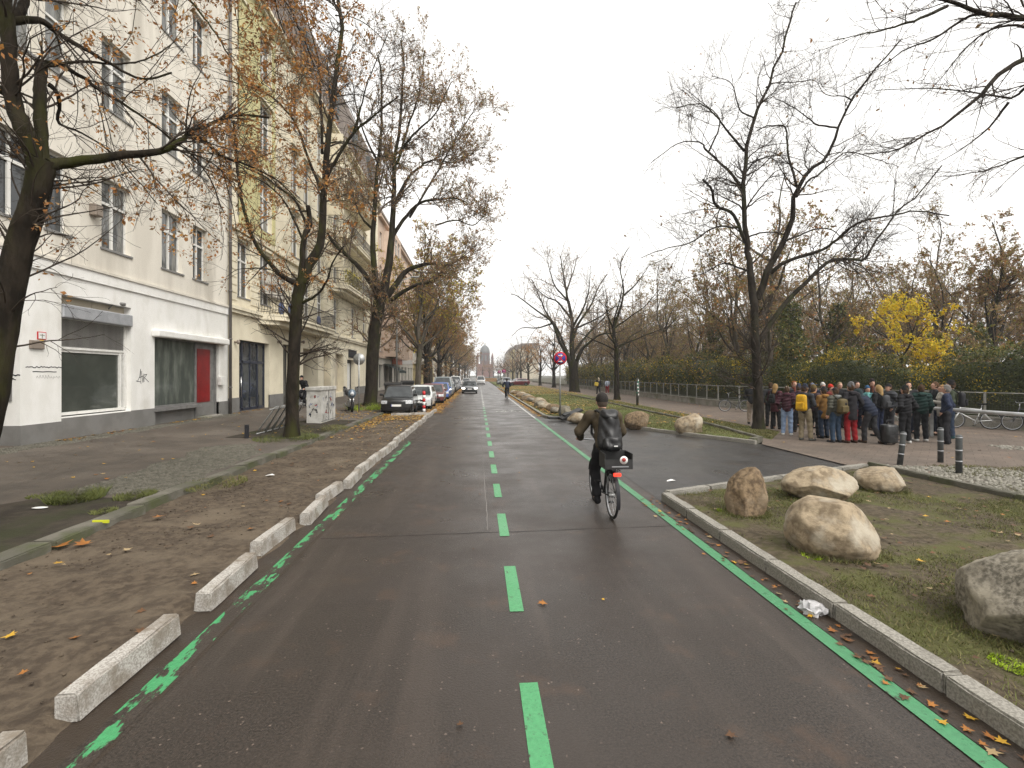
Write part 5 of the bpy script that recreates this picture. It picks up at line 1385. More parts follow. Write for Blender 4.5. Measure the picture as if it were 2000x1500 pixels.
# ---------------- further houses
def house(label, y0, y1, H, wallm, gm, nfl=5, cw=3.0, bays=(), balc=False, x=FX, depth=12, face=1, roof=None, gf=4.2):
    h = thing('apartment_house', label, 'building')
    zf = zs(x) if face == 1 else 0.0
    cols = []
    n = max(1, int((y1 - y0) / cw))
    for i in range(n): cols.append(y0 + (i + 0.5) * (y1 - y0) / n)
    fh = (H - gf - 0.6) / (nfl - 1)
    up = [(yc - 0.62, yc + 0.62, gf + 0.7 + r * fh, gf + 0.7 + r * fh + min(2.1, fh - 1.2)) for r in range(nfl - 1) for yc in cols]
    gr = [(yc - 1.05, yc + 1.05, zf + 0.3, zf + 3.0) for yc in cols]
    mb = MB()
    wall_with_holes(mb, 0, y0, y1, gf, H, up, 0.27); mb.quad((0, y0, zf - .5), (-depth, y0, zf - .5), (-depth, y0, H), (0, y0, H)); mb.quad((0, y1, zf - .5), (-depth, y1, zf - .5), (-depth, y1, H), (0, y1, H))
    o = mb.build('upper_wall', [wallm], h)
    mb = MB(); wall_with_holes(mb, 0, y0, y1, zf - .5, gf, gr, 0.3); mb.build('shop_wall', [gm], h)
    mb = MB(); mb.box((0.003, y0, gf - 0.1), (0.18, y1, gf + 0.12)); mb.box((0.003, y0, H - 0.35), (0.4, y1, H)); mb.build('cornice', [wallm], h)
    for a, b, c, d in up: window(h, 0, (a + b) / 2, c, b - a, d - c, 'T')
    for a, b, c, d in gr:
        s = MB(); s.box((-0.3, a, c), (-0.26, b, d)); s.build('shop_window', [M['pane']], h)
    mb = MB(); mb.prism([(0.5, H + 0.003), (-1.2, H + 3.2), (-depth, H + 3.6), (-depth, H + 0.003)], 'y', y0, y1); mb.build('roof', [roof or M['roof_tile']], h)
    for (a, b) in bays:
        s = MB(); zb0 = gf + 0.15
        hol = [(a + 0.5 + j * (b - a - 1.0) / 2, a + 0.5 + j * (b - a - 1.0) / 2 + (b - a - 1.0) / 2 - 0.4, gf + 0.9 + r * fh, gf + 2.9 + r * fh) for r in range(nfl - 1) for j in range(2)]
        wall_with_holes(s, 1.2, a, b, zb0, H - 1.0, hol, 0.15)
        for yy, sg in ((a, 1), (b, -1)): s.quad((0, yy - sg * 0.5, zb0), (1.2, yy, zb0), (1.2, yy, H - 1), (0, yy - sg * 0.5, H - 1))
        s.quad((0, a - .5, zb0), (1.2, a, zb0), (1.2, b, zb0), (0, b + .5, zb0)); s.quad((0, a - .5, H - 1), (1.2, a, H - 1), (1.2, b, H - 1), (0, b + .5, H - 1))
        bo = s.build('bay', [wallm], h)
        for (c, d, e, f) in hol: window(h, 1.2, (c + d) / 2, e, d - c, f - e, 'N', rev=0.12)
    if balc:
        for r in range(nfl - 1):
            for (a, b) in balc:
                s = MB(); z = gf + r * fh; s.box((0.003, a, z), (1.25, b, z + 0.22)); s.box((1.17, a, z + 0.22), (1.25, b, z + 1.15)); s.box((0.003, a, z + .22), (1.169, a + .06, z + 1.15)); s.box((0.003, b - .06, z + .22), (1.169, b, z + 1.15)); s.build('balcony', [wallm], h)
    h.location = (x, 0, 0)
    if face == -1:
        h.rotation_euler = (0, 0, math.pi); 
    return h, o
yC0 = yB1 + 0.05; yC1 = FY(806)
C_, _ = house('pinkish brown house with bay windows and shop awnings behind the stout tree', yC0, yC1, 20.5, M['pink_wall'], M['pale_wall'], 5, 3.2, bays=[(yC0 + 4, yC0 + 9)], balc=[(yC0 + 9.6, yC0 + 15)])
S = MB(); S.quad((0.05, yC0 + 3.0, 3.5), (0.05, yC0 + 9, 3.5), (1.9, yC0 + 9, 2.6), (1.9, yC0 + 3.0, 2.6)); S.quad((1.9, yC0 + 3.0, 2.6), (1.9, yC0 + 9, 2.6), (1.9, yC0 + 9, 2.35), (1.9, yC0 + 3, 2.35)); S.build('awning', [mat('awning', (0.03, 0.04, 0.035), None, rough=0.85)], C_)
S = MB(); S.cbox((0.35, yC0 + 11.5, 3.9), (0.5, 5.5, 0.7), 0, 0.04); S.build('shop_sign', [mat('sign_orange', (0.55, 0.13, 0.04), None, rough=0.4)], C_)
S = MB(); S.cbox((0.9, yC0 + 17.0, 4.0), (1.5, 0.12, 0.6), 0, 0.03); S.build('shop_sign', [M['sign_white']], C_)
D_, _ = house('pale house with projecting concrete balconies beyond the pinkish brown house', yC1 + .05, 128, 20.0, M['pale_wall'], M['yellow_wall'], 6, 3.4, balc=[(yC1 + 2, yC1 + 7), (yC1 + 12, yC1 + 17)])
house('tan house half hidden by the far left trees', 128.05, 165, 21.5, M['tan_wall'], M['pale_wall'], 5, 3.6)
house('yellowish house in the far left row of the street', 165.05, 215, 20.5, M['yellow_wall'], M['tan_wall'], 5, 4.2)
house('most distant pale house on the left side of the street', 215.05, 300, 21.0, M['pale_wall'], M['pale_wall'], 5, 5.0)
# right-hand far houses: built facing -x by turning them round
def house_right(label, y0, y1, H, wm, x, **kw):
    h, o = house(label, -y1, -y0, H, wm, wm, x=0, face=-1, **kw)
    h.location = (x, 0, 0); return h
house_right('tan house far down the right side behind the trees', 300, 330, 18.0, M['tan_wall'], 24, nfl=5, cw=4)
house_right('yellowish house far down the right side before the trees', 330.1, 365, 19.0, M['yellow_wall'], 23, nfl=5, cw=4.5)
hr = house_right('most distant tan house on the right side of the street', 365.1, 420, 19.0, M['tan_wall'], 22, nfl=5, cw=5)
# church at the end
ch = thing('church', 'brick church with a big dome and slim spires closing the street', 'church', (D(947, 700, 600)[0], D(947, 700, 600)[1], 0)); ch.scale = (.92, .92, .92)
S = MB(); S.box((-10, -6, 0), (10, 10, 17)); S.build('nave', [M['red_brick']], ch)
S = MB(); S.lathe([(6.4, 12), (6.4, 30), (6.8, 30.2), (6.8, 31)], (0, 0, 0), 16); S.build('drum', [M['red_brick']], ch)
for a in range(8):
    q_ = a * math.pi / 4 + 0.2; S = MB(); S.cbox((0, 0, 0), (0.4, 2.0, 7.0)); S.build('window', [M['slate']], ch, (6.35 * math.cos(q_), 6.35 * math.sin(q_), 24.5), (0, 0, q_))
S = MB(); S.lathe([(6.5, 31), (6.3, 33.5), (5.6, 36.5), (4.2, 39), (2.2, 40.8), (0.6, 41.6), (0.4, 43.5), (0.05, 44)], (0, 0, 0), 20); S.build('dome', [M['slate']], ch)
for sx in (-1, 1):
    S = MB(); S.lathe([(1.6, 0), (1.6, 24), (1.9, 24.2), (0.05, 32)], (sx * 9.6, -4, 0), 8); S.build('spire', [M['red_brick']], ch)
# ------------------------------------------------------------------ fence, wall, hedge
FP = [(16.2, 150), (16.0, 62), (15.6, 31.8), (19.8, 18.4), (23.4, 9), (25.6, 0)]
def along(P, step):
    out = []
    for a, b in zip(P[:-1], P[1:]):
        n = max(1, round(math.dist(a, b) / step))
        for i in range(n): out.append((a[0] + (b[0] - a[0]) * i / n, a[1] + (b[1] - a[1]) * i / n))
    out.append(P[-1]); return out
lw = thing('low_wall', 'low mossy concrete wall under the wire fence beside the path', 'wall')
for i, (a, b) in enumerate(zip(FP[:-1], FP[1:])):
    L = math.dist(a, b); ang = math.atan2(b[1] - a[1], b[0] - a[0])
    S = MB(); S.box((0, -0.13, -0.1), (L, 0.13, 0.40)); S.box((-0.02, -0.16, 0.403), (L + 0.02, 0.16, 0.47))
    S.build('wall_section', [M['concrete']], lw, (a[0], a[1], 0), (0, 0, ang))
fn = thing('wire_fence', 'wire mesh fence with pale steel posts on the low wall', 'fence')
M['fence_steel'] = mat('fence_steel', (0.34, 0.335, 0.31), (0.24, 0.235, 0.21), 4, 0.6, 0.4)
M['wire'] = mat('wire', (0.13, 0.13, 0.11), None, rough=0.6, metal=0.3)
fpts = along(FP, 1.7)
S = MB(); S.box((-0.03, -0.03, 0.47), (0.03, 0.03, 1.42)); pm_ = S.mesh('post', [M['fence_steel']])
for (x, y) in fpts: obj('post', pm_, fn, (x, y, 0))
for a, b in zip(fpts[:-1], fpts[1:]):
    L = math.dist(a, b); ang = math.atan2(b[1] - a[1], b[0] - a[0])
    S = MB(); S.cyl((0.03, 0, 1.40), (L - 0.03, 0, 1.40), 0.022, 6); S.cyl((0.03, 0, 0.55), (L - 0.03, 0, 0.55), 0.012, 5); S.build('rail', [M['fence_steel']], fn, (a[0], a[1], 0), (0, 0, ang))
    if a[1] < 75:
        S = MB(); st = 0.09
        for k in range(int(L / st)):
            x_ = (k + 0.5) * st; S.quad((x_ - .003, 0, .56), (x_ + .003, 0, .56), (x_ + .003, 0, 1.39), (x_ - .003, 0, 1.39))
        for k in range(9): z_ = 0.62 + k * 0.09; S.quad((0.03, .004, z_ - .003), (L - .03, .004, z_ - .003), (L - .03, .004, z_ + .003), (0.03, .004, z_ + .003))
        tag(S.build('wire_mesh', [M['wire']], fn, (a[0], a[1], 0), (0, 0, ang)), kind='stuff')

def hedge(name, label, P, off, width, H, n, size, mats, wts, seed, core=True):
    r = np.random.default_rng(seed)
    h = thing(name, label, 'hedge')
    seg = [math.dist(a, b) for a, b in zip(P[:-1], P[1:])]; cum = np.concatenate([[0], np.cumsum(seg)])
    def place(s, o):
        i = np.clip(np.searchsorted(cum, s, 'right') - 1, 0, len(seg) - 1)
        A_ = np.array(P)[i]; B_ = np.array(P)[i + 1]; d = (B_ - A_) / np.array(seg)[i][:, None]
        nrm = np.stack([-d[:, 1], d[:, 0]], 1)            # away from the path
        return A_ + d * (s - cum[i])[:, None] + nrm * o[:, None]
    s = r.uniform(0, cum[-1], n); face = r.random(n)
    top = H * (0.86 + 0.10 * np.sin(s * 0.9) + 0.07 * np.sin(s * 2.3 + 1) + 0.05 * np.sin(s * 5.1))
    z = np.where(face < 0.72, r.uniform(0.25, 1, n) ** 0.85 * top, top + r.normal(0, 0.10, n))
    o = np.where(face < 0.72, np.abs(r.normal(0, 0.22, n)) + 0.18 * np.sin(s * 3 + z * 2.5), r.uniform(0, width, n)) + off
    p = place(s, o); pts = np.column_stack([p, z])
    V, F = leaf_quads(r, pts, size, 0.2)
    clump = (np.sin(s * 1.1) + np.sin(z * 2.3 + s * 0.7) + np.sin(s * 2.9 + 2)) / 3
    mi = np.array([r.choice(len(mats), p=np.array(wts) / sum(wts)) for _ in range(1)] * len(F))
    u = r.random(len(F)) + 0.28 * clump; cw = np.cumsum(np.array(wts) / sum(wts)); mi = np.clip(np.searchsorted(cw, np.clip(u, 0, 0.999)), 0, len(mats) - 1)
    tag(obj('leaves', np_mesh('leaves', V, F, mats, mi), h), kind='stuff')
    if core:
        ss = np.arange(0, cum[-1], 0.8); Vc = []
        for k, q in enumerate(ss):
            tp = H * (0.80 + 0.10 * math.sin(q * 0.9) + 0.05 * math.sin(q * 2.3 + 1))
            for oo, zz in ((off + .35, 0), (off + .3, tp * .6), (off + .5, tp * .93), (off + width - .2, tp * .93), (off + width, 0)):
                pp = place(np.array([q]), np.array([oo + 0.08 * math.sin(k * 1.9 + zz)]))[0]; Vc.append((pp[0], pp[1], zz))
        Fc = [[k * 5 + j, (k + 1) * 5 + j, (k + 1) * 5 + j + 1, k * 5 + j + 1] for k in range(len(ss) - 1) for j in range(4)]
        obj('inner_growth', np_mesh('inner_growth', Vc, np.array(Fc), [mats[0]], smooth=True), h)
        pts2 = pts[::6]; 
    return h
P_near = [(15.7, 33), (19.8, 18.4), (23.4, 9), (25.6, 0)]
P_far = [(16.0, 95), (16.0, 62), (15.7, 33)]
hedge('hedge', 'tall dense green hedge behind the crowd and the wire fence', P_near, 0.35, 1.7, 3.3, 52000, 0.10, [M['leaf_dark'], M['leaf_green'], M['leaf_olive'], M['leaf_yellow']], (33, 45, 20, 2), 31)
hedge('hedge', 'loose green and yellow hedge along the far part of the fence', P_far, 0.4, 2.0, 3.7, 26000, 0.16, [M['leaf_dark'], M['leaf_green'], M['leaf_olive'], M['leaf_yellow'], M['leaf_brown']], (26, 30, 25, 6, 13), 32)
# brushwood thickets in the wood
def bush(seed, H, leaves):
    rg = np.random.default_rng(seed); limbs = []
    for i in range(15):
        a = rg.uniform(0, 6.28); d = np.array([math.cos(a) * 0.5, math.sin(a) * 0.5, 1.0]); p = [np.array([math.cos(a) * .2, math.sin(a) * .2, 0])]
        for k in range(5): d = d / np.linalg.norm(d); p.append(p[-1] + d * H * rg.uniform(0.14, 0.22)); d = d + rg.normal(0, 0.16, 3)
        limbs.append((p, 0.022, 0.006))
    return tree_meshes('bush%d' % seed, limbs, rg, [dict(per_m=3.2, L=1.0, npt=5, sides=3, ang=(.4, 1.1), t0=0.2, up=0.05, wig=0.2, rs=0.6, r_end=0.006, rmax=0.010), dict(per_m=3.0, L=0.55, npt=3, sides=3, ang=(.4, 1.1), t0=0.1, up=0.03, wig=0.2, rs=0.7, r_end=0.006, rmax=0.007)], M['twig_brown'], M['twig_brown'], leaves, 4, 7, 0)
BU = [bush(91, 4.2, (2600, 0.13, [M['leaf_brown'], M['leaf_olive'], M['leaf_rust']], (5, 4, 1), None)), bush(92, 3.6, (3800, 0.13, [M['leaf_green'], M['leaf_olive'], M['leaf_orange']], (4, 3, 1), None)), bush(93, 4.6, (1500, 0.13, [M['leaf_brown'], M['leaf_olive']], (3, 2), None))]
rb = random.Random(9); bs = []
for i in range(60):
    y = 12 + i * 1.5 + rb.uniform(-.6, .6); x0 = 18.6 + max(0, 31 - y) * 0.36
    bs.append((x0 + rb.uniform(0.5, 6.0), y))
bs.sort(key=lambda p: p[0] / p[1])
for i, (x, y) in enumerate(bs):
    kd = i % 3; t = thing('shrub', ['brown thicket', 'greenish thicket', 'rusty twiggy thicket'][kd] + ' rising behind the hedge, %s from the left' % ordw(i + 1), 'shrub', (x, y, -0.05), rb.uniform(0, 6), 'thickets in the wood')
    s_ = rb.uniform(0.9, 1.45); t.scale = (s_, s_, s_)
    obj('stems', BU[kd][0], t); obj('twigs', BU[kd][1], t); tag(obj('leaves', BU[kd][2], t), kind='stuff')

# ------------------------------------------------------------------ boulders
def boulder_mesh(seed, r, m, cuts=10, sub=5):
    rg = np.random.default_rng(seed)
    bm = bmesh.new(); bmesh.ops.create_icosphere(bm, subdivisions=sub, radius=1.0)
    V = np.array([v.co[:] for v in bm.verts])
    nrm = _norm(rg.normal(size=(cuts, 3))); off = rg.uniform(0.66, 0.90, cuts)
    for k in range(cuts):                        # soft plane cuts make worn facets
        dd = V @ nrm[k] - off[k]
        V -= np.maximum(dd, 0)[:, None] * nrm[k] * 0.93
    for f, a in ((2.2, 0.07), (4.6, 0.04), (9, 0.024), (17, 0.016), (31, 0.010), (55, 0.006)):
        w = rg.uniform(-1, 1, (3, 3)) * f; ph = rg.uniform(0, 6, 3)
        V *= (1 + a * (np.sin(V @ w[0] + ph[0]) + np.sin(V @ w[1] + ph[1] + np.sin(V @ w[2] + ph[2]))) / 2)[:, None]
    V *= np.array(r)
    for v, p in zip(bm.verts, V): v.co = Vector(p)
    for f in bm.faces: f.smooth = True
    me = bpy.data.meshes.new('boulder'); bm.to_mesh(me); bm.free(); me.materials.append(m); return me
M['granite_tan'] = mat('granite_tan', (0.33, 0.265, 0.18), (0.17, 0.13, 0.085), 8.0, 0.85, 0.25, bump=0.7, bscale=16, c3=(0.37, 0.33, 0.26), scale3=2.2, lo3=0.45, hi3=0.66, detail=10)
M['granite_rust'] = mat('granite_rust', (0.23, 0.165, 0.10), (0.095, 0.066, 0.04), 15.0, 0.85, 0.25, bump=0.9, bscale=12, c3=(0.22, 0.17, 0.115), scale3=2.4, lo3=0.5, hi3=0.7, detail=9)
M['granite_grey'] = mat('granite_grey', (0.26, 0.235, 0.19), (0.10, 0.09, 0.07), 26.0, 0.85, 0.25, bump=0.7, bscale=18, c3=(0.30, 0.27, 0.21), scale3=2.4, lo3=0.45, hi3=0.7, detail=9)
def boulder(label, px, py, w, h, dp, m, seed, rz=0.0, z=0.09, sink=0.32, rot=(0, 0)):
    x, y = G(px, py, z)
    me = boulder_mesh(seed, (w / 2 * 1.12, dp / 2 * 1.1, h / 2 / (1 - sink / 2) * 1.08), m, 10, 5 if seed < 106 else 4)
    o = obj('boulder', me, None, (x * (1 + dp * .42 / math.hypot(x, y)), y * (1 + dp * .42 / math.hypot(x, y)), z + h / 2 * (1 - sink)), (rot[0], rot[1], rz))
    return tag(o, label, 'boulder', 'boulders set in the beds')
boulder('upright rust brown boulder nearest the kerb corner by the driveway', 1459, 1010, 0.56, 0.66, 0.50, M['granite_rust'], 101, 0.3, rot=(0, 0.25))
boulder('long tan boulder in the middle of the bed, beside the driveway kerb', 1604, 982, 1.06, 0.52, 0.8, M['granite_tan'], 102, -0.1)
boulder('rounded ochre boulder farthest right by the driveway kerb', 1720, 960, 0.80, 0.42, 0.65, M['granite_tan'], 103, 0.2)
boulder('large whitish tan boulder alone in the middle of the mossy bed', 1635, 1090, 0.92, 0.62, 0.75, M['granite_tan'], 104, -0.35, rot=(0, 0.18))
boulder('speckled grey boulder cut by the right edge of the picture', 2022, 1272, 0.88, 0.70, 0.85, M['granite_grey'], 105, 0.4)
boulder('wedge shaped tan boulder across the driveway', 1347, 846, 1.05, 0.66, 0.8, M['granite_tan'], 106, 0.1, rot=(0, -0.2))
boulder('brown boulder right of the cyclist across the driveway', 1246, 836, 0.95, 0.62, 0.8, M['granite_rust'], 107)
boulder('low tan boulder just right of the sign foot plate', 1128, 824, 0.9, 0.42, 0.7, M['granite_tan'], 108)
boulder('dark wedge boulder right behind the no stopping sign post', 1102, 812, 0.62, 0.62, 0.6, M['granite_grey'], 109)
rbo = random.Random(4)
for i in range(15):
    y_ = 26.0 + i * 1.75 + 0.02 * i * i
    me = boulder_mesh(120 + i % 6, (0.38 + 0.09 * (i % 3), 0.45 + 0.07 * (i % 4), 0.24 + 0.07 * (i % 2)), [M['granite_grey'], M['granite_rust'], M['granite_tan']][i % 3], 11, 3)
    tag(obj('boulder', me, None, (4.05 + 0.2 * math.sin(i * 1.7), y_, 0.22), (0, 0, i * 1.1)), 'boulder in the row along the cycle lane kerb, %s from the sign' % ORD[i], 'boulder', 'boulders set in the beds')

# ------------------------------------------------------------------ posts, signs, cabinet, bins, lamp
def sign_post(x, y, z, h, label, face=True, rz=0.0):
    t = thing('road_sign', label, 'road sign', (x, y, z), rz)
    S = MB(); S.cyl((0, 0, 0), (0, 0, h), 0.035, 10); S.build('pole', [M['galv']], t)
    S = MB(); S.cyl((0, -0.045, h - 0.30), (0, -0.055, h - 0.30), 0.30, 28); p = S.build('sign_plate', [M['galv']], t)
    if face:
        S = MB(); S.cyl((0, -0.057, h - 0.30), (0, -0.060, h - 0.30), 0.30, 28); S.build('sign_ring', [M['sign_red']], p)
        S = MB(); S.cyl((0, -0.062, h - 0.30), (0, -0.064, h - 0.30), 0.235, 28); S.build('sign_face', [M['sign_blue']], p)
        for a in (0.785, -0.785):
            S = MB(); S.box((-0.235, -0.068 - (0.002 if a > 0 else 0), -0.03), (0.235, -0.066, 0.03)); S.build('sign_bar', [M['sign_red']], p, (0, 0, h - 0.30), (0, a, 0))
        S = MB()
        for dz in (0.13, -0.14): S.prism([(-0.10, h - .3 + dz - .015), (0.02, h - .3 + dz - .015), (0.02, h - .3 + dz - .05), (0.11, h - .3 + dz), (0.02, h - .3 + dz + .05), (0.02, h - .3 + dz + .015), (-.10, h - .3 + dz + .015)], 'y', -0.074, -0.071)
        S.build('arrow', [M['sign_white']], p)
    return t
sx, sy = G(1094, 818, 0.1); d_ = sy * _c + sx * _s
sign_post(sx, sy, 0.08, CAM_H + (HORIZON - 687) / FPX * d_ - 0.08, 'round blue and red no stopping sign on a pole at the cycle lane corner')
S = MB(); S.cbox((0, 0, 0), (1.1, 0.42, 0.10), 0, 0.02); S.cbox((-0.2, 0, 0.08), (0.3, 0.3, 0.08), 0, 0.02)
tag(S.build('foot_plate', [M['plastic_black']], None, (sx + 0.45, sy - 0.15, 0.33), (0.15, -0.38, 0.25)), 'black rubber foot plate lying tilted on the stones by the sign', 'foot plate')
S = MB(); S.cbox((0, 0, 0.06), (0.8, 0.4, 0.10), 0, 0.02); tag(S.build('foot_plate', [M['plastic_black']], None, (sx - 0.15, sy + 0.1, 0.09), (0, 0, 0.1)), 'black rubber foot plate lying flat round the sign pole', 'foot plate')
gx_, gy_, gz_ = GS(701, 806)
sign_post(gx_, gy_, gz_, CAM_H + (HORIZON - 690) / FPX * (gy_ * _c + gx_ * _s) - gz_, 'grey pole with a round sign seen from behind, left of the stout tree', False, math.pi)
for i, (px, py, h, tl, lab) in enumerate([(1757, 908, 1.0, 0.13, 'leaning ringed bollard, leftmost of three'), (1837, 903, 1.0, 0.0, 'upright ringed bollard in the middle of three'), (1873, 926, 1.02, 0.0, 'upright ringed bollard, nearest and rightmost of three')]):
    x, y = G(px, py, ZR); t = thing('bollard', lab, 'bollard', (x, y, ZR - 0.02), 0, 'bollards on the path')
    t.rotation_euler = (0, tl, 0); h = CAM_H + (HORIZON - [846, 838, 853][i]) / FPX * (y * _c + x * _s)
    S = MB(); S.lathe([(0.058, -0.05), (0.058, h), (0.05, h + 0.02), (0.02, h + 0.03)], n=14); S.build('shaft', [mat('bollard_grey%d' % i, (0.045, 0.05, 0.052), (0.07, 0.075, 0.075), 6, 0.5, 0.4)], t)
    for z in (h * 0.36, h * 0.64, h * 0.97):
        S = MB(); S.lathe([(0.0585, -0.012), (0.063, -0.006), (0.063, 0.006), (0.0585, 0.012)], (0, 0, z), 14); S.build('ring', [M['alu']], t)
# barrier rail
ax_, ay_ = G(1817, 852, ZR); bx_, by_ = G(2000, 812, 0.95)
t = thing('barrier', 'white horizontal barrier rail on a grey post right of the crowd', 'barrier', (ax_, ay_, ZR))
S = MB(); S.box((-0.06, -0.06, 0), (0.06, 0.06, 1.02)); S.build('post', [M['galv']], t)
e = Vector((bx_ - ax_, by_ - ay_, 0)).normalized(); L = 9.0
S = MB(); S.tube([(-e.x * .3, -e.y * .3, 0.95), (e.x * L, e.y * L, 0.95)], 0.055, 12); S.build('rail', [mat('rail_white', (0.62, 0.64, 0.66), (0.5, 0.5, 0.5), 3, 0.4, 0.4)], t)
S = MB(); S.box((e.x * L - .06, e.y * L - .06, 0), (e.x * L + .06, e.y * L + .06, 0.895)); S.build('post', [M['galv']], t)
# sticker post
x, y = G(1245, 792, ZR); t = thing('post', 'dark slim post plastered with stickers beside the path', 'post', (x, y, ZR))
S = MB(); S.cyl((0, 0, 0), (0, 0, 1.85), 0.085, 10); S.build('shaft', [mat('post_dark', (0.035, 0.035, 0.03), (0.06, 0.055, 0.045), 8, 0.7)], t)
rp = random.Random(2)
for i in range(9):
    a = -math.pi / 2 + rp.uniform(-0.7, 0.7); S = MB(); S.cbox((0, 0, 0), (0.012, 0.09, rp.uniform(0.06, 0.12)))
    S.build('sticker', [[M['sign_white'], mat('sticker_green%d' % i, (0.05, 0.22, 0.14), None)][i % 2]], t, (0.085 * math.cos(a), 0.085 * math.sin(a), 0.75 + i * 0.12), (0, 0, a))
# black stub post
x, y, z = GS(482, 856); S = MB(); S.cbox((0, 0, 0.2), (0.1, 0.1, 0.42), 0, 0.012); tag(S.build('stub_post', [M['ink']], None, (x, y, z)), 'short black post in the pavement by the bicycle stand', 'post')
# red and white post
x, y = G(828, 805); t = thing('warning_post', 'red and white striped post beside the black small car', 'post', (x, y, 0.0))
hh = 1.15
for i in range(6):
    S = MB(); S.lathe([(0.085, 0), (0.085, hh / 6 - 0.002)], (0, 0, hh * i / 6), 14); S.build('band', [M['sign_white'] if i % 2 == 0 else M['sign_red']], t)
S = MB(); S.ell((0, 0, hh), (0.085, 0.085, 0.05), 12, 6); S.build('cap', [M['sign_red']], t)
# cabinet
cx_, cy_, cz_ = GS(625, 827)
t = thing('utility_cabinet', 'grey utility cabinet covered in graffiti on the pavement', 'cabinet', (cx_, cy_, cz_), 0.0)
dC = cy_ * _c + cx_ * _s; hC = CAM_H + (HORIZON - 757) / FPX * dC - cz_
S = MB(); S.box((-0.52, 0.0, -0.02), (0.04, 2.0, hC - 0.12)); S.build('body', [M['graff_cab']], t)
S = MB(); S.cbox((-0.24, 1.0, hC - 0.05), (0.64, 2.1, 0.14), 0, 0.015); S.build('lid', [M['graff_cab']], t)
S = MB(); S.box((0.043, 0.97, 0.08), (0.05, 1.0, hC - 0.14)); S.box((0.043, 0.03, 0.06), (0.048, 1.97, 0.075)); S.build('door_gap', [M['ink']], t)
rg_ = random.Random(8)
for (mm, n_, w_) in ((M['ink'], 14, 0.018), (M['ink_red'], 3, 0.03), (M['ink_blue'], 8, 0.016)):
    S = MB()
    for _ in range(n_):
        c = (rg_.uniform(0.2, 1.8), rg_.uniform(0.25, hC - 0.35)); s_ = rg_.uniform(0.08, 0.2); p_ = [(c[0] + rg_.uniform(-s_, s_), c[1] + rg_.uniform(-s_, s_)) for _ in range(rg_.randint(3, 7))]
        ribbon(S, p_, 0.044, w_)
    S.M = Matrix.Translation((-0.24, 0, 0)) @ Matrix.Rotation(-math.pi / 2, 4, 'Z')
    for _ in range(max(2, n_ // 2)):
        c = (rg_.uniform(-.2, .2), rg_.uniform(0.25, hC - 0.35)); s_ = rg_.uniform(0.06, 0.16); p_ = [(c[0] + rg_.uniform(-s_, s_) * .6, c[1] + rg_.uniform(-s_, s_)) for _ in range(rg_.randint(3, 7))]
        ribbon(S, p_, 0.004, w_)
    S.build('graffiti', [mm], t)
# bicycle stands: leaning tube hoops joined by a rail
x, y, z = GS(500, 848)
t = thing('bicycle_stand', 'galvanised bicycle stand with slanted hoops and a long rail by the tree', 'bicycle stand', (x, y, z))
for i in range(5):
    o_ = 0.55 * i; S = MB(); S.tube([(0, o_, 0), (0.55, o_ + .1, 0.85), (0.62, o_ + .14, 0.88), (0.67, o_ + .2, 0.85), (0.2, o_ + .16, 0)], 0.022, 8); S.build('hoop', [M['galv']], t)
S = MB(); S.tube([(0.5, -0.2, 0.80), (0.55, 2.9, 0.80)], 0.022, 8); S.tube([(0.1, -0.2, 0.03), (0.1, 2.9, 0.03)], 0.02, 8); S.build('rail', [M['galv']], t)
# bins
for i, (px, py, lab) in enumerate([(768, 778, 'black wheeled rubbish bin behind the small black car'), (796, 768, 'second black wheeled bin, farther from the stout tree')]):
    x, y, z = GS(px, py); t = thing('rubbish_bin', lab, 'bin', (x, y, z + 0.02), 0.05, 'wheeled bins')
    S = MB(); S.add([(-.55, -.42, .2), (.55, -.42, .2), (.55, .42, .2), (-.55, .42, .2), (-.66, -.52, 1.15), (.66, -.52, 1.15), (.66, .52, 1.15), (-.66, .52, 1.15)], [(0, 3, 2, 1), (4, 5, 6, 7), (0, 1, 5, 4), (1, 2, 6, 5), (2, 3, 7, 6), (3, 0, 4, 7)]); S.box((-.7, -.56, 1.06), (.7, .56, 1.14)); S.build('body', [M['plastic_black']], t)
    S = MB(); S.prism([(-.55, 1.152), (.55, 1.152), (.5, 1.24), (.2, 1.32), (-.2, 1.32), (-.5, 1.24)], 'x', -.69, .69); S.build('lid', [M['plastic_black']], t)
    for sx_ in (-.45, .45):
        for sy_ in (-.33, .33): S = MB(); S.cyl((sx_ - .03, sy_, .1), (sx_ + .03, sy_, .1), .1, 12); S.build('wheel', [M['rubber']], t)
# street lamp
x, y, z = GS(775, 772); dL = y * _c + x * _s
t = thing('street_lamp', 'curved grey street lamp post in front of the pinkish brown house', 'street lamp', (x, y, z)); hL = CAM_H + (HORIZON - 545) / FPX * dL
S = MB(); S.tube([(0, 0, 0), (0, 0, 1.2)], 0.11, 12); S.tube([(0, 0, 1.2), (0, 0, hL * .75), (0.1, 0, hL * .88), (0.5, 0, hL * .97), (1.4, 0, hL)], [0.085, 0.07, 0.06, 0.05, 0.045], 10); S.build('pole', [M['galv']], t)
S = MB(); S.cbox((1.7, 0, hL), (0.75, 0.24, 0.14), 0, 0.05); S.build('lamp_head', [M['galv']], t)

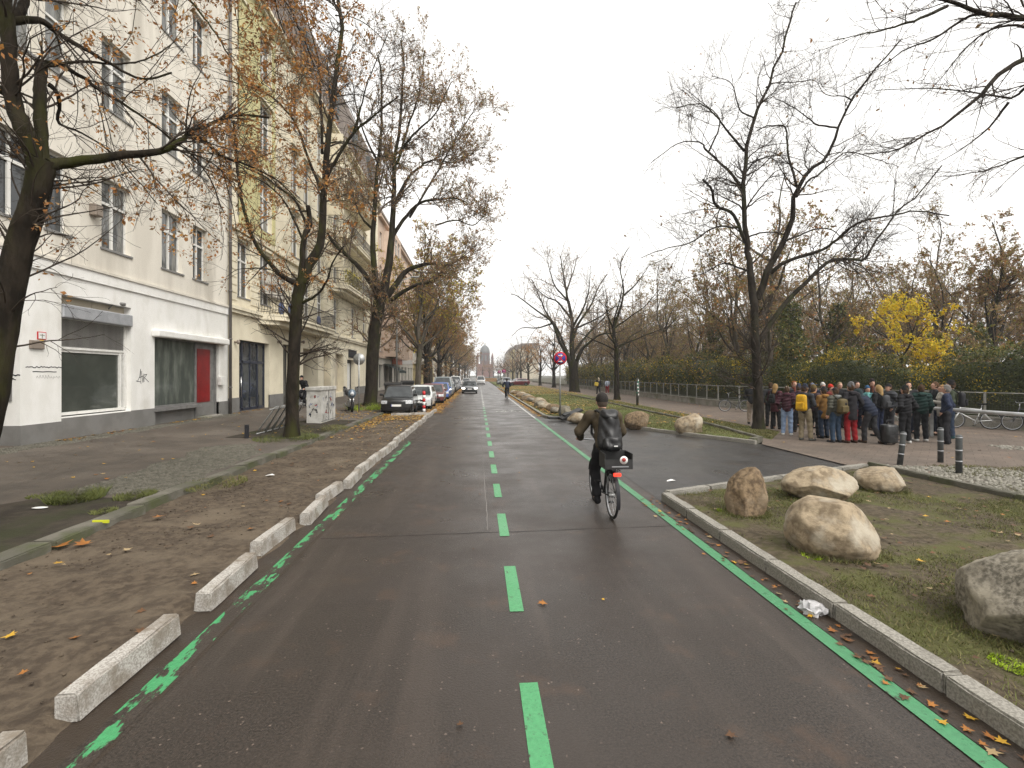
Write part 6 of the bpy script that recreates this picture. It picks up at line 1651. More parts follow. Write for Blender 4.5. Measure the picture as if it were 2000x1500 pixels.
# ------------------------------------------------------------------ litter
rl = np.random.default_rng(77)
x, y = G(1588, 1196); bm = bmesh.new(); bmesh.ops.create_icosphere(bm, subdivisions=3, radius=1)
for v in bm.verts:
    n_ = math.sin(v.co.x * 7 + 1) * math.sin(v.co.y * 6) * math.sin(v.co.z * 8 + 2)
    v.co = Vector((v.co.x * 0.10 * (1 + .5 * n_), v.co.y * 0.11 * (1 + .4 * n_), max(-0.6, v.co.z) * 0.035 * (1 + .9 * n_) + 0.03 + 0.02 * math.sin(v.co.x * 9 + v.co.y * 5)))
me = bpy.data.meshes.new('plastic_bag'); bm.to_mesh(me); bm.free(); me.materials.append(mat('bag', (0.72, 0.71, 0.72), (0.55, 0.55, 0.56), 20, 0.4, 0.4, trans=0.3))
t = tag(obj('plastic_bag', me, None, (x, y, 0.012)), 'crumpled white plastic bag in the gutter by the right kerb', 'litter')
S = MB(); S.quad((0.08, -0.02, 0.012), (0.15, -0.06, 0.01), (0.16, -0.045, 0.012), (0.085, 0.0, 0.014)); S.build('strap', [me.materials[0]], t)
x, y, z = GS(78, 994); S = MB(); S.ell((0, 0, 0.01), (0.11, 0.055, 0.008), 14, 4); tag(S.build('paper_scrap', [M['sign_white']], None, (x, y, z + 0.01)), 'flat white paper scrap on the dark tree pit at left', 'litter')
for i, (px, py, lab) in enumerate([(527, 930, 'pale rag scrap on the earth bed near the small blocks'), (1310, 940, 'white scrap on the driveway asphalt left of the planter corner')]):
    x, y = G(px, py, 0.05 if i == 0 else 0.004); S = MB(); S.add([(-.09, -.03, 0), (.02, -.05, .02), (.1, .0, .01), (.03, .05, .03), (-.06, .04, .01)], [(0, 1, 2, 3, 4)]); tag(S.build('paper_scrap', [M['sign_white']], None, (x, y, 0.06 if i == 0 else 0.008)), lab, 'litter')

# ------------------------------------------------------------------ fallen leaves, weeds, grass
def fallen(name, label, pts, size, mats, wts, seed, parent=None, far=False):
    r = np.random.default_rng(seed); n = len(pts); a = r.uniform(0, 6.28, n); sz = size * r.uniform(0.5, 1.3, n)
    prof = [(1.0, 0), (0.42, 0.5), (0.75, 1.0), (0.4, 1.55), (0.9, 2.1), (0.35, 2.75), (0.5, 3.14), (0.35, 3.53), (0.9, 4.18), (0.4, 4.73), (0.75, 5.28), (0.42, 5.78)]
    if far: prof = [(1.0, 0), (0.6, 1.5), (1.0, 3.14), (0.6, 4.7)]
    k = len(prof); V = np.zeros((n, k, 3)); curl = r.uniform(0, 0.35, n); tilt = r.uniform(-0.25, 0.25, (n, 2))
    for i, (rad, th) in enumerate(prof):
        dx, dy = np.cos(th + a) * rad * sz * .55, np.sin(th + a) * rad * sz * .55
        V[:, i] = np.stack([pts[:, 0] + dx, pts[:, 1] + dy, pts[:, 2] + 0.006 + curl * rad * rad * sz * .35 + np.maximum(-0.004, dx * tilt[:, 0] + dy * tilt[:, 1])], 1)
    F = np.arange(n * k).reshape(n, k); mi = r.choice(len(mats), n, p=np.array(wts) / sum(wts))
    o = obj(name, np_mesh(name, V.reshape(-1, 3), F, mats, mi), parent); o['kind'] = 'stuff'
    return tag(o, label, 'leaves')
M['litter_yellow'] = mat('litter_yellow', (0.50, 0.30, 0.03), (0.36, 0.20, 0.02), 5, 0.6, 0.3)
M['litter_orange'] = mat('litter_orange', (0.32, 0.13, 0.025), (0.22, 0.085, 0.02), 5, 0.6, 0.3)
M['litter_brown'] = mat('litter_brown', (0.13, 0.065, 0.03), (0.08, 0.042, 0.022), 5, 0.65, 0.3)
M['litter_pale'] = mat('litter_pale', (0.36, 0.27, 0.15), (0.28, 0.2, 0.1), 5, 0.65, 0.3)
LM = [M['litter_yellow'], M['litter_orange'], M['litter_brown'], M['litter_pale']]
U = lambda n, a, b: rl.uniform(a, b, n)
def P3(x, y, z): return np.stack([x, y, z if hasattr(z, '__len__') else np.full(len(x), z)], 1)
zsv = np.vectorize(zs)
x = U(120, KX + .2, LK - .1); fallen('fallen_leaves', 'scattered brown and yellow leaves on the near earth bed', P3(x, U(120, 1.5, 18) , 0.07), 0.10, LM, (1, 2, 4, 1), 1)
n = 2600; x = U(n, KX + .15, LK - .05); yv = 16 + 11 * np.sqrt(U(n, 0, 1)); m_ = (np.abs(x - (KX + .35)) < 0.5) | (yv > 22.5) | (rl.random(n) < .22); fallen('fallen_leaves', 'yellow leaf carpet at the far end of the earth bed', P3(x[m_], yv[m_], 0.075), 0.11, LM, (6, 2, 1, 2), 2)
n = 6500; yv = U(n, 27, 75); x = LK - 0.1 + rl.normal(0, 0.30, n); fallen('fallen_leaves', 'orange leaf drift in the gutter along the parked cars', P3(x, yv, 0.03), 0.13, LM, (4, 5, 1, 1), 3, far=True)
n = 900; yv = U(n, 22, 34); x = U(n, -8.0, KX - .1); fallen('fallen_leaves', 'yellow leaves on the pavement round the stout tree', P3(x, yv, zsv(x) + .005), 0.12, LM, (6, 2, 1, 2), 4)
n = 420; yv = 14.2 + 14 * U(n, 0, 1) ** 1.2; x = FX + 0.06 + np.abs(rl.normal(0, .16, n)); k_ = (np.sin(yv * 1.3) > -0.35); fallen('fallen_leaves', 'leaves blown against the foot of the white shop wall', P3(x[k_], yv[k_], zsv(x[k_]) + .008), 0.11, LM, (4, 2, 3, 2), 5)
n = 160; x = U(n, -10.5, KX - .2); yv = U(n, 8, 24); fallen('fallen_leaves', 'few yellow leaves spread over the left pavement', P3(x, yv, zsv(x) + .005), 0.09, LM, (5, 1, 2, 2), 6)
n = 130; yv = U(n, 2.2, 8.5); x = 2.96 - np.abs(rl.normal(0, .14, n)); fallen('fallen_leaves', 'leaves and dirt in the gutter of the right planter kerb', P3(x, yv, 0.010), 0.075, LM, (1, 2, 6, 1), 7)
n = 34; fallen('fallen_leaves', 'stray leaves on the carriageway', P3(U(n, -2.2, 2.6), U(n, 2.5, 30), 0.008), 0.07, LM, (2, 1, 4, 1), 8)
n = 230; x = U(n, 3.4, 8.3); yv = U(n, 2.5, 9.0); k_ = in_poly(x, yv, bed_near); fallen('fallen_leaves', 'brown leaves on the mossy bed', P3(x[k_], yv[k_], 0.112), 0.085, LM, (1, 1, 6, 2), 9)
n = 4200; yv = U(n, 25, 80); x = 3.2 - np.abs(rl.normal(0, .12, n)) * (1 + 0 * yv) ; fallen('fallen_leaves', 'yellow leaf line along the cycle lane kerb', P3(x, yv, 0.012), 0.11, LM, (5, 4, 1, 1), 10, far=True)
n = 2400; yv = U(n, 25, 80); x = U(n, 3.4, 4.1); fallen('fallen_leaves', 'yellow leaves between the kerb and the boulder row', P3(x, yv, 0.12), 0.12, LM, (5, 4, 1, 1), 11, far=True)
n = 17000; yv = 16 + 75 * U(n, 0, 1) ** 0.8; x = U(n, 3.6, 11.0); k_ = (in_poly(x, yv, bed_far) | (x > 9.4)) & (bumps(x * .7, yv * .5, 0.5) + (yv - 40) / 60 > rl.normal(0.0, .45, n)); fallen('fallen_leaves', 'golden leaves lying on the lawn under the trees', P3(x[k_], yv[k_], 0.14), 0.12, LM, (5, 4, 1, 2), 12, far=True)
n = 420; x = U(n, 9, 16); yv = U(n, 10, 60); fallen('fallen_leaves', 'leaves along the path before the low wall', P3(np.where(rl.random(n) < .6, 15.2 - np.abs(rl.normal(0, .3, n)) + np.maximum(0, 31 - yv) * .18, x), yv, ZR + .006), 0.11, LM, (3, 3, 3, 1), 13)
big = np.array([(*G(118, 1070, .06), .085), (*G(162, 1067, .06), .085), (*G(310, 1013, .06), .085), (*G(460, 1137, .0), .012), (*G(455, 1130, 0), .012)])
fallen('fallen_leaves', 'big orange leaf pair on the earth bed at left', big[:3], 0.22, [M['litter_orange']], (1,), 14)
fallen('fallen_leaves', 'bright yellow leaf beside the second white block', big[3:4], 0.16, [M['litter_yellow']], (1,), 15)
fallen('fallen_leaves', 'big brown leaf on the road right of the dashes', np.array([(*G(1060, 1180), 0.01)]), 0.13, [M['litter_orange']], (1,), 16)

def blades(name, label, pts, h, mats, wts, seed, w=0.006, lean=0.5):
    r = np.random.default_rng(seed); n = len(pts); a = r.uniform(0, 6.28, n); hh = h * r.uniform(0.4, 1.2, n)
    s = np.stack([np.cos(a), np.sin(a), 0 * a], 1) * w; d = np.stack([r.normal(0, lean, n) * hh, r.normal(0, lean, n) * hh, hh], 1)
    V = np.stack([pts - s, pts + s, pts + d], 1).reshape(-1, 3); mi = r.choice(len(mats), n, p=np.array(wts) / sum(wts))
    o = obj(name, np_mesh(name, V, np.arange(n * 3).reshape(n, 3), mats, mi)); o['kind'] = 'stuff'
    return tag(o, label, 'grass')
M['grass_a'] = mat('grass_a', (0.125, 0.135, 0.042), (0.088, 0.098, 0.03), 4, 0.7, 0.2)
M['grass_b'] = mat('grass_b', (0.17, 0.15, 0.065), (0.13, 0.11, 0.048), 4, 0.7, 0.2)
M['grass_bright'] = mat('grass_bright', (0.30, 0.42, 0.02), None, rough=0.7)
GM = [M['grass_a'], M['grass_b']]
n = 130000; x = U(n, 3.2, 9); yv = U(n, 2, 9.8); k_ = in_poly(x, yv, bed_near) & (bumps(x, yv, 1.6) > rl.normal(0.15, .28, n)); blades('grass', 'thin short grass growing in the mossy bed', P3(x[k_], yv[k_], .085 + bumps(x[k_], yv[k_], 1.6, .018, 3)), 0.032, GM, (3, 1), 21, 0.004, 0.8)
n = 70000; yv = 14.5 + 45 * U(n, 0, 1) ** 1.7; x = U(n, 3.4, 9.3); k_ = in_poly(x, yv, bed_far); blades('grass', 'short lawn grass beyond the driveway', P3(x[k_], yv[k_], .08), 0.06, GM, (3, 2), 22, 0.010, 0.7)
n = 26000; yv = 14.8 + 30 * U(n, 0, 1) ** 1.6; x = U(n, 9.4, 10.9); k_ = yv > 15.5 + (x - 9.4) * 1.4; blades('grass', 'grassy verge between lawn edging and path', P3(x[k_], yv[k_], ZR), 0.05, GM, (2, 3), 23, 0.010, 0.7)
n = 14000; x = U(n, 8.8, 12.2); yv = U(n, 6, 10.8); k_ = bumps(x, yv, 1.5) > .1; blades('grass', 'grass tufts among the pale mosaic stones', P3(x[k_], yv[k_], ZR), 0.05, GM, (3, 1), 24, 0.006, 0.7)
def tuft(px, py, zf, r_, n, h, m, lab, seed):
    x, y = (G(px, py, zf) if zf is not None else GS(px, py)[:2]); z = zf if zf is not None else zs(x)
    rg = np.random.default_rng(seed); a = rg.uniform(0, 6.28, n); q = r_ * np.sqrt(rg.random(n))
    blades('weeds', lab, P3(x + q * np.cos(a), y + q * np.sin(a) * 1.3, z), h, m, [1] * len(m), seed, 0.008, 0.6)
tuft(150, 975, None, 0.32, 900, 0.14, [M['grass_a'], M['leaf_green']], 'bushy weed in the tree pit at left', 31)
tuft(265, 970, None, 0.25, 700, 0.07, [M['grass_a']], 'grass tuft behind the old kerb', 32)
tuft(205, 1000, None, 0.14, 260, 0.05, [M['grass_a']], 'small grass tuft behind the yellow kerb mark', 33)
tuft(90, 968, None, 0.2, 300, 0.04, [M['grass_a']], 'flat grass tuft at the pavement edge', 34)
tuft(420, 945, None, 0.5, 900, 0.05, [M['grass_a'], M['grass_b']], 'moss and grass strip along the old kerb', 35)
tuft(620, 838, None, 1.0, 1800, 0.07, [M['grass_a'], M['grass_b']], 'grass around the graffiti cabinet', 36)
tuft(560, 856, None, 0.9, 1500, 0.08, [M['grass_a'], M['leaf_green']], 'weeds around the foot of the second tree', 37)
tuft(712, 800, None, 0.9, 900, 0.35, [M['grass_a'], M['grass_bright']], 'leafy weed at the foot of the stout tree', 38)
tuft(1585, 1088, 0.08, 0.085, 300, 0.02, [M['grass_bright']], 'bright green spray mark on the moss before the lone boulder', 39)
tuft(1412, 998, 0.08, 0.08, 160, 0.02, [M['grass_bright']], 'bright green spray mark by the upright boulder', 40)
tuft(1975, 1300, 0.08, 0.10, 380, 0.02, [M['grass_bright']], 'bright green spray mark under the speckled boulder', 41)

# grass grown up round the near boulders
for i, ob in enumerate([o for o in bpy.data.objects if o.name.startswith('boulder')][:5]):
    rg = np.random.default_rng(400 + i); n = 900; a = rg.uniform(0, 6.28, n); hx = max(ob.dimensions.x, 0.5) / 2; hy = max(ob.dimensions.y, 0.5) / 2
    q = rg.uniform(0.86, 1.12, n)
    blades('grass', 'grass fringe round the foot of the ' + ob['label'].split(' boulder')[0] + ' boulder', P3(ob.location.x + hx * q * np.cos(a), ob.location.y + hy * q * np.sin(a), 0.085), 0.06, [M['grass_a'], M['grass_b']], [2, 1], 410 + i, 0.004, 0.6)
# ------------------------------------------------------------------ smooth bodies from distance fields
def surface(vals, lo, h):
    ins = vals < 0
    nx, ny, nz = vals.shape
    c = np.zeros((nx - 1, ny - 1, nz - 1), np.int8)
    for i in (0, 1):
        for j in (0, 1):
            for k in (0, 1): c += ins[i:nx - 1 + i, j:ny - 1 + j, k:nz - 1 + k]
    act = (c > 0) & (c < 8)
    I, J, K = np.nonzero(act)
    idx = -np.ones(act.shape, np.int64); idx[I, J, K] = np.arange(len(I))
    acc = np.zeros((len(I), 3)); cnt = np.zeros(len(I))
    corners = [(i, j, k) for i in (0, 1) for j in (0, 1) for k in (0, 1)]
    for a in corners:
        for ax in range(3):
            if a[ax] == 1: continue
            b = list(a); b[ax] = 1
            va = vals[I + a[0], J + a[1], K + a[2]]; vb = vals[I + b[0], J + b[1], K + b[2]]
            m = (va < 0) != (vb < 0)
            t = np.where(m, va / np.where(m, va - vb, 1), 0)
            p = np.tile(np.array(a, float), (len(I), 1)); p[:, ax] += t
            acc += p * m[:, None]; cnt += m
    V = (np.stack([I, J, K], 1) + acc / np.maximum(cnt, 1)[:, None]) * h + np.array(lo)
    Fs = []
    d = ins[:-1] != ins[1:]; d = d[:, 1:-1, 1:-1]
    i, j, k = np.nonzero(d); j += 1; k += 1
    q = np.stack([idx[i, j - 1, k - 1], idx[i, j, k - 1], idx[i, j, k], idx[i, j - 1, k]], 1); fl = ins[i, j, k]; q[~fl] = q[~fl][:, ::-1]; Fs.append(q)
    d = ins[:, :-1] != ins[:, 1:]; d = d[1:-1, :, 1:-1]
    i, j, k = np.nonzero(d); i += 1; k += 1
    q = np.stack([idx[i - 1, j, k - 1], idx[i - 1, j, k], idx[i, j, k], idx[i, j, k - 1]], 1); fl = ins[i, j, k]; q[~fl] = q[~fl][:, ::-1]; Fs.append(q)
    d = ins[:, :, :-1] != ins[:, :, 1:]; d = d[1:-1, 1:-1, :]
    i, j, k = np.nonzero(d); i += 1; j += 1
    q = np.stack([idx[i - 1, j - 1, k], idx[i, j - 1, k], idx[i, j, k], idx[i - 1, j, k]], 1); fl = ins[i, j, k]; q[~fl] = q[~fl][:, ::-1]; Fs.append(q)
    F = np.vstack(Fs)
    return V, F[(F >= 0).all(1)]
def smin(a, b, k):
    h = np.clip(0.5 + 0.5 * (b - a) / k, 0, 1); return b * (1 - h) + a * h - k * h * (1 - h)
def smax(a, b, k): return -smin(-a, -b, k)
def cap_d(X, Y, Z, a, b, ra, rb, ys=1.0):
    a = np.array(a, float); b = np.array(b, float)
    cy_ = (a[1] + b[1]) / 2
    Yp = cy_ + (Y - cy_) * ys; a2 = a.copy(); b2 = b.copy(); a2[1] = cy_ + (a[1] - cy_) * ys; b2[1] = cy_ + (b[1] - cy_) * ys
    d = b2 - a2; L2 = max(d @ d, 1e-9)
    t = np.clip(((X - a2[0]) * d[0] + (Yp - a2[1]) * d[1] + (Z - a2[2]) * d[2]) / L2, 0, 1)
    return np.sqrt((X - a2[0] - t * d[0]) ** 2 + (Yp - a2[1] - t * d[1]) ** 2 + (Z - a2[2] - t * d[2]) ** 2) - (ra + (rb - ra) * t)
def ell_d(X, Y, Z, c, r):
    q = np.sqrt(((X - c[0]) / r[0]) ** 2 + ((Y - c[1]) / r[1]) ** 2 + ((Z - c[2]) / r[2]) ** 2); return (q - 1) * min(r)
def field(prims, lo, hi, h, post=None, k=0.03):
    g = [np.arange(lo[i], hi[i] + h, h) for i in range(3)]
    X, Y, Z = np.meshgrid(*g, indexing='ij', sparse=False)
    v = None
    for p in prims:
        if p[0] == 'c': d = cap_d(X, Y, Z, *p[1:5], *(p[5:6] if len(p) > 5 and not isinstance(p[5], dict) else ()))
        else: d = ell_d(X, Y, Z, p[1], p[2])
        kk = p[-1]['k'] if isinstance(p[-1], dict) else k
        v = d if v is None else smin(v, d, kk)
    if post is not None: v = post(v, X, Y, Z)
    return surface(v.astype(np.float32), lo, h)
def bounds(prims, pad=0.06):
    pts = []
    for p in prims:
        if p[0] == 'c':
            for q, r in ((p[1], p[3]), (p[2], p[4])): pts += [np.array(q) - r, np.array(q) + r]
        else: pts += [np.array(p[1]) - np.array(p[2]), np.array(p[1]) + np.array(p[2])]
    pts = np.array(pts); return pts.min(0) - pad, pts.max(0) + pad
def fmesh(name, prims, h, mat_, post=None, k=0.03, lo=None, hi=None):
    l, u = bounds(prims)
    V, F = field(prims, l if lo is None else np.maximum(l, lo), u if hi is None else np.minimum(u, hi), h, post, k)
    return np_mesh(name, V, F, [mat_], smooth=True)

DEF = M['ink']
def joints(**kw):
    J = dict(hip=[(-.09, 0, .93), (.09, 0, .93)], knee=[(-.11, .02, .50), (.11, .02, .50)], ank=[(-.12, -.02, .09), (.12, -.02, .09)],
             toe=[(-.15, .14, .035), (.15, .14, .035)], pel=(0, 0, .98), waist=(0, -.005, 1.10), chest=(0, 0, 1.30), neck=(0, -.015, 1.47), head=(0, .02, 1.635),
             sho=[(-.185, 0, 1.415), (.185, 0, 1.415)], elb=[(-.25, -.05, 1.13), (.25, -.05, 1.13)], wri=[(-.24, .06, .91), (.24, .06, .91)], hdir=[(0, .15, -1), (0, .15, -1)], out=1.0)
    J.update(kw); return J
POSES = {
 'down': joints(),
 'pockets': joints(elb=[(-.30, -.10, 1.15), (.30, -.10, 1.15)], wri=[(-.215, .085, .985), (.215, .085, .985)], hdir=[(.25, .35, -1), (-.25, .35, -1)]),
 'hold': joints(elb=[(-.27, .02, 1.14), (.27, .02, 1.14)], wri=[(-.10, .27, 1.20), (.10, .27, 1.20)], hdir=[(.5, .6, .35), (-.5, .6, .35)], knee=[(-.10, .03, .50), (.13, .05, .5)], ank=[(-.10, -.04, .09), (.16, .03, .09)], toe=[(-.12, .13, .035), (.22, .19, .035)]),
 'stride': joints(knee=[(-.10, .12, .52), (.10, -.02, .49)], ank=[(-.10, .20, .10), (.10, -.26, .13)], toe=[(-.11, .36, .05), (.11, -.13, .035)], elb=[(-.26, -.12, 1.15), (.26, .0, 1.13)], wri=[(-.25, -.02, .92), (.24, .20, .99)]),
 'lean': joints(pel=(0, -.06, .96), waist=(0, 0, 1.08), chest=(0, .16, 1.24), neck=(0, .28, 1.37), head=(0, .37, 1.50), sho=[(-.19, .24, 1.33), (.19, .24, 1.33)], elb=[(-.27, .24, 1.04), (.27, .22, 1.05)], wri=[(-.18, .36, .86), (.20, .34, .86)],
                knee=[(-.08, .10, .51), (.15, -.02, .5)], ank=[(-.02, .14, .09), (.24, -.22, .10)], toe=[(-.03, .30, .035), (.30, -.08, .035)], hip=[(-.09, -.05, .91), (.09, -.05, .91)]),
}
def hand_prims(w, dr, side):
    w = np.array(w); dr = np.array(dr, float); dr /= np.linalg.norm(dr)
    sd = np.cross(dr, [0, 1, 0.2]); sd /= np.linalg.norm(sd); nr = np.cross(dr, sd)
    palm = w + dr * 0.055
    P = [('c', w, palm + dr * .02, .030, .036, {'k': .015})]
    for i, (o, L) in enumerate(((-.027, .07), (-.009, .082), (.009, .078), (.027, .062))):
        a = palm + dr * .03 + sd * o; b = a + dr * L * .55 + nr * .006; c = b + dr * L * .45 - nr * .02 * (1 if side > 0 else 1)
        P += [('c', a, b, .0095, .009, {'k': .006}), ('c', b, c, .009, .0075, {'k': .006})]
    a = w + dr * .03 + sd * -.03; P += [('c', a, a + dr * .035 - sd * .025, .012, .011, {'k': .008}), ('c', a + dr * .035 - sd * .025, a + dr * .065 - sd * .03, .011, .009, {'k': .006})]
    return P
def body_prims(J):
    h = np.array(J['head'])
    P = [('e', tuple(h + (0, -.008, .02)), (.078, .098, .105)), ('e', tuple(h + (0, .03, -.055)), (.056, .066, .066)), ('c', h + (0, .088, .02), h + (0, .112, -.022), .011, .015, {'k': .012}),
         ('e', tuple(h + (-.08, -.005, -.01)), (.014, .022, .032)), ('e', tuple(h + (.08, -.005, -.01)), (.014, .022, .032)), ('c', h + (-.03, .078, .035), h + (.03, .078, .035), .018, .018),
         ('c', J['neck'], h + (0, -.02, -.05), .060, .056), ('c', J['chest'], J['waist'], .125, .115, 1.25), ('c', J['sho'][0], J['sho'][1], .075, .075), ('c', J['waist'], J['pel'], .115, .125, 1.2)]
    for s in (0, 1):
        P += [('c', J['sho'][s], J['elb'][s], .052, .040), ('c', J['elb'][s], J['wri'][s], .040, .027), ('c', J['hip'][s], J['knee'][s], .085, .056), ('c', J['knee'][s], J['ank'][s], .056, .036), ('c', J['ank'][s], J['toe'][s], .038, .03)]
        P += hand_prims(J['wri'][s], J['hdir'][s], s * 2 - 1)
    return P
def wrinkle(a, f):
    return lambda v, X, Y, Z: v + a * np.sin(f * Z + 4 * np.sin(7 * X + 3) + 3 * np.cos(9 * Y))
def jacket_prims(J, t, long=False):
    ch, wa, pe = np.array(J['chest']), np.array(J['waist']), np.array(J['pel'])
    P = [('c', ch, wa, .152 + t, .150 + t, 1.2), ('c', J['sho'][0], J['sho'][1], .085 + t * .6, .085 + t * .6), ('c', wa, pe, .150 + t, .158 + t, 1.15), ('c', ch, J['neck'], .13 + t, .078 + t * .4)]
    if long: P.append(('c', pe, pe + (0, 0, -.22), .16 + t, .165 + t, 1.1))
    for s in (0, 1):
        w = np.array(J['wri'][s]); e = np.array(J['elb'][s]); P += [('c', J['sho'][s], e, .068 + t * .7, .060 + t * .6), ('c', e, w, .058 + t * .6, .046 + t * .4)]
    return P
def trouser_prims(J, t=.0):
    P = [('c', J['waist'], J['pel'], .118, .135, 1.15)]
    for s in (0, 1): P += [('c', J['hip'][s], J['knee'][s], .105 + t, .076 + t), ('c', J['knee'][s], J['ank'][s], .074 + t, .066 + t)]
    return P
PM_ = {}
def person_parts(pose, h=0.018):
    if pose in PM_: return PM_[pose]
    J = POSES[pose]; r = {}
    r['body'] = fmesh('body_' + pose, body_prims(J), h * .95, M['skin'], k=.022)
    used = {q[6] for q in PEOPLE if q[5] == pose} | ({'coat', 'jacket'} if pose == 'stride' else set())
    for nm, t, lg in (('jacket', 0.0, False), ('puffer', 0.022, False), ('coat', 0.008, True)):
        if nm not in used: continue
        hem = (J['pel'][2] - .13) if not lg else (J['pel'][2] - .30)
        amp = .009 if nm == 'puffer' else .005; fq = 62 if nm == 'puffer' else 34
        def post(v, X, Y, Z, hem=hem, amp=amp, fq=fq):
            return smax(v + amp * np.sin(fq * Z + 2.5 * np.sin(7 * X + 3) + 2 * np.cos(8 * Y)), hem - Z, .02)
        if J.get('leanhem') or pose == 'lean': pass
        # keep sleeves that hang below the hem
        arms = []
        for s in (0, 1):
            w = np.array(J['wri'][s]); e = np.array(J['elb'][s]); arms.append((e, w, .058 + t * .6, .046 + t * .4))
        def post2(v, X, Y, Z, post=post, arms=arms):
            q = post(v, X, Y, Z)
            for a in arms: q = smin(q, cap_d(X, Y, Z, *a), .012)
            return q
        r[nm] = fmesh(nm + '_' + pose, jacket_prims(J, t, lg), h, DEF, post2, k=.035)
    r['trousers'] = fmesh('trousers_' + pose, trouser_prims(J, .004), h, DEF, lambda v, X, Y, Z: smax(v + .005 * np.sin(38 * Z + 5 * np.sin(11 * X)), .075 - Z, .015), k=.03)
    r['shoe'] = [fmesh('shoe_%d' % s + pose, [('c', J['ank'][s], np.array(J['ank'][s]) + (0, -.03, -.045), .052, .045), ('c', np.array(J['ank'][s]) + (0, -.02, -.05), J['toe'][s], .046, .042)], .012, DEF, lambda v, X, Y, Z, z0=min(J['ank'][s][2] - .085, J['toe'][s][2] - .035): smax(v, z0 - Z, .01), k=.03) for s in (0, 1)]
    hd = np.array(J['head'])
    S = MB()
    for s in (-1, 1): S.ell(hd + (s * .032, .087, .012), (.012, .008, .008), 8, 6)
    S.ell(hd + (0, .092, -.062), (.022, .006, .005), 8, 5)
    r['face'] = S.mesh('face', [M['taupe']])
    hats = {}
    c0 = tuple(hd + (0, -.012, .03))
    hats['beanie'] = fmesh('beanie', [('e', c0, (.093, .113, .128)), ('e', tuple(hd + (0, -.03, .13)), (.06, .07, .05))], .013, DEF, lambda v, X, Y, Z: smax(v + .003 * np.sin(90 * X), (hd[2] + .030 + (Y - hd[1]) * .35) - Z, .012), k=.03)
    hats['cap'] = fmesh('cap', [('e', c0, (.090, .108, .118)), ('e', tuple(hd + (0, .13, .055)), (.07, .075, .016))], .012, DEF, lambda v, X, Y, Z: smax(v, (hd[2] + .042) - Z, .008), k=.015)
    hats['short_hair'] = fmesh('short_hair', [('e', tuple(hd + (0, -.02, .03)), (.090, .108, .118)), ('e', tuple(hd + (0, -.05, -.03)), (.075, .06, .07))], .012, DEF, lambda v, X, Y, Z: smax(v + .004 * np.sin(70 * X + 30 * Z), np.minimum((Y - hd[1]) - .035, (hd[2] + .085) - Z), .015), k=.03)
    hats['long_hair'] = fmesh('long_hair', [('e', tuple(hd + (0, -.02, .03)), (.098, .112, .122)), ('c', hd + (0, -.06, -.02), hd + (0, -.10, -.20), .095, .07)], .013, DEF, lambda v, X, Y, Z: smax(v + .004 * np.sin(60 * X), np.minimum((Y - hd[1]) - .03, (hd[2] + .085) - Z), .015), k=.04)
    hats['hood'] = fmesh('hood', [('c', np.array(J['neck']) + (-.06, -.075, .0), np.array(J['neck']) + (.06, -.075, .0), .062, .062), ('e', tuple(np.array(J['neck']) + (0, -.02, .0)), (.115, .105, .06))], .014, DEF, k=.04)
    hats['scarf'] = fmesh('scarf', [('e', tuple(np.array(J['neck']) + (0, .01, .02)), (.105, .10, .055)), ('c', np.array(J['neck']) + (.03, .10, 0), np.array(J['neck']) + (.04, .16, -.16), .04, .035)], .014, DEF, k=.03)
    hats['hood_up'] = fmesh('hood_up', [('e', tuple(hd + (0, -.02, .015)), (.118, .135, .142)), ('c', hd + (0, -.06, -.06), np.array(J['neck']) + (0, -.05, 0), .09, .10)], .014, DEF, lambda v, X, Y, Z: smax(v, -(np.sqrt(X ** 2 * 1.6 + (Z - hd[2] + .005) ** 2) - .10) * (Y > hd[1] + .03) - 9 * (Y <= hd[1] + .03), .01), k=.04)
    r['hats'] = hats
    PM_[pose] = r; return r
CLO = {}
def cloth(c, rough=0.85):
    k = tuple(round(q, 3) for q in c)
    if k not in CLO: CLO[k] = mat('cloth_%d' % len(CLO), c, tuple(q * .72 for q in c), 9, rough, 0.2, bump=0.25, bscale=60)
    return CLO[k]
def wear(o, m):
    o.material_slots[0].link = 'OBJECT'; o.material_slots[0].material = m; return o
HAIR = dict(blond=(.30, .19, .08), brown=(.07, .04, .022), dark=(.022, .017, .014), grey=(.20, .19, .18), ginger=(.20, .07, .025))
def person(label, loc, rz, H, pose, top, top_c, leg_c, shoe_c, head, head_c, extra=(), group='people gathered in a crowd on the path'):
    parts = person_parts(pose); s = H / 1.75
    b = tag(obj('person', parts['body'], None, loc, (0, 0, rz), (s, s, s)), label, 'person', group)
    wear(obj(top, parts[top], b), cloth(top_c)); wear(obj('trousers', parts['trousers'], b), cloth(leg_c))
    for q in parts['shoe']: wear(obj('shoe', q, b), cloth(shoe_c))
    obj('face', parts['face'], b)
    if head in ('beanie', 'cap'): wear(obj('hair', parts['hats']['short_hair'], b, scale=(.985, .985, .998)), cloth(HAIR['brown']))
    wear(obj(head if 'hair' not in head else 'hair', parts['hats'][head], b), cloth(head_c))
    for e in extra: wear(obj(e[0], parts['hats'][e[0]], b), cloth(e[1]))
    return b
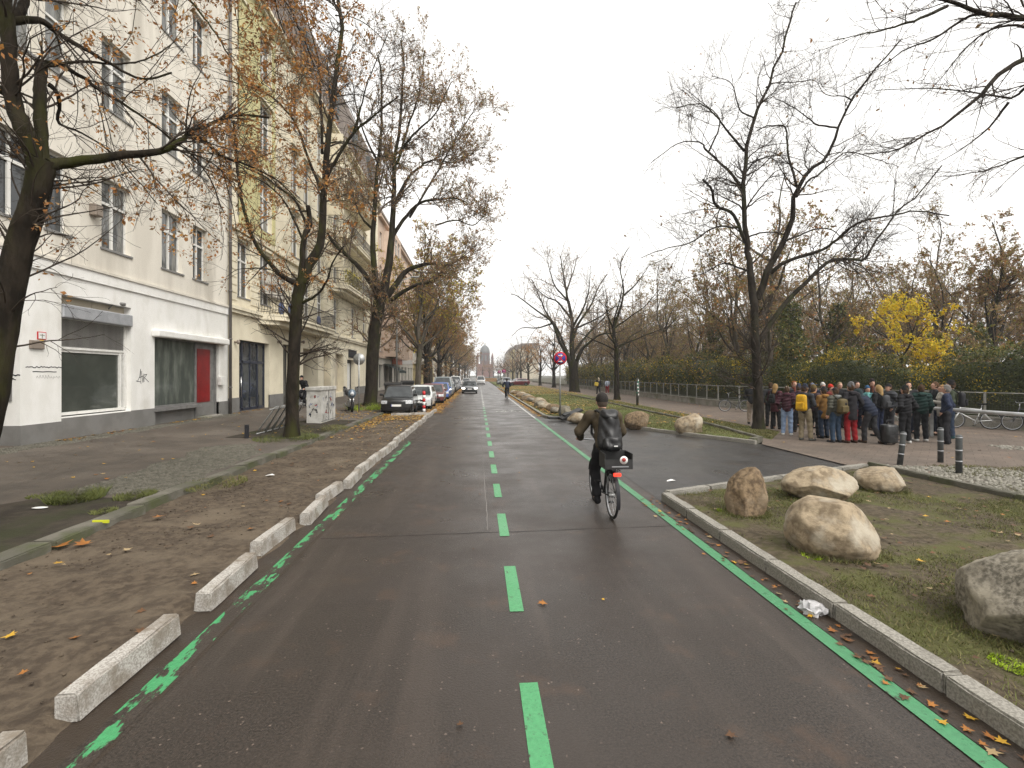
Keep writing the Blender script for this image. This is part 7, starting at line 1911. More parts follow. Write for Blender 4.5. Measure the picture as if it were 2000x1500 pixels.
def backpack(label, pbody, pose, c, c2, size=(.30, .17, .46), z=1.20):
    t = thing('backpack', label, 'backpack', pbody.location, pbody.rotation_euler[2]); t.scale = pbody.scale
    J = POSES[pose]; w, d, h = size; y0 = -.165 - d / 2
    V, F = rbox((w, d, h), .075); n_ = len(V)
    S = MB(); S.add([(p[0] * (1 - .25 * max(0, p[2] / h)), p[1] * (1 - .2 * p[2] / h) + y0, p[2] + z) for p in V], F, 0, True); S.build('bag', [cloth(c, .6)], t)
    S = MB(); S.cbox((0, y0 - d / 2 - .02, z - h * .18), (w * .72, .06, h * .42), 0, .028); S.build('pocket', [cloth(c, .6)], t)
    S = MB(); S.tube([(-.04, y0 + d * .3, z + h / 2 - .02), (-.03, y0 + d * .2, z + h / 2 + .04), (.03, y0 + d * .2, z + h / 2 + .04), (.04, y0 + d * .3, z + h / 2 - .02)], .012, 6); S.build('grab_loop', [cloth(c2)], t)
    for s in (-1, 1):
        S = MB(); S.tube([(s * .10, y0 + d * .4, z + h * .42), (s * .125, -.04, 1.515), (s * .13, .10, 1.44), (s * .135, .185, 1.28), (s * .15, .12, 1.08), (s * .14, y0 + d * .4, z - h * .4)], .02, 6); S.build('strap', [cloth(c2)], t)
    return t
BLK, NAVY, CHAR, JEAN, DJ = (.016, .016, .018), (.020, .026, .045), (.038, .038, .042), (.055, .085, .15), (.030, .045, .075)
MAR, GRN, OLV, MUST, TAN_, GREY, RED_ = (.065, .018, .024), (.014, .034, .030), (.055, .055, .032), (.22, .11, .025), (.24, .19, .13), (.10, .10, .105), (.24, .012, .016)
WHT, BRN = (.62, .62, .60), (.055, .035, .022)
R_ = math.radians
#   label, px, feet y, facing (deg, 0 = away from camera), height, pose, top, top colour, legs, shoes, headgear, colour, extras
PEOPLE = [
 ('person with brown hair and dark jacket, half hidden by the big bare tree', 1505, 833, -30, 1.74, 'pockets', 'jacket', CHAR, BLK, BLK, 'short_hair', HAIR['brown'], ()),
 ('blond person in maroon coat and black trousers at the left end of the crowd', 1514, 838, -60, 1.70, 'hold', 'coat', MAR, BLK, BLK, 'long_hair', HAIR['blond'], ()),
 ('person in beige cap, maroon puffer and light blue jeans', 1537, 850, -35, 1.66, 'pockets', 'puffer', (.055, .022, .03), (.24, .32, .47), WHT, 'cap', (.25, .22, .17), (('hood', (.055, .02, .028)),)),
 ('person with ginger hair and rust scarf behind the navy beanie', 1551, 833, 175, 1.80, 'down', 'jacket', CHAR, BLK, BRN, 'short_hair', HAIR['ginger'], (('scarf', (.16, .045, .03)),)),
 ('person in blue grey beanie, dark maroon jacket and black trousers', 1560, 844, -30, 1.70, 'pockets', 'jacket', (.045, .022, .032), BLK, BRN, 'beanie', (.04, .05, .085), ()),
 ('person in navy beanie and khaki trousers wearing the yellow backpack', 1572, 860, -55, 1.74, 'hold', 'jacket', (.035, .038, .045), (.23, .19, .125), (.10, .10, .09), 'beanie', NAVY, ()),
 ('person in brown and mustard beanie right of the yellow backpack', 1589, 850, -80, 1.68, 'hold', 'puffer', (.05, .035, .045), BLK, BLK, 'beanie', (.12, .085, .03), (('scarf', MUST),)),
 ('person in grey blue cap behind the mustard beanie', 1585, 836, -120, 1.74, 'down', 'jacket', NAVY, CHAR, BLK, 'cap', (.10, .12, .17), ()),
 ('person in a white knitted beanie in the back of the crowd', 1607, 834, 170, 1.72, 'pockets', 'jacket', NAVY, CHAR, BRN, 'beanie', (.52, .50, .47), ()),
 ('person in mustard hooded coat and blue jeans', 1609, 856, 5, 1.64, 'hold', 'coat', (.20, .105, .03), DJ, BLK, 'beanie', (.03, .03, .035), (('hood', (.24, .12, .03)),)),
 ('person in a bright red beanie in the back of the crowd', 1622, 838, -150, 1.66, 'pockets', 'jacket', (.14, .03, .025), CHAR, BLK, 'beanie', (.48, .035, .02), ()),
 ('person in olive grey puffer and jeans wearing the olive backpack', 1632, 864, 8, 1.66, 'down', 'puffer', (.085, .085, .068), (.035, .06, .10), CHAR, 'cap', NAVY, (('hood', (.16, .165, .155)),)),
 ('grey blond bearded person in black jacket facing the camera', 1640, 836, 165, 1.76, 'pockets', 'jacket', BLK, CHAR, BLK, 'short_hair', (.24, .18, .11), ()),
 ('tall person in grey beanie, black coat and red trousers', 1662, 865, 3, 1.80, 'pockets', 'coat', (.018, .017, .020), RED_, (.06, .03, .02), 'beanie', (.15, .15, .155), (('hood', (.022, .02, .024)),)),
 ('dark haired person facing the camera between the grey and blue beanies', 1673, 838, 178, 1.80, 'down', 'jacket', (.02, .02, .024), NAVY, BLK, 'short_hair', HAIR['dark'], ()),
 ('person in navy puffer leaning forward with crossed step', 1698, 866, 14, 1.74, 'lean', 'puffer', NAVY, CHAR, BRN, 'hood_up', (.02, .036, .042), ()),
 ('person in blue beanie with turquoise scarf facing the camera', 1694, 840, 170, 1.62, 'pockets', 'jacket', (.05, .14, .15), CHAR, OLV, 'beanie', (.03, .085, .17), (('scarf', (.16, .42, .40)),)),
 ('bearded person in black beanie standing tallest at the back', 1703, 834, 165, 1.86, 'down', 'jacket', BLK, NAVY, BLK, 'beanie', (.02, .014, .014), (('scarf', (.10, .035, .02)),)),
 ('blond person in black jacket wearing the grey backpack', 1716, 852, 15, 1.70, 'down', 'jacket', BLK, (.02, .028, .06), BLK, 'long_hair', (.38, .25, .11), ()),
 ('person in black cap and grey puffer at the right of the main group', 1736, 851, 95, 1.74, 'pockets', 'puffer', (.055, .058, .066), CHAR, BLK, 'cap', BLK, ()),
 ('person in black puffer and white shoes, back turned, left of the green jacket', 1768, 866, 10, 1.70, 'pockets', 'puffer', BLK, (.014, .014, .016), WHT, 'beanie', (.014, .017, .015), (('hood', (.02, .018, .02)),)),
 ('dark haired person in black jacket with cream collar behind the black puffer', 1774, 846, 150, 1.80, 'down', 'jacket', (.03, .03, .034), NAVY, BLK, 'short_hair', HAIR['dark'], (('scarf', (.42, .36, .26)),)),
 ('person in dark green puffer, black trousers and white shoes', 1799, 862, -20, 1.74, 'down', 'puffer', GRN, (.018, .019, .022), WHT, 'short_hair', HAIR['brown'], (('hood', (.02, .045, .04)),)),
 ('brown haired person in dark jacket looking left beside the barrier post', 1827, 848, 70, 1.80, 'pockets', 'jacket', (.022, .024, .028), NAVY, TAN_, 'short_hair', (.10, .055, .028), ()),
 ('grey haired person in navy jacket and black trousers by the middle bollard', 1849, 867, 38, 1.74, 'pockets', 'jacket', (.024, .032, .062), (.02, .02, .024), BLK, 'short_hair', HAIR['grey'], ()),
 ('person with long fair hair in a cream scarf behind the navy jacket', 1841, 852, 60, 1.70, 'hold', 'coat', (.42, .40, .36), CHAR, BRN, 'long_hair', (.33, .2, .09), (('scarf', (.5, .48, .43)),)),
 ('person in black beanie and olive green jacket wearing the black backpack', 1858, 856, 42, 1.84, 'down', 'jacket', (.05, .062, .04), DJ, (.03, .08, .09), 'beanie', (.014, .013, .014), ()),
 ('person in dark top and beige trousers behind the left side of the big bare tree', 1468, 828, -40, 1.72, 'hold', 'jacket', (.03, .03, .034), (.30, .24, .19), BLK, 'short_hair', HAIR['dark'], ()),
]
PB = []
for (lab, px, py, ang, H, pose, top, tc, lc, scol, hd_, hc, ex) in PEOPLE:
    x, y = G(px, py, ZR)
    PB.append(person(lab, (x, y, ZR), -R_(ang) * -1, H, pose, top, tc, lc, scol, hd_, hc, ex))
backpack('bright yellow backpack in the left half of the crowd', PB[5], 'hold', (.55, .31, .015), (.03, .03, .03), (.33, .20, .52), 1.20)
backpack('olive brown backpack in the middle of the crowd', PB[11], 'down', (.105, .08, .035), (.04, .035, .02), (.34, .19, .48), 1.18)
backpack('grey backpack of the blond person beside the big black bag', PB[18], 'down', (.05, .052, .056), (.03, .03, .03))
backpack('black backpack of the person in the black beanie at far right', PB[26], 'down', (.022, .022, .026), (.02, .02, .02))
backpack('small black backpack on the maroon coat at the left of the crowd', PB[1], 'hold', (.014, .016, .016), (.02, .02, .02), (.25, .14, .36))
# black bag standing on the ground
x, y = G(1737, 868, ZR); t = thing('travel_bag', 'big black bag standing on the path beside the leaning person', 'bag', (x, y, ZR), 0.2)
M['bag_black'] = mat('bag_black', (.014, .015, .016), (.024, .026, .027), 7, 0.35, 0.5, bump=0.8, bscale=9)
V, F = rbox((.42, .30, .56), .07); S = MB(); S.add([(p[0] * (1 + .12 * p[2] / .56), p[1], p[2] + .32) for p in V], F, 0, True); S.build('bag', [M['bag_black']], t)
S = MB(); S.box((-.22, -.157, .30), (.22, -.152, .325)); S.box((-.2, -.157, .15), (.2, -.152, .165)); S.build('seam', [M['ink']], t)
S = MB(); S.tube([(-.12, 0, .58), (-.1, 0, .72), (.1, 0, .72), (.12, 0, .58)], .016, 6); S.build('handle', [M['ink']], t)
for s in (-1, 1): S = MB(); S.cyl((s * .17 - .02, 0, .05), (s * .17 + .02, 0, .05), .05, 12); S.build('wheel', [M['rubber']], t)
# two walkers farther along the path
x, y = G(1169, 770, ZR); w1 = person('walker in black carrying a yellow bag on the far path', (x, y, ZR), 0.1, 1.78, 'stride', 'coat', BLK, BLK, BLK, 'long_hair', (.45, .38, .28), (), 'walkers on the far path')
S = MB(); S.cbox((0, 0, 0), (.42, .2, .40), 0, .06); tag(S.build('shoulder_bag', [cloth((.55, .40, .06))], None, (x - .26, y - .12, 1.12), (0, .2, 0)), 'yellow shoulder bag of the walker in black', 'bag')
x, y = G(1186, 769, ZR); person('walker in red trousers and pale top on the far path', (x, y, ZR), -0.1, 1.62, 'stride', 'jacket', (.36, .40, .48), RED_, WHT, 'short_hair', HAIR['dark'], (), 'walkers on the far path')
x, y, z = GS(859, 762); person('dark clad pedestrian beside the far parked cars', (x, y, z), 2.9, 1.76, 'stride', 'jacket', NAVY, BLK, BLK, 'short_hair', HAIR['dark'], (), 'walkers on the far path')

# ------------------------------------------------------------------ bicycles
def bicycle(label, loc, rz, frame_c, cat='bicycle', fenders=True, rack=True, basket=False, step=False, lean=0.0, steer=0.0):
    t = thing('bicycle', label, cat, loc, rz); t.rotation_euler = (0, lean, rz)
    fm = mat('bike_paint_%s' % label[:8], frame_c, None, rough=0.35, spec=0.5)
    R = .34; rear, fr, bb, sad, hb_ = (0, -.54, R), (0, .56, R), (0, -.10, .29), (0, -.29, .93), (0, .38, .98)
    for nm, c in (('wheel', rear), ('wheel', fr)):
        S = MB(); S.ring(c, R - .018, .019, 'x', 36, 8); w = S.build(nm, [M['rubber']], t)
        S = MB(); S.ring(c, R - .042, .011, 'x', 36, 6); S.build('rim', [M['alu']], w)
        S = MB()
        for k in range(18):
            a = k * 2 * math.pi / 18; S.tube([(c[0] + (.02 if k % 2 else -.02), c[1], c[2]), (0, c[1] + (R - .04) * math.cos(a), c[2] + (R - .04) * math.sin(a))], .0022, 3, cap=False)
        S.build('spokes', [M['alu']], w)
        S = MB(); S.cyl((-.045, c[1], c[2]), (.045, c[1], c[2]), .026, 10); S.build('hub', [M['galv']], w)
    S = MB(); ht, hl = (0, .36, .80), (0, .41, .62)
    S.tube([bb, (0, -.27, .80)], .017, 8)
    if step: S.tube([hl, (0, .1, .36), bb], .021, 8)
    else: S.tube([ht, (0, -.25, .74)], .016, 8); S.tube([hl, bb], .019, 8)
    S.tube([(0, .345, .86), hl], .021, 8)
    for s in (-1, 1):
        S.tube([(s * .04, bb[1], bb[2]), (s * .055, rear[1], R)], .011, 6); S.tube([(s * .015, -.25, .74), (s * .055, rear[1], R)], .009, 6); S.tube([(s * .03, .42, .60), (s * .05, fr[1], R)], .013, 6)
    S.build('frame', [fm], t)
    S = MB(); S.tube([(0, -.27, .80), (0, -.29, .92)], .013, 8); S.build('seat_post', [M['alu']], t)
    S = MB(); S.add([(0, .13, 0), (.025, .1, 0), (.045, 0, 0), (.085, -.1, .015), (.08, -.14, .02), (-.08, -.14, .02), (-.085, -.1, .015), (-.045, 0, 0), (-.025, .1, 0), (0, .13, -.03), (.02, .1, -.04), (.03, 0, -.05), (.07, -.1, -.05), (.06, -.14, -.04), (-.06, -.14, -.04), (-.07, -.1, -.05), (-.03, 0, -.05), (-.02, .1, -.04)], [tuple(range(9)), tuple(range(17, 8, -1))] + [(i, (i + 1) % 9, 9 + (i + 1) % 9, 9 + i) for i in range(9)]); S.build('saddle', [M['rubber']], t, (0, -.29, .97))
    S = MB(); S.tube([(0, .345, .86), (0, .34, 1.0)], .013, 8); S.tube([(-.31, .25, 1.06), (-.28, .33, 1.06), (-.1, .39, 1.03), (.1, .39, 1.03), (.28, .33, 1.06), (.31, .25, 1.06)], .012, 8); S.build('handlebar', [M['alu']], t)
    for s in (-1, 1): S = MB(); S.tube([(s * .315, .23, 1.06), (s * .285, .32, 1.06)], .018, 8); S.build('grip', [M['rubber']], t)
    S = MB(); S.ring((.045, bb[1], bb[2]), .085, .008, 'x', 24, 4); S.tube([(.06, bb[1], bb[2]), (.07, bb[1] + .03, bb[2] - .17)], .010, 5); S.tube([(-.06, bb[1], bb[2]), (-.07, bb[1] - .03, bb[2] + .17)], .010, 5); S.build('crank', [M['alu']], t)
    for s, o in ((1, (.03, -.17)), (-1, (-.03, .17))): S = MB(); S.cbox((s * .11, bb[1] + o[0], bb[2] + o[1]), (.09, .07, .022), 0, .006); S.build('pedal', [M['rubber']], t)
    S = MB(); S.tube([(.045, bb[1], bb[2] + .085), (.045, rear[1], R + .035)], .005, 4); S.tube([(.045, bb[1], bb[2] - .085), (.045, rear[1], R - .035)], .005, 4); S.build('chain', [M['ink']], t)
    if fenders:
        for c in (rear, fr):
            pts = [(0, c[1] + (R + .025) * math.cos(a), c[2] + (R + .025) * math.sin(a)) for a in np.linspace(0.3, 3.5, 14)]
            if c is fr: pts = [(0, 2 * c[1] - p[1], p[2]) for p in pts][::-1]; pts = [(0, 2 * c[1] - p[1], p[2]) for p in pts]
            S = MB()
            V = []; 
            for p in pts: V += [(-.026, p[1], p[2] - .004), (0, p[1], p[2] + .006), (.026, p[1], p[2] - .004)]
            S.add(V, [(3 * i + j, 3 * i + 3 + j, 3 * i + 4 + j, 3 * i + 1 + j) for i in range(len(pts) - 1) for j in (0, 1)], 0, True); S.build('mudguard', [M['ink']], t)
    if rack:
        S = MB()
        for s in (-1, 0, 1): S.tube([(s * .055, -.32, .74), (s * .055, -.80, .74)], .006, 5)
        S.tube([(-.055, -.8, .74), (.055, -.8, .74)], .006, 5)
        for s in (-1, 1): S.tube([(s * .06, -.62, .74), (s * .055, rear[1], R)], .006, 5)
        rk = S.build('rack', [M['ink']], t)
        S = MB(); S.cbox((0, -.83, .69), (.11, .03, .05), 0, .012); S.build('rear_light', [M['red_light']], t)
    return t
RIDE = {}
def rmesh(name, *a, **k):
    if name not in RIDE: RIDE[name] = fmesh(name, *a, **k)
    return RIDE[name]
def cyclist(label, loc, rz, top_c, leg_c, hat, hat_c, group=None, fine=.014):
    J = joints(pel=(0, -.27, 1.03), waist=(0, -.22, 1.14), chest=(0, -.08, 1.34), neck=(0, .0, 1.50), head=(0, .05, 1.665), sho=[(-.205, -.01, 1.44), (.205, -.01, 1.44)],
               elb=[(-.36, .06, 1.20), (.32, .06, 1.20)], wri=[(-.30, .24, 1.085), (.30, .24, 1.085)], hdir=[(0.05, .8, -.35), (-.05, .8, -.35)], hip=[(-.095, -.24, .98), (.095, -.24, .98)],
               knee=[(-.13, .12, .83), (.12, .02, .62)], ank=[(-.115, -.13, .52), (.11, -.10, .20)], toe=[(-.12, .02, .475), (.12, .05, .155)])
    # the lower foot is on the left, as in the photograph
    for k_ in ('knee', 'ank', 'toe'): J[k_] = [(-J[k_][1][0], *J[k_][1][1:]), (-J[k_][0][0], *J[k_][0][1:])]
    POSES['ride'] = J
    b = tag(obj('person', rmesh('body_ride', body_prims(J), fine * .9, M['skin'], k=.022), None, loc, (0, 0, rz)), label, 'person', group)
    hem = .90
    arms = [(np.array(J['elb'][s]), np.array(J['wri'][s]), .066, .052) for s in (0, 1)]
    def post(v, X, Y, Z): 
        q = smax(v + .006 * np.sin(30 * Z + 5 * np.sin(8 * X) + 3 * np.cos(9 * Y)), hem - Z, .02)
        for a in arms: q = smin(q, cap_d(X, Y, Z, *a), .02)
        return q
    wear(obj('jacket', rmesh('jacket_ride', jacket_prims(J, .020, False), fine, DEF, post, k=.035), b), cloth(top_c))
    wear(obj('trousers', rmesh('trousers_ride', trouser_prims(J, .008), fine, DEF, lambda v, X, Y, Z: smax(v + .005 * np.sin(38 * Z + 5 * np.sin(11 * X)), .225 - Z, .02), k=.03), b), cloth(leg_c))
    for s in (0, 1): wear(obj('shoe', rmesh('shoe_ride%d' % s, [('c', J['ank'][s], np.array(J['ank'][s]) + (0, -.03, -.04), .05, .045), ('c', np.array(J['ank'][s]) + (0, -.03, -.04), J['toe'][s], .045, .04)], .011, DEF, k=.03), b), cloth(BLK))
    hd = np.array(J['head'])
    wear(obj('hair', rmesh('hair_ride', [('e', tuple(hd + (0, -.02, .02)), (.087, .104, .105)), ('e', tuple(hd + (0, -.05, -.03)), (.072, .055, .06))], .011, DEF, lambda v, X, Y, Z: smax(v, (Y - hd[1]) - .03, .015), k=.03), b), cloth((.10, .075, .058)))
    wear(obj('cap', rmesh('cap_ride', [('e', tuple(hd + (0, -.012, .03)), (.096, .114, .122)), ('e', tuple(hd + (0, .13, .055)), (.07, .075, .016))], .010, DEF, lambda v, X, Y, Z: smax(v, (hd[2] + .008 + .25 * (Y - hd[1])) - Z, .008), k=.015), b), cloth(hat_c))
    wear(obj('collar', rmesh('collar_ride', [('e', tuple(np.array(J['neck']) + (0, .0, .02)), (.092, .092, .055))], .011, DEF), b), cloth(top_c))
    return b, J
cxr, cyr = G(1197, 1015)
bk = (cxr, cyr + .60, 0.0)
bike1 = bicycle('black bicycle with rear rack ridden by the person with the black backpack', bk, 0.0, (.02, .022, .022), step=True)
c1, Jc = cyclist('cyclist in brown jacket and dark cap riding away on the carriageway', bk, 0.0, (.075, .058, .036), (.016, .016, .018), 'cap', (.030, .026, .024))
t = thing('backpack', 'large glossy black backpack worn by the cyclist in brown', 'backpack', bk, 0.0)
M['pack_gloss'] = mat('pack_gloss', (.008, .008, .009), (.018, .018, .019), 5, 0.40, 0.4, bump=0.5, bscale=8)
pkw = lambda v, X, Y, Z: v + .010 * np.sin(26 * Z + 6 * np.sin(9 * X + 1)) * np.cos(11 * X)
obj('bag', fmesh('pack', [('c', (-.07, -.36, 1.06), (-.045, -.29, 1.44), .105, .085), ('c', (.11, -.36, 1.06), (.085, -.29, 1.44), .105, .085), ('c', (.02, -.42, 1.08), (.02, -.35, 1.42), .10, .08)], .013, M['pack_gloss'], pkw, k=.05), t)
obj('pocket', fmesh('pack_pocket', [('c', (-.05, -.49, 1.04), (.09, -.49, 1.04), .07, .07), ('c', (-.04, -.47, 1.12), (.08, -.47, 1.12), .065, .065)], .012, M['pack_gloss'], pkw, k=.04), t)
obj('lid', fmesh('pack_lid', [('c', (-.05, -.30, 1.50), (.09, -.30, 1.50), .075, .075), ('c', (-.03, -.36, 1.47), (.07, -.36, 1.47), .06, .06)], .012, M['pack_gloss'], pkw, k=.05), t)
S = MB(); S.box((.03, -.566, 1.045), (.085, -.561, 1.06)); S.build('logo', [M['sign_white']], t)
for s in (-1, 1):
    S = MB(); S.tube([(s * .09 + .02, -.25, 1.50), (s * .12, -.12, 1.545), (s * .13, .05, 1.51), (s * .14, .14, 1.36), (s * .17, .02, 1.18), (s * .15, -.22, 1.10)], .022, 6); S.build('strap', [M['pack_gloss']], t)
S = MB(); S.tube([(.19, -.3, 1.3), (.215, -.3, 1.05), (.21, -.34, .82)], .010, 5); S.build('dangling_strap', [M['ink']], t)
# black crate on the rack with a round badge
t = thing('crate', 'black crate with round white badge on the rear rack of the ridden bicycle', 'crate', (bk[0] + .04, bk[1] - .60, .755), 0.0)
S = MB()
w_, d_2, h_ = .20, .17, .22
for a, b in (((-w_, -d_2, 0), (w_, d_2, .012)), ((-w_, -d_2, .012), (-w_ + .01, d_2, h_)), ((w_ - .01, -d_2, .012), (w_, d_2, h_)), ((-w_ + .01, -d_2, .012), (w_ - .01, -d_2 + .01, h_ * .62)), ((-w_ + .01, d_2 - .01, .012), (w_ - .01, d_2, h_))): S.box(a, b)
S.build('box', [M['plastic_black']], t)
S = MB(); S.cyl((.07, -d_2 - .006, .13), (.07, -d_2 - .001, .13), .058, 24); bd = S.build('badge', [M['sign_white']], t)
S = MB(); S.cyl((.07, -d_2 - .009, .135), (.07, -d_2 - .007, .135), .030, 12); S.build('badge_mark', [M['ink_red']], bd)
S = MB(); S.box((-.1, -d_2 - .004, .03), (.14, -d_2 - .001, .045)); S.build('stripe', [M['alu']], t)
# farther cyclists
x, y = G(990, 779); bicycle('dark bicycle ridden away on the far cycle lane', (x, y, 0), 0.05, (.03, .03, .03), rack=False)
far, _ = cyclist('dark clad cyclist riding away far down the cycle lane', (x, y, 0), 0.05, NAVY, BLK, 'cap', BLK)
x, y, z = GS(590, 797); bicycle('black bicycle ridden on the pavement behind the second tree', (x, y, z), 2.9, (.02, .02, .022))
pv, _ = cyclist('cyclist in black half hidden behind the second tree on the pavement', (x, y, z), 2.9, BLK, BLK, 'cap', BLK)
# parked bicycles by the fence
x, y = G(1905, 838, ZR); bicycle('white framed bicycle parked against the low wall at the right', (x, y + .1, ZR), R_(62), (.62, .63, .62), fenders=False, rack=False, lean=0.05)
x, y = G(1436, 804, ZR); bicycle('black bicycle parked by the fence left of the big bare tree', (x, y, ZR), R_(80), (.025, .025, .028), lean=0.05)
x, y = G(2015, 842, ZR); bicycle('dark bicycle cut by the right edge beside the low wall', (x, y, ZR), R_(66), (.05, .05, .06), rack=False)
x, y = G(1752, 832, ZR); bicycle('bicycle with a white tyre rim half hidden behind the right end of the main crowd', (x, y, ZR), R_(50), (.45, .45, .44), rack=False)
# ------------------------------------------------------------------ cars (front towards -y)
M['car_glass'] = mat('car_glass', (.020, .024, .026), (.04, .046, .048), 2, 0.03, 0.7)
M['headlight'] = mat('headlight', (.62, .64, .66), (.4, .42, .44), 14, 0.12, 0.6)
M['headlight_on'] = mat('headlight_on', (.8, .8, .78), None, rough=0.2, emit=((1.0, .97, .9), 3.0))
M['tail'] = mat('tail', (.35, .01, .01), None, rough=0.2, spec=0.6)
M['trim'] = mat('trim', (.014, .014, .015), None, rough=0.55)
M['rim'] = mat('rim', (.34, .35, .36), None, rough=0.35, metal=0.6)
CARS = {}
def car_parts(kind):
    if kind in CARS: return CARS[kind]
    L, Wd, H, hood, hl, ws, rw_, belt, R = dict(
        micro=(3.0, 1.66, 1.55, .93, .62, .50, .28, .98, .30), hatch=(4.15, 1.78, 1.47, .86, 1.05, .80, .50, .93, .32),
        suv=(4.5, 1.86, 1.66, 1.02, 1.15, .72, .40, 1.08, .36), van=(4.9, 1.92, 1.95, 1.05, .85, .78, .12, 1.12, .34), sedan=(4.4, 1.80, 1.50, .90, 1.15, .85, .65, .95, .33))[kind]
    # L length, hood height, hl hood length, ws windscreen run, rw_ rear screen run
    h = .034; y0, y1 = -L / 2, L / 2
    g = [np.arange(-Wd / 2 - .1, Wd / 2 + .1, h), np.arange(y0 - .1, y1 + .1, h), np.arange(.10, H + .1, h)]
    X, Y, Z = np.meshgrid(*g, indexing='ij')
    ax = np.abs(X)
    front = y0 + .10 * (X / (Wd / 2)) ** 2 * 2.2 + .05 * np.maximum(0, Z - .62) ** 1 * 2 + .10 * np.maximum(0, .38 - Z)
    rear = y1 - .10 * (X / (Wd / 2)) ** 2 * 1.5 - .06 * np.maximum(0, Z - .8)
    top = hood - .16 * np.clip(1 - (Y - y0) / hl, 0, 1) ** 2 - .05 * (X / (Wd / 2)) ** 2
    lower = smax(smax(Z - top, front - Y, .10), smax(Y - rear, .19 - Z, .08), .08)
    a = y0 + hl; b = y1 - .05
    n1 = math.hypot(H - hood + .04, ws)
    wsd = -((Y - a) * (H - hood + .04) - (Z - hood + .04) * ws) / n1 + .03 * (X / (Wd / 2)) ** 2
    n2 = math.hypot(H - belt, rw_); rsd = ((Y - b) * (H - belt) + (Z - belt) * rw_) / n2
    roof = H - .05 * ((Y - .1) / (L / 2)) ** 2 - .06 * (X / (Wd / 2)) ** 2
    cab = smax(smax(wsd, rsd, .08), smax(Z - roof, .5 - Z, .06), .09)
    v = smin(lower, cab, .05)
    side = ax - (Wd / 2 - .02 - .30 * np.maximum(0, Z - belt) - .06 * np.maximum(0, .45 - Z) + .015 * np.sin((Z - .3) * 5))
    v = smax(v, side, .07)
    axl = (y0 + (.55 if kind == 'micro' else .80), y1 - (.55 if kind == 'micro' else .78))
    for yc in axl:
        v = np.maximum(v, -np.maximum(np.sqrt((Y - yc) ** 2 + (Z - R) ** 2) - (R + .055), (Wd / 2 - .26) - ax))
    V, F = surface(v.astype(np.float32), (g[0][0], g[1][0], g[2][0]), h)
    c = V[F].mean(1); e1 = V[F[:, 2]] - V[F[:, 0]]; e2 = V[F[:, 3]] - V[F[:, 1]]; n = _norm(np.cross(e1, e2))
    x, y, z = c.T; axc = np.abs(x); part = np.zeros(len(F), int)         # 0 body
    incab = z > belt + .02
    halfw = Wd / 2 - .02 - .30 * np.maximum(0, z - belt)
    wsm = (n[:, 1] < -.25) & (z > hood - .02) & (z < H - .10) & (axc < halfw - .10) & (y < a + ws + .1)
    rsm = (n[:, 1] > .35) & (z > belt + .03) & (z < H - .14) & (axc < halfw - .12) & (y > y1 - rw_ - .3)
    sdm = (np.abs(n[:, 0]) > .6) & (z > belt + .03) & (z < H - .13) & ((y - a) * (H - hood) > (z - hood) * ws + .14 * n1) & ((y - b) * (H - belt) < -(z - belt) * rw_ - .16 * n2) & (np.abs(y - (.05 if kind != 'micro' else .55)) > .045)
    fm = (n[:, 1] < -.3) | (y < y0 + .30)
    hlz0 = hood - .34
    hlm = fm & (z > hlz0) & (z < hlz0 + .17) & (axc > Wd * .29) & (y < y0 + .42)
    grm = (n[:, 1] < -.5) & (y < y0 + .3) & (((z > .26) & (z < .42) & (axc < Wd * .36)) | ((z > hlz0 + .02) & (z < hlz0 + .12) & (axc < Wd * .27)))
    tlm = (y > y1 - .28) & (z > belt - .30) & (z < belt) & (axc > Wd * .35) & (n[:, 1] > .2)
    low = (z < .27) | ((np.abs(n[:, 0]) < .3) & (z < .6) & (n[:, 2] < -.3))
    for k_, m_ in ((6, low), (4, grm), (3, hlm), (5, tlm), (2, sdm | rsm), (1, wsm)): part[m_] = k_
    names = {0: 'body', 1: 'windscreen', 2: 'side_window', 3: 'headlight', 4: 'grille', 5: 'tail_light', 6: 'sill_trim'}
    out = []
    for k_, nm in names.items():
        f = F[part == k_]
        if nm in ('headlight', 'tail_light', 'side_window'):
            for sgn in (-1, 1):
                ff = f[(V[f].mean(1)[:, 0] * sgn) > 0]
                if len(ff):
                    u, inv = np.unique(ff.ravel(), return_inverse=True); out.append((nm, np_mesh(kind + nm, V[u], inv.reshape(-1, 4), [DEF], smooth=True)))
        elif len(f):
            u, inv = np.unique(f.ravel(), return_inverse=True); out.append((nm, np_mesh(kind + nm, V[u], inv.reshape(-1, 4), [DEF], smooth=True)))
    S = MB(); S.lathe([(R * .62, -.10), (R * .93, -.105), (R, -.07), (R, .07), (R * .93, .105), (R * .62, .10)], n=22); ty = S.mesh('tyre', [M['rubber']])
    S = MB(); S.lathe([(R * .63, .02), (R * .63, .095), (R * .57, .10), (R * .52, .06), (R * .12, .085), (.01, .09)], n=22)
    for k_ in range(5):
        q = k_ * 2 * math.pi / 5; S.M = Matrix.Rotation(q, 4, 'Z'); S.box((.03, -.025, .07), (R * .58, .025, .10))
    rm = S.mesh('rim', [M['rim']])
    CARS[kind] = (out, ty, rm, dict(L=L, W=Wd, H=H, R=R, axl=axl, belt=belt, hood=hood, a=a, y0=y0, y1=y1)); return CARS[kind]
PAINT = {}
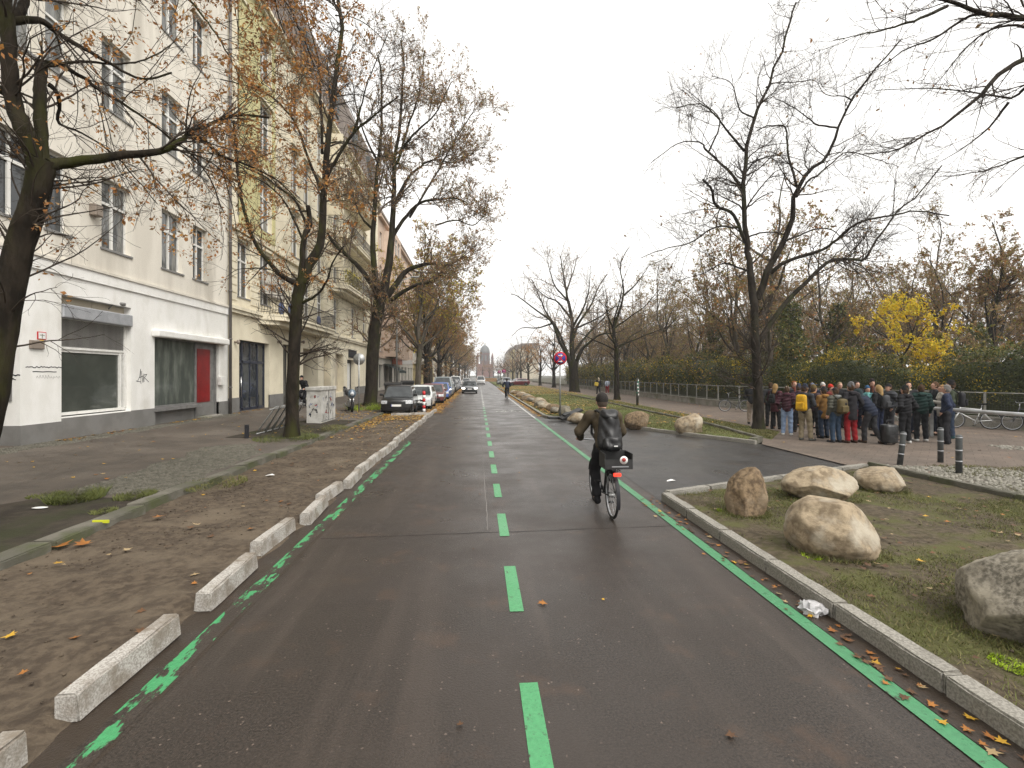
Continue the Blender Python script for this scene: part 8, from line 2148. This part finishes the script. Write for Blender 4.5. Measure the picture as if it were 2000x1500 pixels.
def car(label, kind, x, y, rz, col, group='parked cars', lights=False, z=0.004, cat='car'):
    out, ty, rm, d = car_parts(kind)
    t = thing('van' if kind == 'van' else 'car', label, cat, (x, y, z), rz, group)
    if col not in PAINT: PAINT[col] = mat('car_paint_%d' % len(PAINT), col, None, rough=0.28, spec=0.5, coat=0.6)
    ms = dict(body=PAINT[col], windscreen=M['car_glass'], side_window=M['car_glass'], headlight=M['headlight_on'] if lights else M['headlight'], grille=M['trim'], tail_light=M['tail'], sill_trim=M['trim'])
    for nm, me in out: wear(obj(nm, me, t), ms[nm])
    for yc in d['axl']:
        for s in (-1, 1):
            w = obj('wheel', ty, t, (s * (d['W'] / 2 - .12), yc, d['R']), (0, s * math.pi / 2, 0)); obj('rim', rm, w)
    for s in (-1, 1):
        S = MB(); S.cbox((s * (d['W'] / 2 + .07), d['a'] + .30, d['belt'] + .06), (.20, .10, .14), 0, .035); wear(S.build('wing_mirror', [DEF], t), PAINT[col])
    S = MB(); S.box((-.26, d['y0'] - .012, .46), (.26, d['y0'] + .03, .57)); p = S.build('number_plate', [M['sign_white']], t)
    S = MB(); S.box((-.26, d['y0'] - .015, .46), (-.22, d['y0'] - .013, .57)); S.build('plate_band', [M['sign_blue']], p)
    for s in (-1, 1):
        S = MB(); S.tube([(s * .05, d['a'] + .02, d['hood'] + .0), (s * .05 + .5, d['a'] + .22, d['hood'] + .16)], .008, 4); S.build('wiper', [M['trim']], t)
    return t
sx0, sy0 = G(745, 811); sx1, _ = G(806, 811)
car('small black city car parked nose out at the end of the earth bed', 'micro', (sx0 + sx1) / 2 - .05, sy0 + 1.25, 0.02, (.006, .0065, .007))
xc = -3.95
car('white car parked directly behind the small black car', 'hatch', xc + .22, sy0 + 5.6, 0.0, (.55, .57, .56))
car('dull red car parked third in line with leaves on it', 'hatch', xc + .50, sy0 + 12.0, 0.02, (.13, .035, .032))
car('blue and white marked car parked behind the red car', 'hatch', xc + .55, sy0 + 17.8, 0.0, (.07, .13, .36))
car('grey van parked behind the blue and white car', 'van', xc + .45, sy0 + 23.6, 0.0, (.20, .23, .24), cat='van')
for i, (dy, kd, c, nm) in enumerate([(29.6, 'hatch', (.05, .055, .06), 'dark grey'), (35.2, 'suv', (.02, .022, .025), 'black'), (40.8, 'hatch', (.30, .31, .32), 'silver'), (46.5, 'sedan', (.10, .11, .13), 'slate blue'), (52.5, 'van', (.52, .53, .53), 'white')]):
    car(nm + ' vehicle in the far parked line, %s behind the grey van' % ORD[i], kd, xc + .35, sy0 + dy, 0.0, c)
x, y = G(917, 769); car('oncoming grey car with headlights on in the left lane', 'hatch', x, y + 2.1, 0.0, (.10, .105, .11), 'cars driving', True)
x, y = G(939, 751); car('white van driving far down the street', 'van', x, y + 2.5, 0.0, (.56, .56, .55), 'cars driving', cat='van')
x, y = G(915, 752); car('pale car far behind the oncoming grey car', 'sedan', x - .5, y + 2, 0.0, (.45, .45, .44), 'cars driving')
car('maroon car parked on the right near the far end of the lawn', 'sedan', 7.4, 96, -1.25, (.09, .012, .018), 'cars parked on the right')
car('silver car parked behind the maroon car on the right', 'suv', 5.6, 103, 0.1, (.34, .36, .38), 'cars parked on the right')
car('dark car parked on the right beyond the silver car', 'hatch', 5.0, 112, 0.05, (.03, .035, .04), 'cars parked on the right')
# distant road works barrier and delivery lorry at the crossing
S = MB(); S.box((-3.5, 0, .05), (3.5, .08, .35)); S.box((-3.5, 0, .65), (3.5, .08, 1.0))
tb = thing('road_barrier', 'low orange barrier across the far crossing', 'barrier', (2.6, 170, 0)); S.build('boards', [M['leaf_orange']], tb)
S = MB(); S.box((-3.6, -.3, 0), (-3.3, .4, .06)); S.box((3.3, -.3, 0), (3.6, .4, .06)); S.build('feet', [M['rubber']], tb)
# more road signs far on the right
sign_post(3.9, 78, .08, 2.9, 'round no stopping sign farther down the cycle lane')
sign_post(4.4, 108, .08, 3.0, 'third round sign on the right beside the parked silver car')

# ------------------------------------------------------------------ motorcycle by the cabinet
x, y, z = GS(668, 806)
t = thing('motorcycle', 'parked dark motorcycle with top case and blue fairing behind the graffiti cabinet', 'motorcycle', (x + .2, y + .9, z), R_(200))
for yc in (-.70, .70):
    S = MB(); S.ring((0, yc, .31), .25, .062, 'x', 28, 8); w = S.build('wheel', [M['rubber']], t); S = MB(); S.lathe([(.19, -.03), (.2, 0), (.19, .03)], n=20); S.build('rim', [M['rim']], w, (0, yc, .31), (0, math.pi / 2, 0))
S = MB(); S.tube([(0, -.70, .31), (0, -.1, .42), (0, .35, .75)], .05, 8); S.cbox((0, .05, .42), (.34, .46, .36), 0, .06); S.tube([(.15, .1, .3), (.19, -.4, .28), (.2, -.85, .38)], .045, 8); S.build('engine', [M['galv']], t)
S = MB(); S.tube([(-.08, .70, .31), (-.08, .48, .95)], .03, 8); S.tube([(.08, .70, .31), (.08, .48, .95)], .03, 8); S.build('fork', [M['chrome']], t)
S = MB(); S.ell((0, .22, .84), (.17, .32, .16), 14, 8); S.ell((0, .62, .95), (.20, .16, .24), 12, 8); S.build('fairing', [mat('moto_blue', (.10, .14, .18), None, rough=.3, coat=.5)], t)
S = MB(); S.cbox((0, -.28, .82), (.27, .72, .11), 0, .05); S.build('seat', [M['rubber']], t)
S = MB(); S.cbox((0, -.80, .98), (.42, .36, .30), 0, .08); S.build('top_case', [M['plastic_black']], t)
S = MB(); S.tube([(-.36, .36, 1.08), (-.2, .48, 1.04), (.2, .48, 1.04), (.36, .36, 1.08)], .014, 6); S.build('handlebar', [M['ink']], t)
for s in (-1, 1): S = MB(); S.tube([(s * .28, .42, 1.07), (s * .34, .44, 1.24)], .008, 5); S.ell((s * .35, .44, 1.28), (.08, .02, .05), 10, 6); S.build('mirror', [M['ink']], t)
S = MB(); S.cyl((0, .76, .95), (0, .80, .95), .10, 14); S.build('headlamp', [M['headlight']], t)

# ------------------------------------------------------------------ damp air
S = MB(); S.box((-700, -60, -1.2), (700, 760, 48))
hz = S.build('haze', [])
vm = bpy.data.materials.new('haze_air'); vm.use_nodes = True
N = vm.node_tree.nodes; N.clear(); o_ = N.new('ShaderNodeOutputMaterial'); pv_ = N.new('ShaderNodeVolumePrincipled')
pv_.inputs['Density'].default_value = 0.0007; pv_.inputs['Color'].default_value = (.93, .95, .97, 1); pv_.inputs['Anisotropy'].default_value = 0.2
vm.node_tree.links.new(pv_.outputs[0], o_.inputs['Volume'])
hz.data.materials.clear(); hz.data.materials.append(vm)
tag(hz, 'pale damp haze filling the street air', 'haze', kind='stuff')
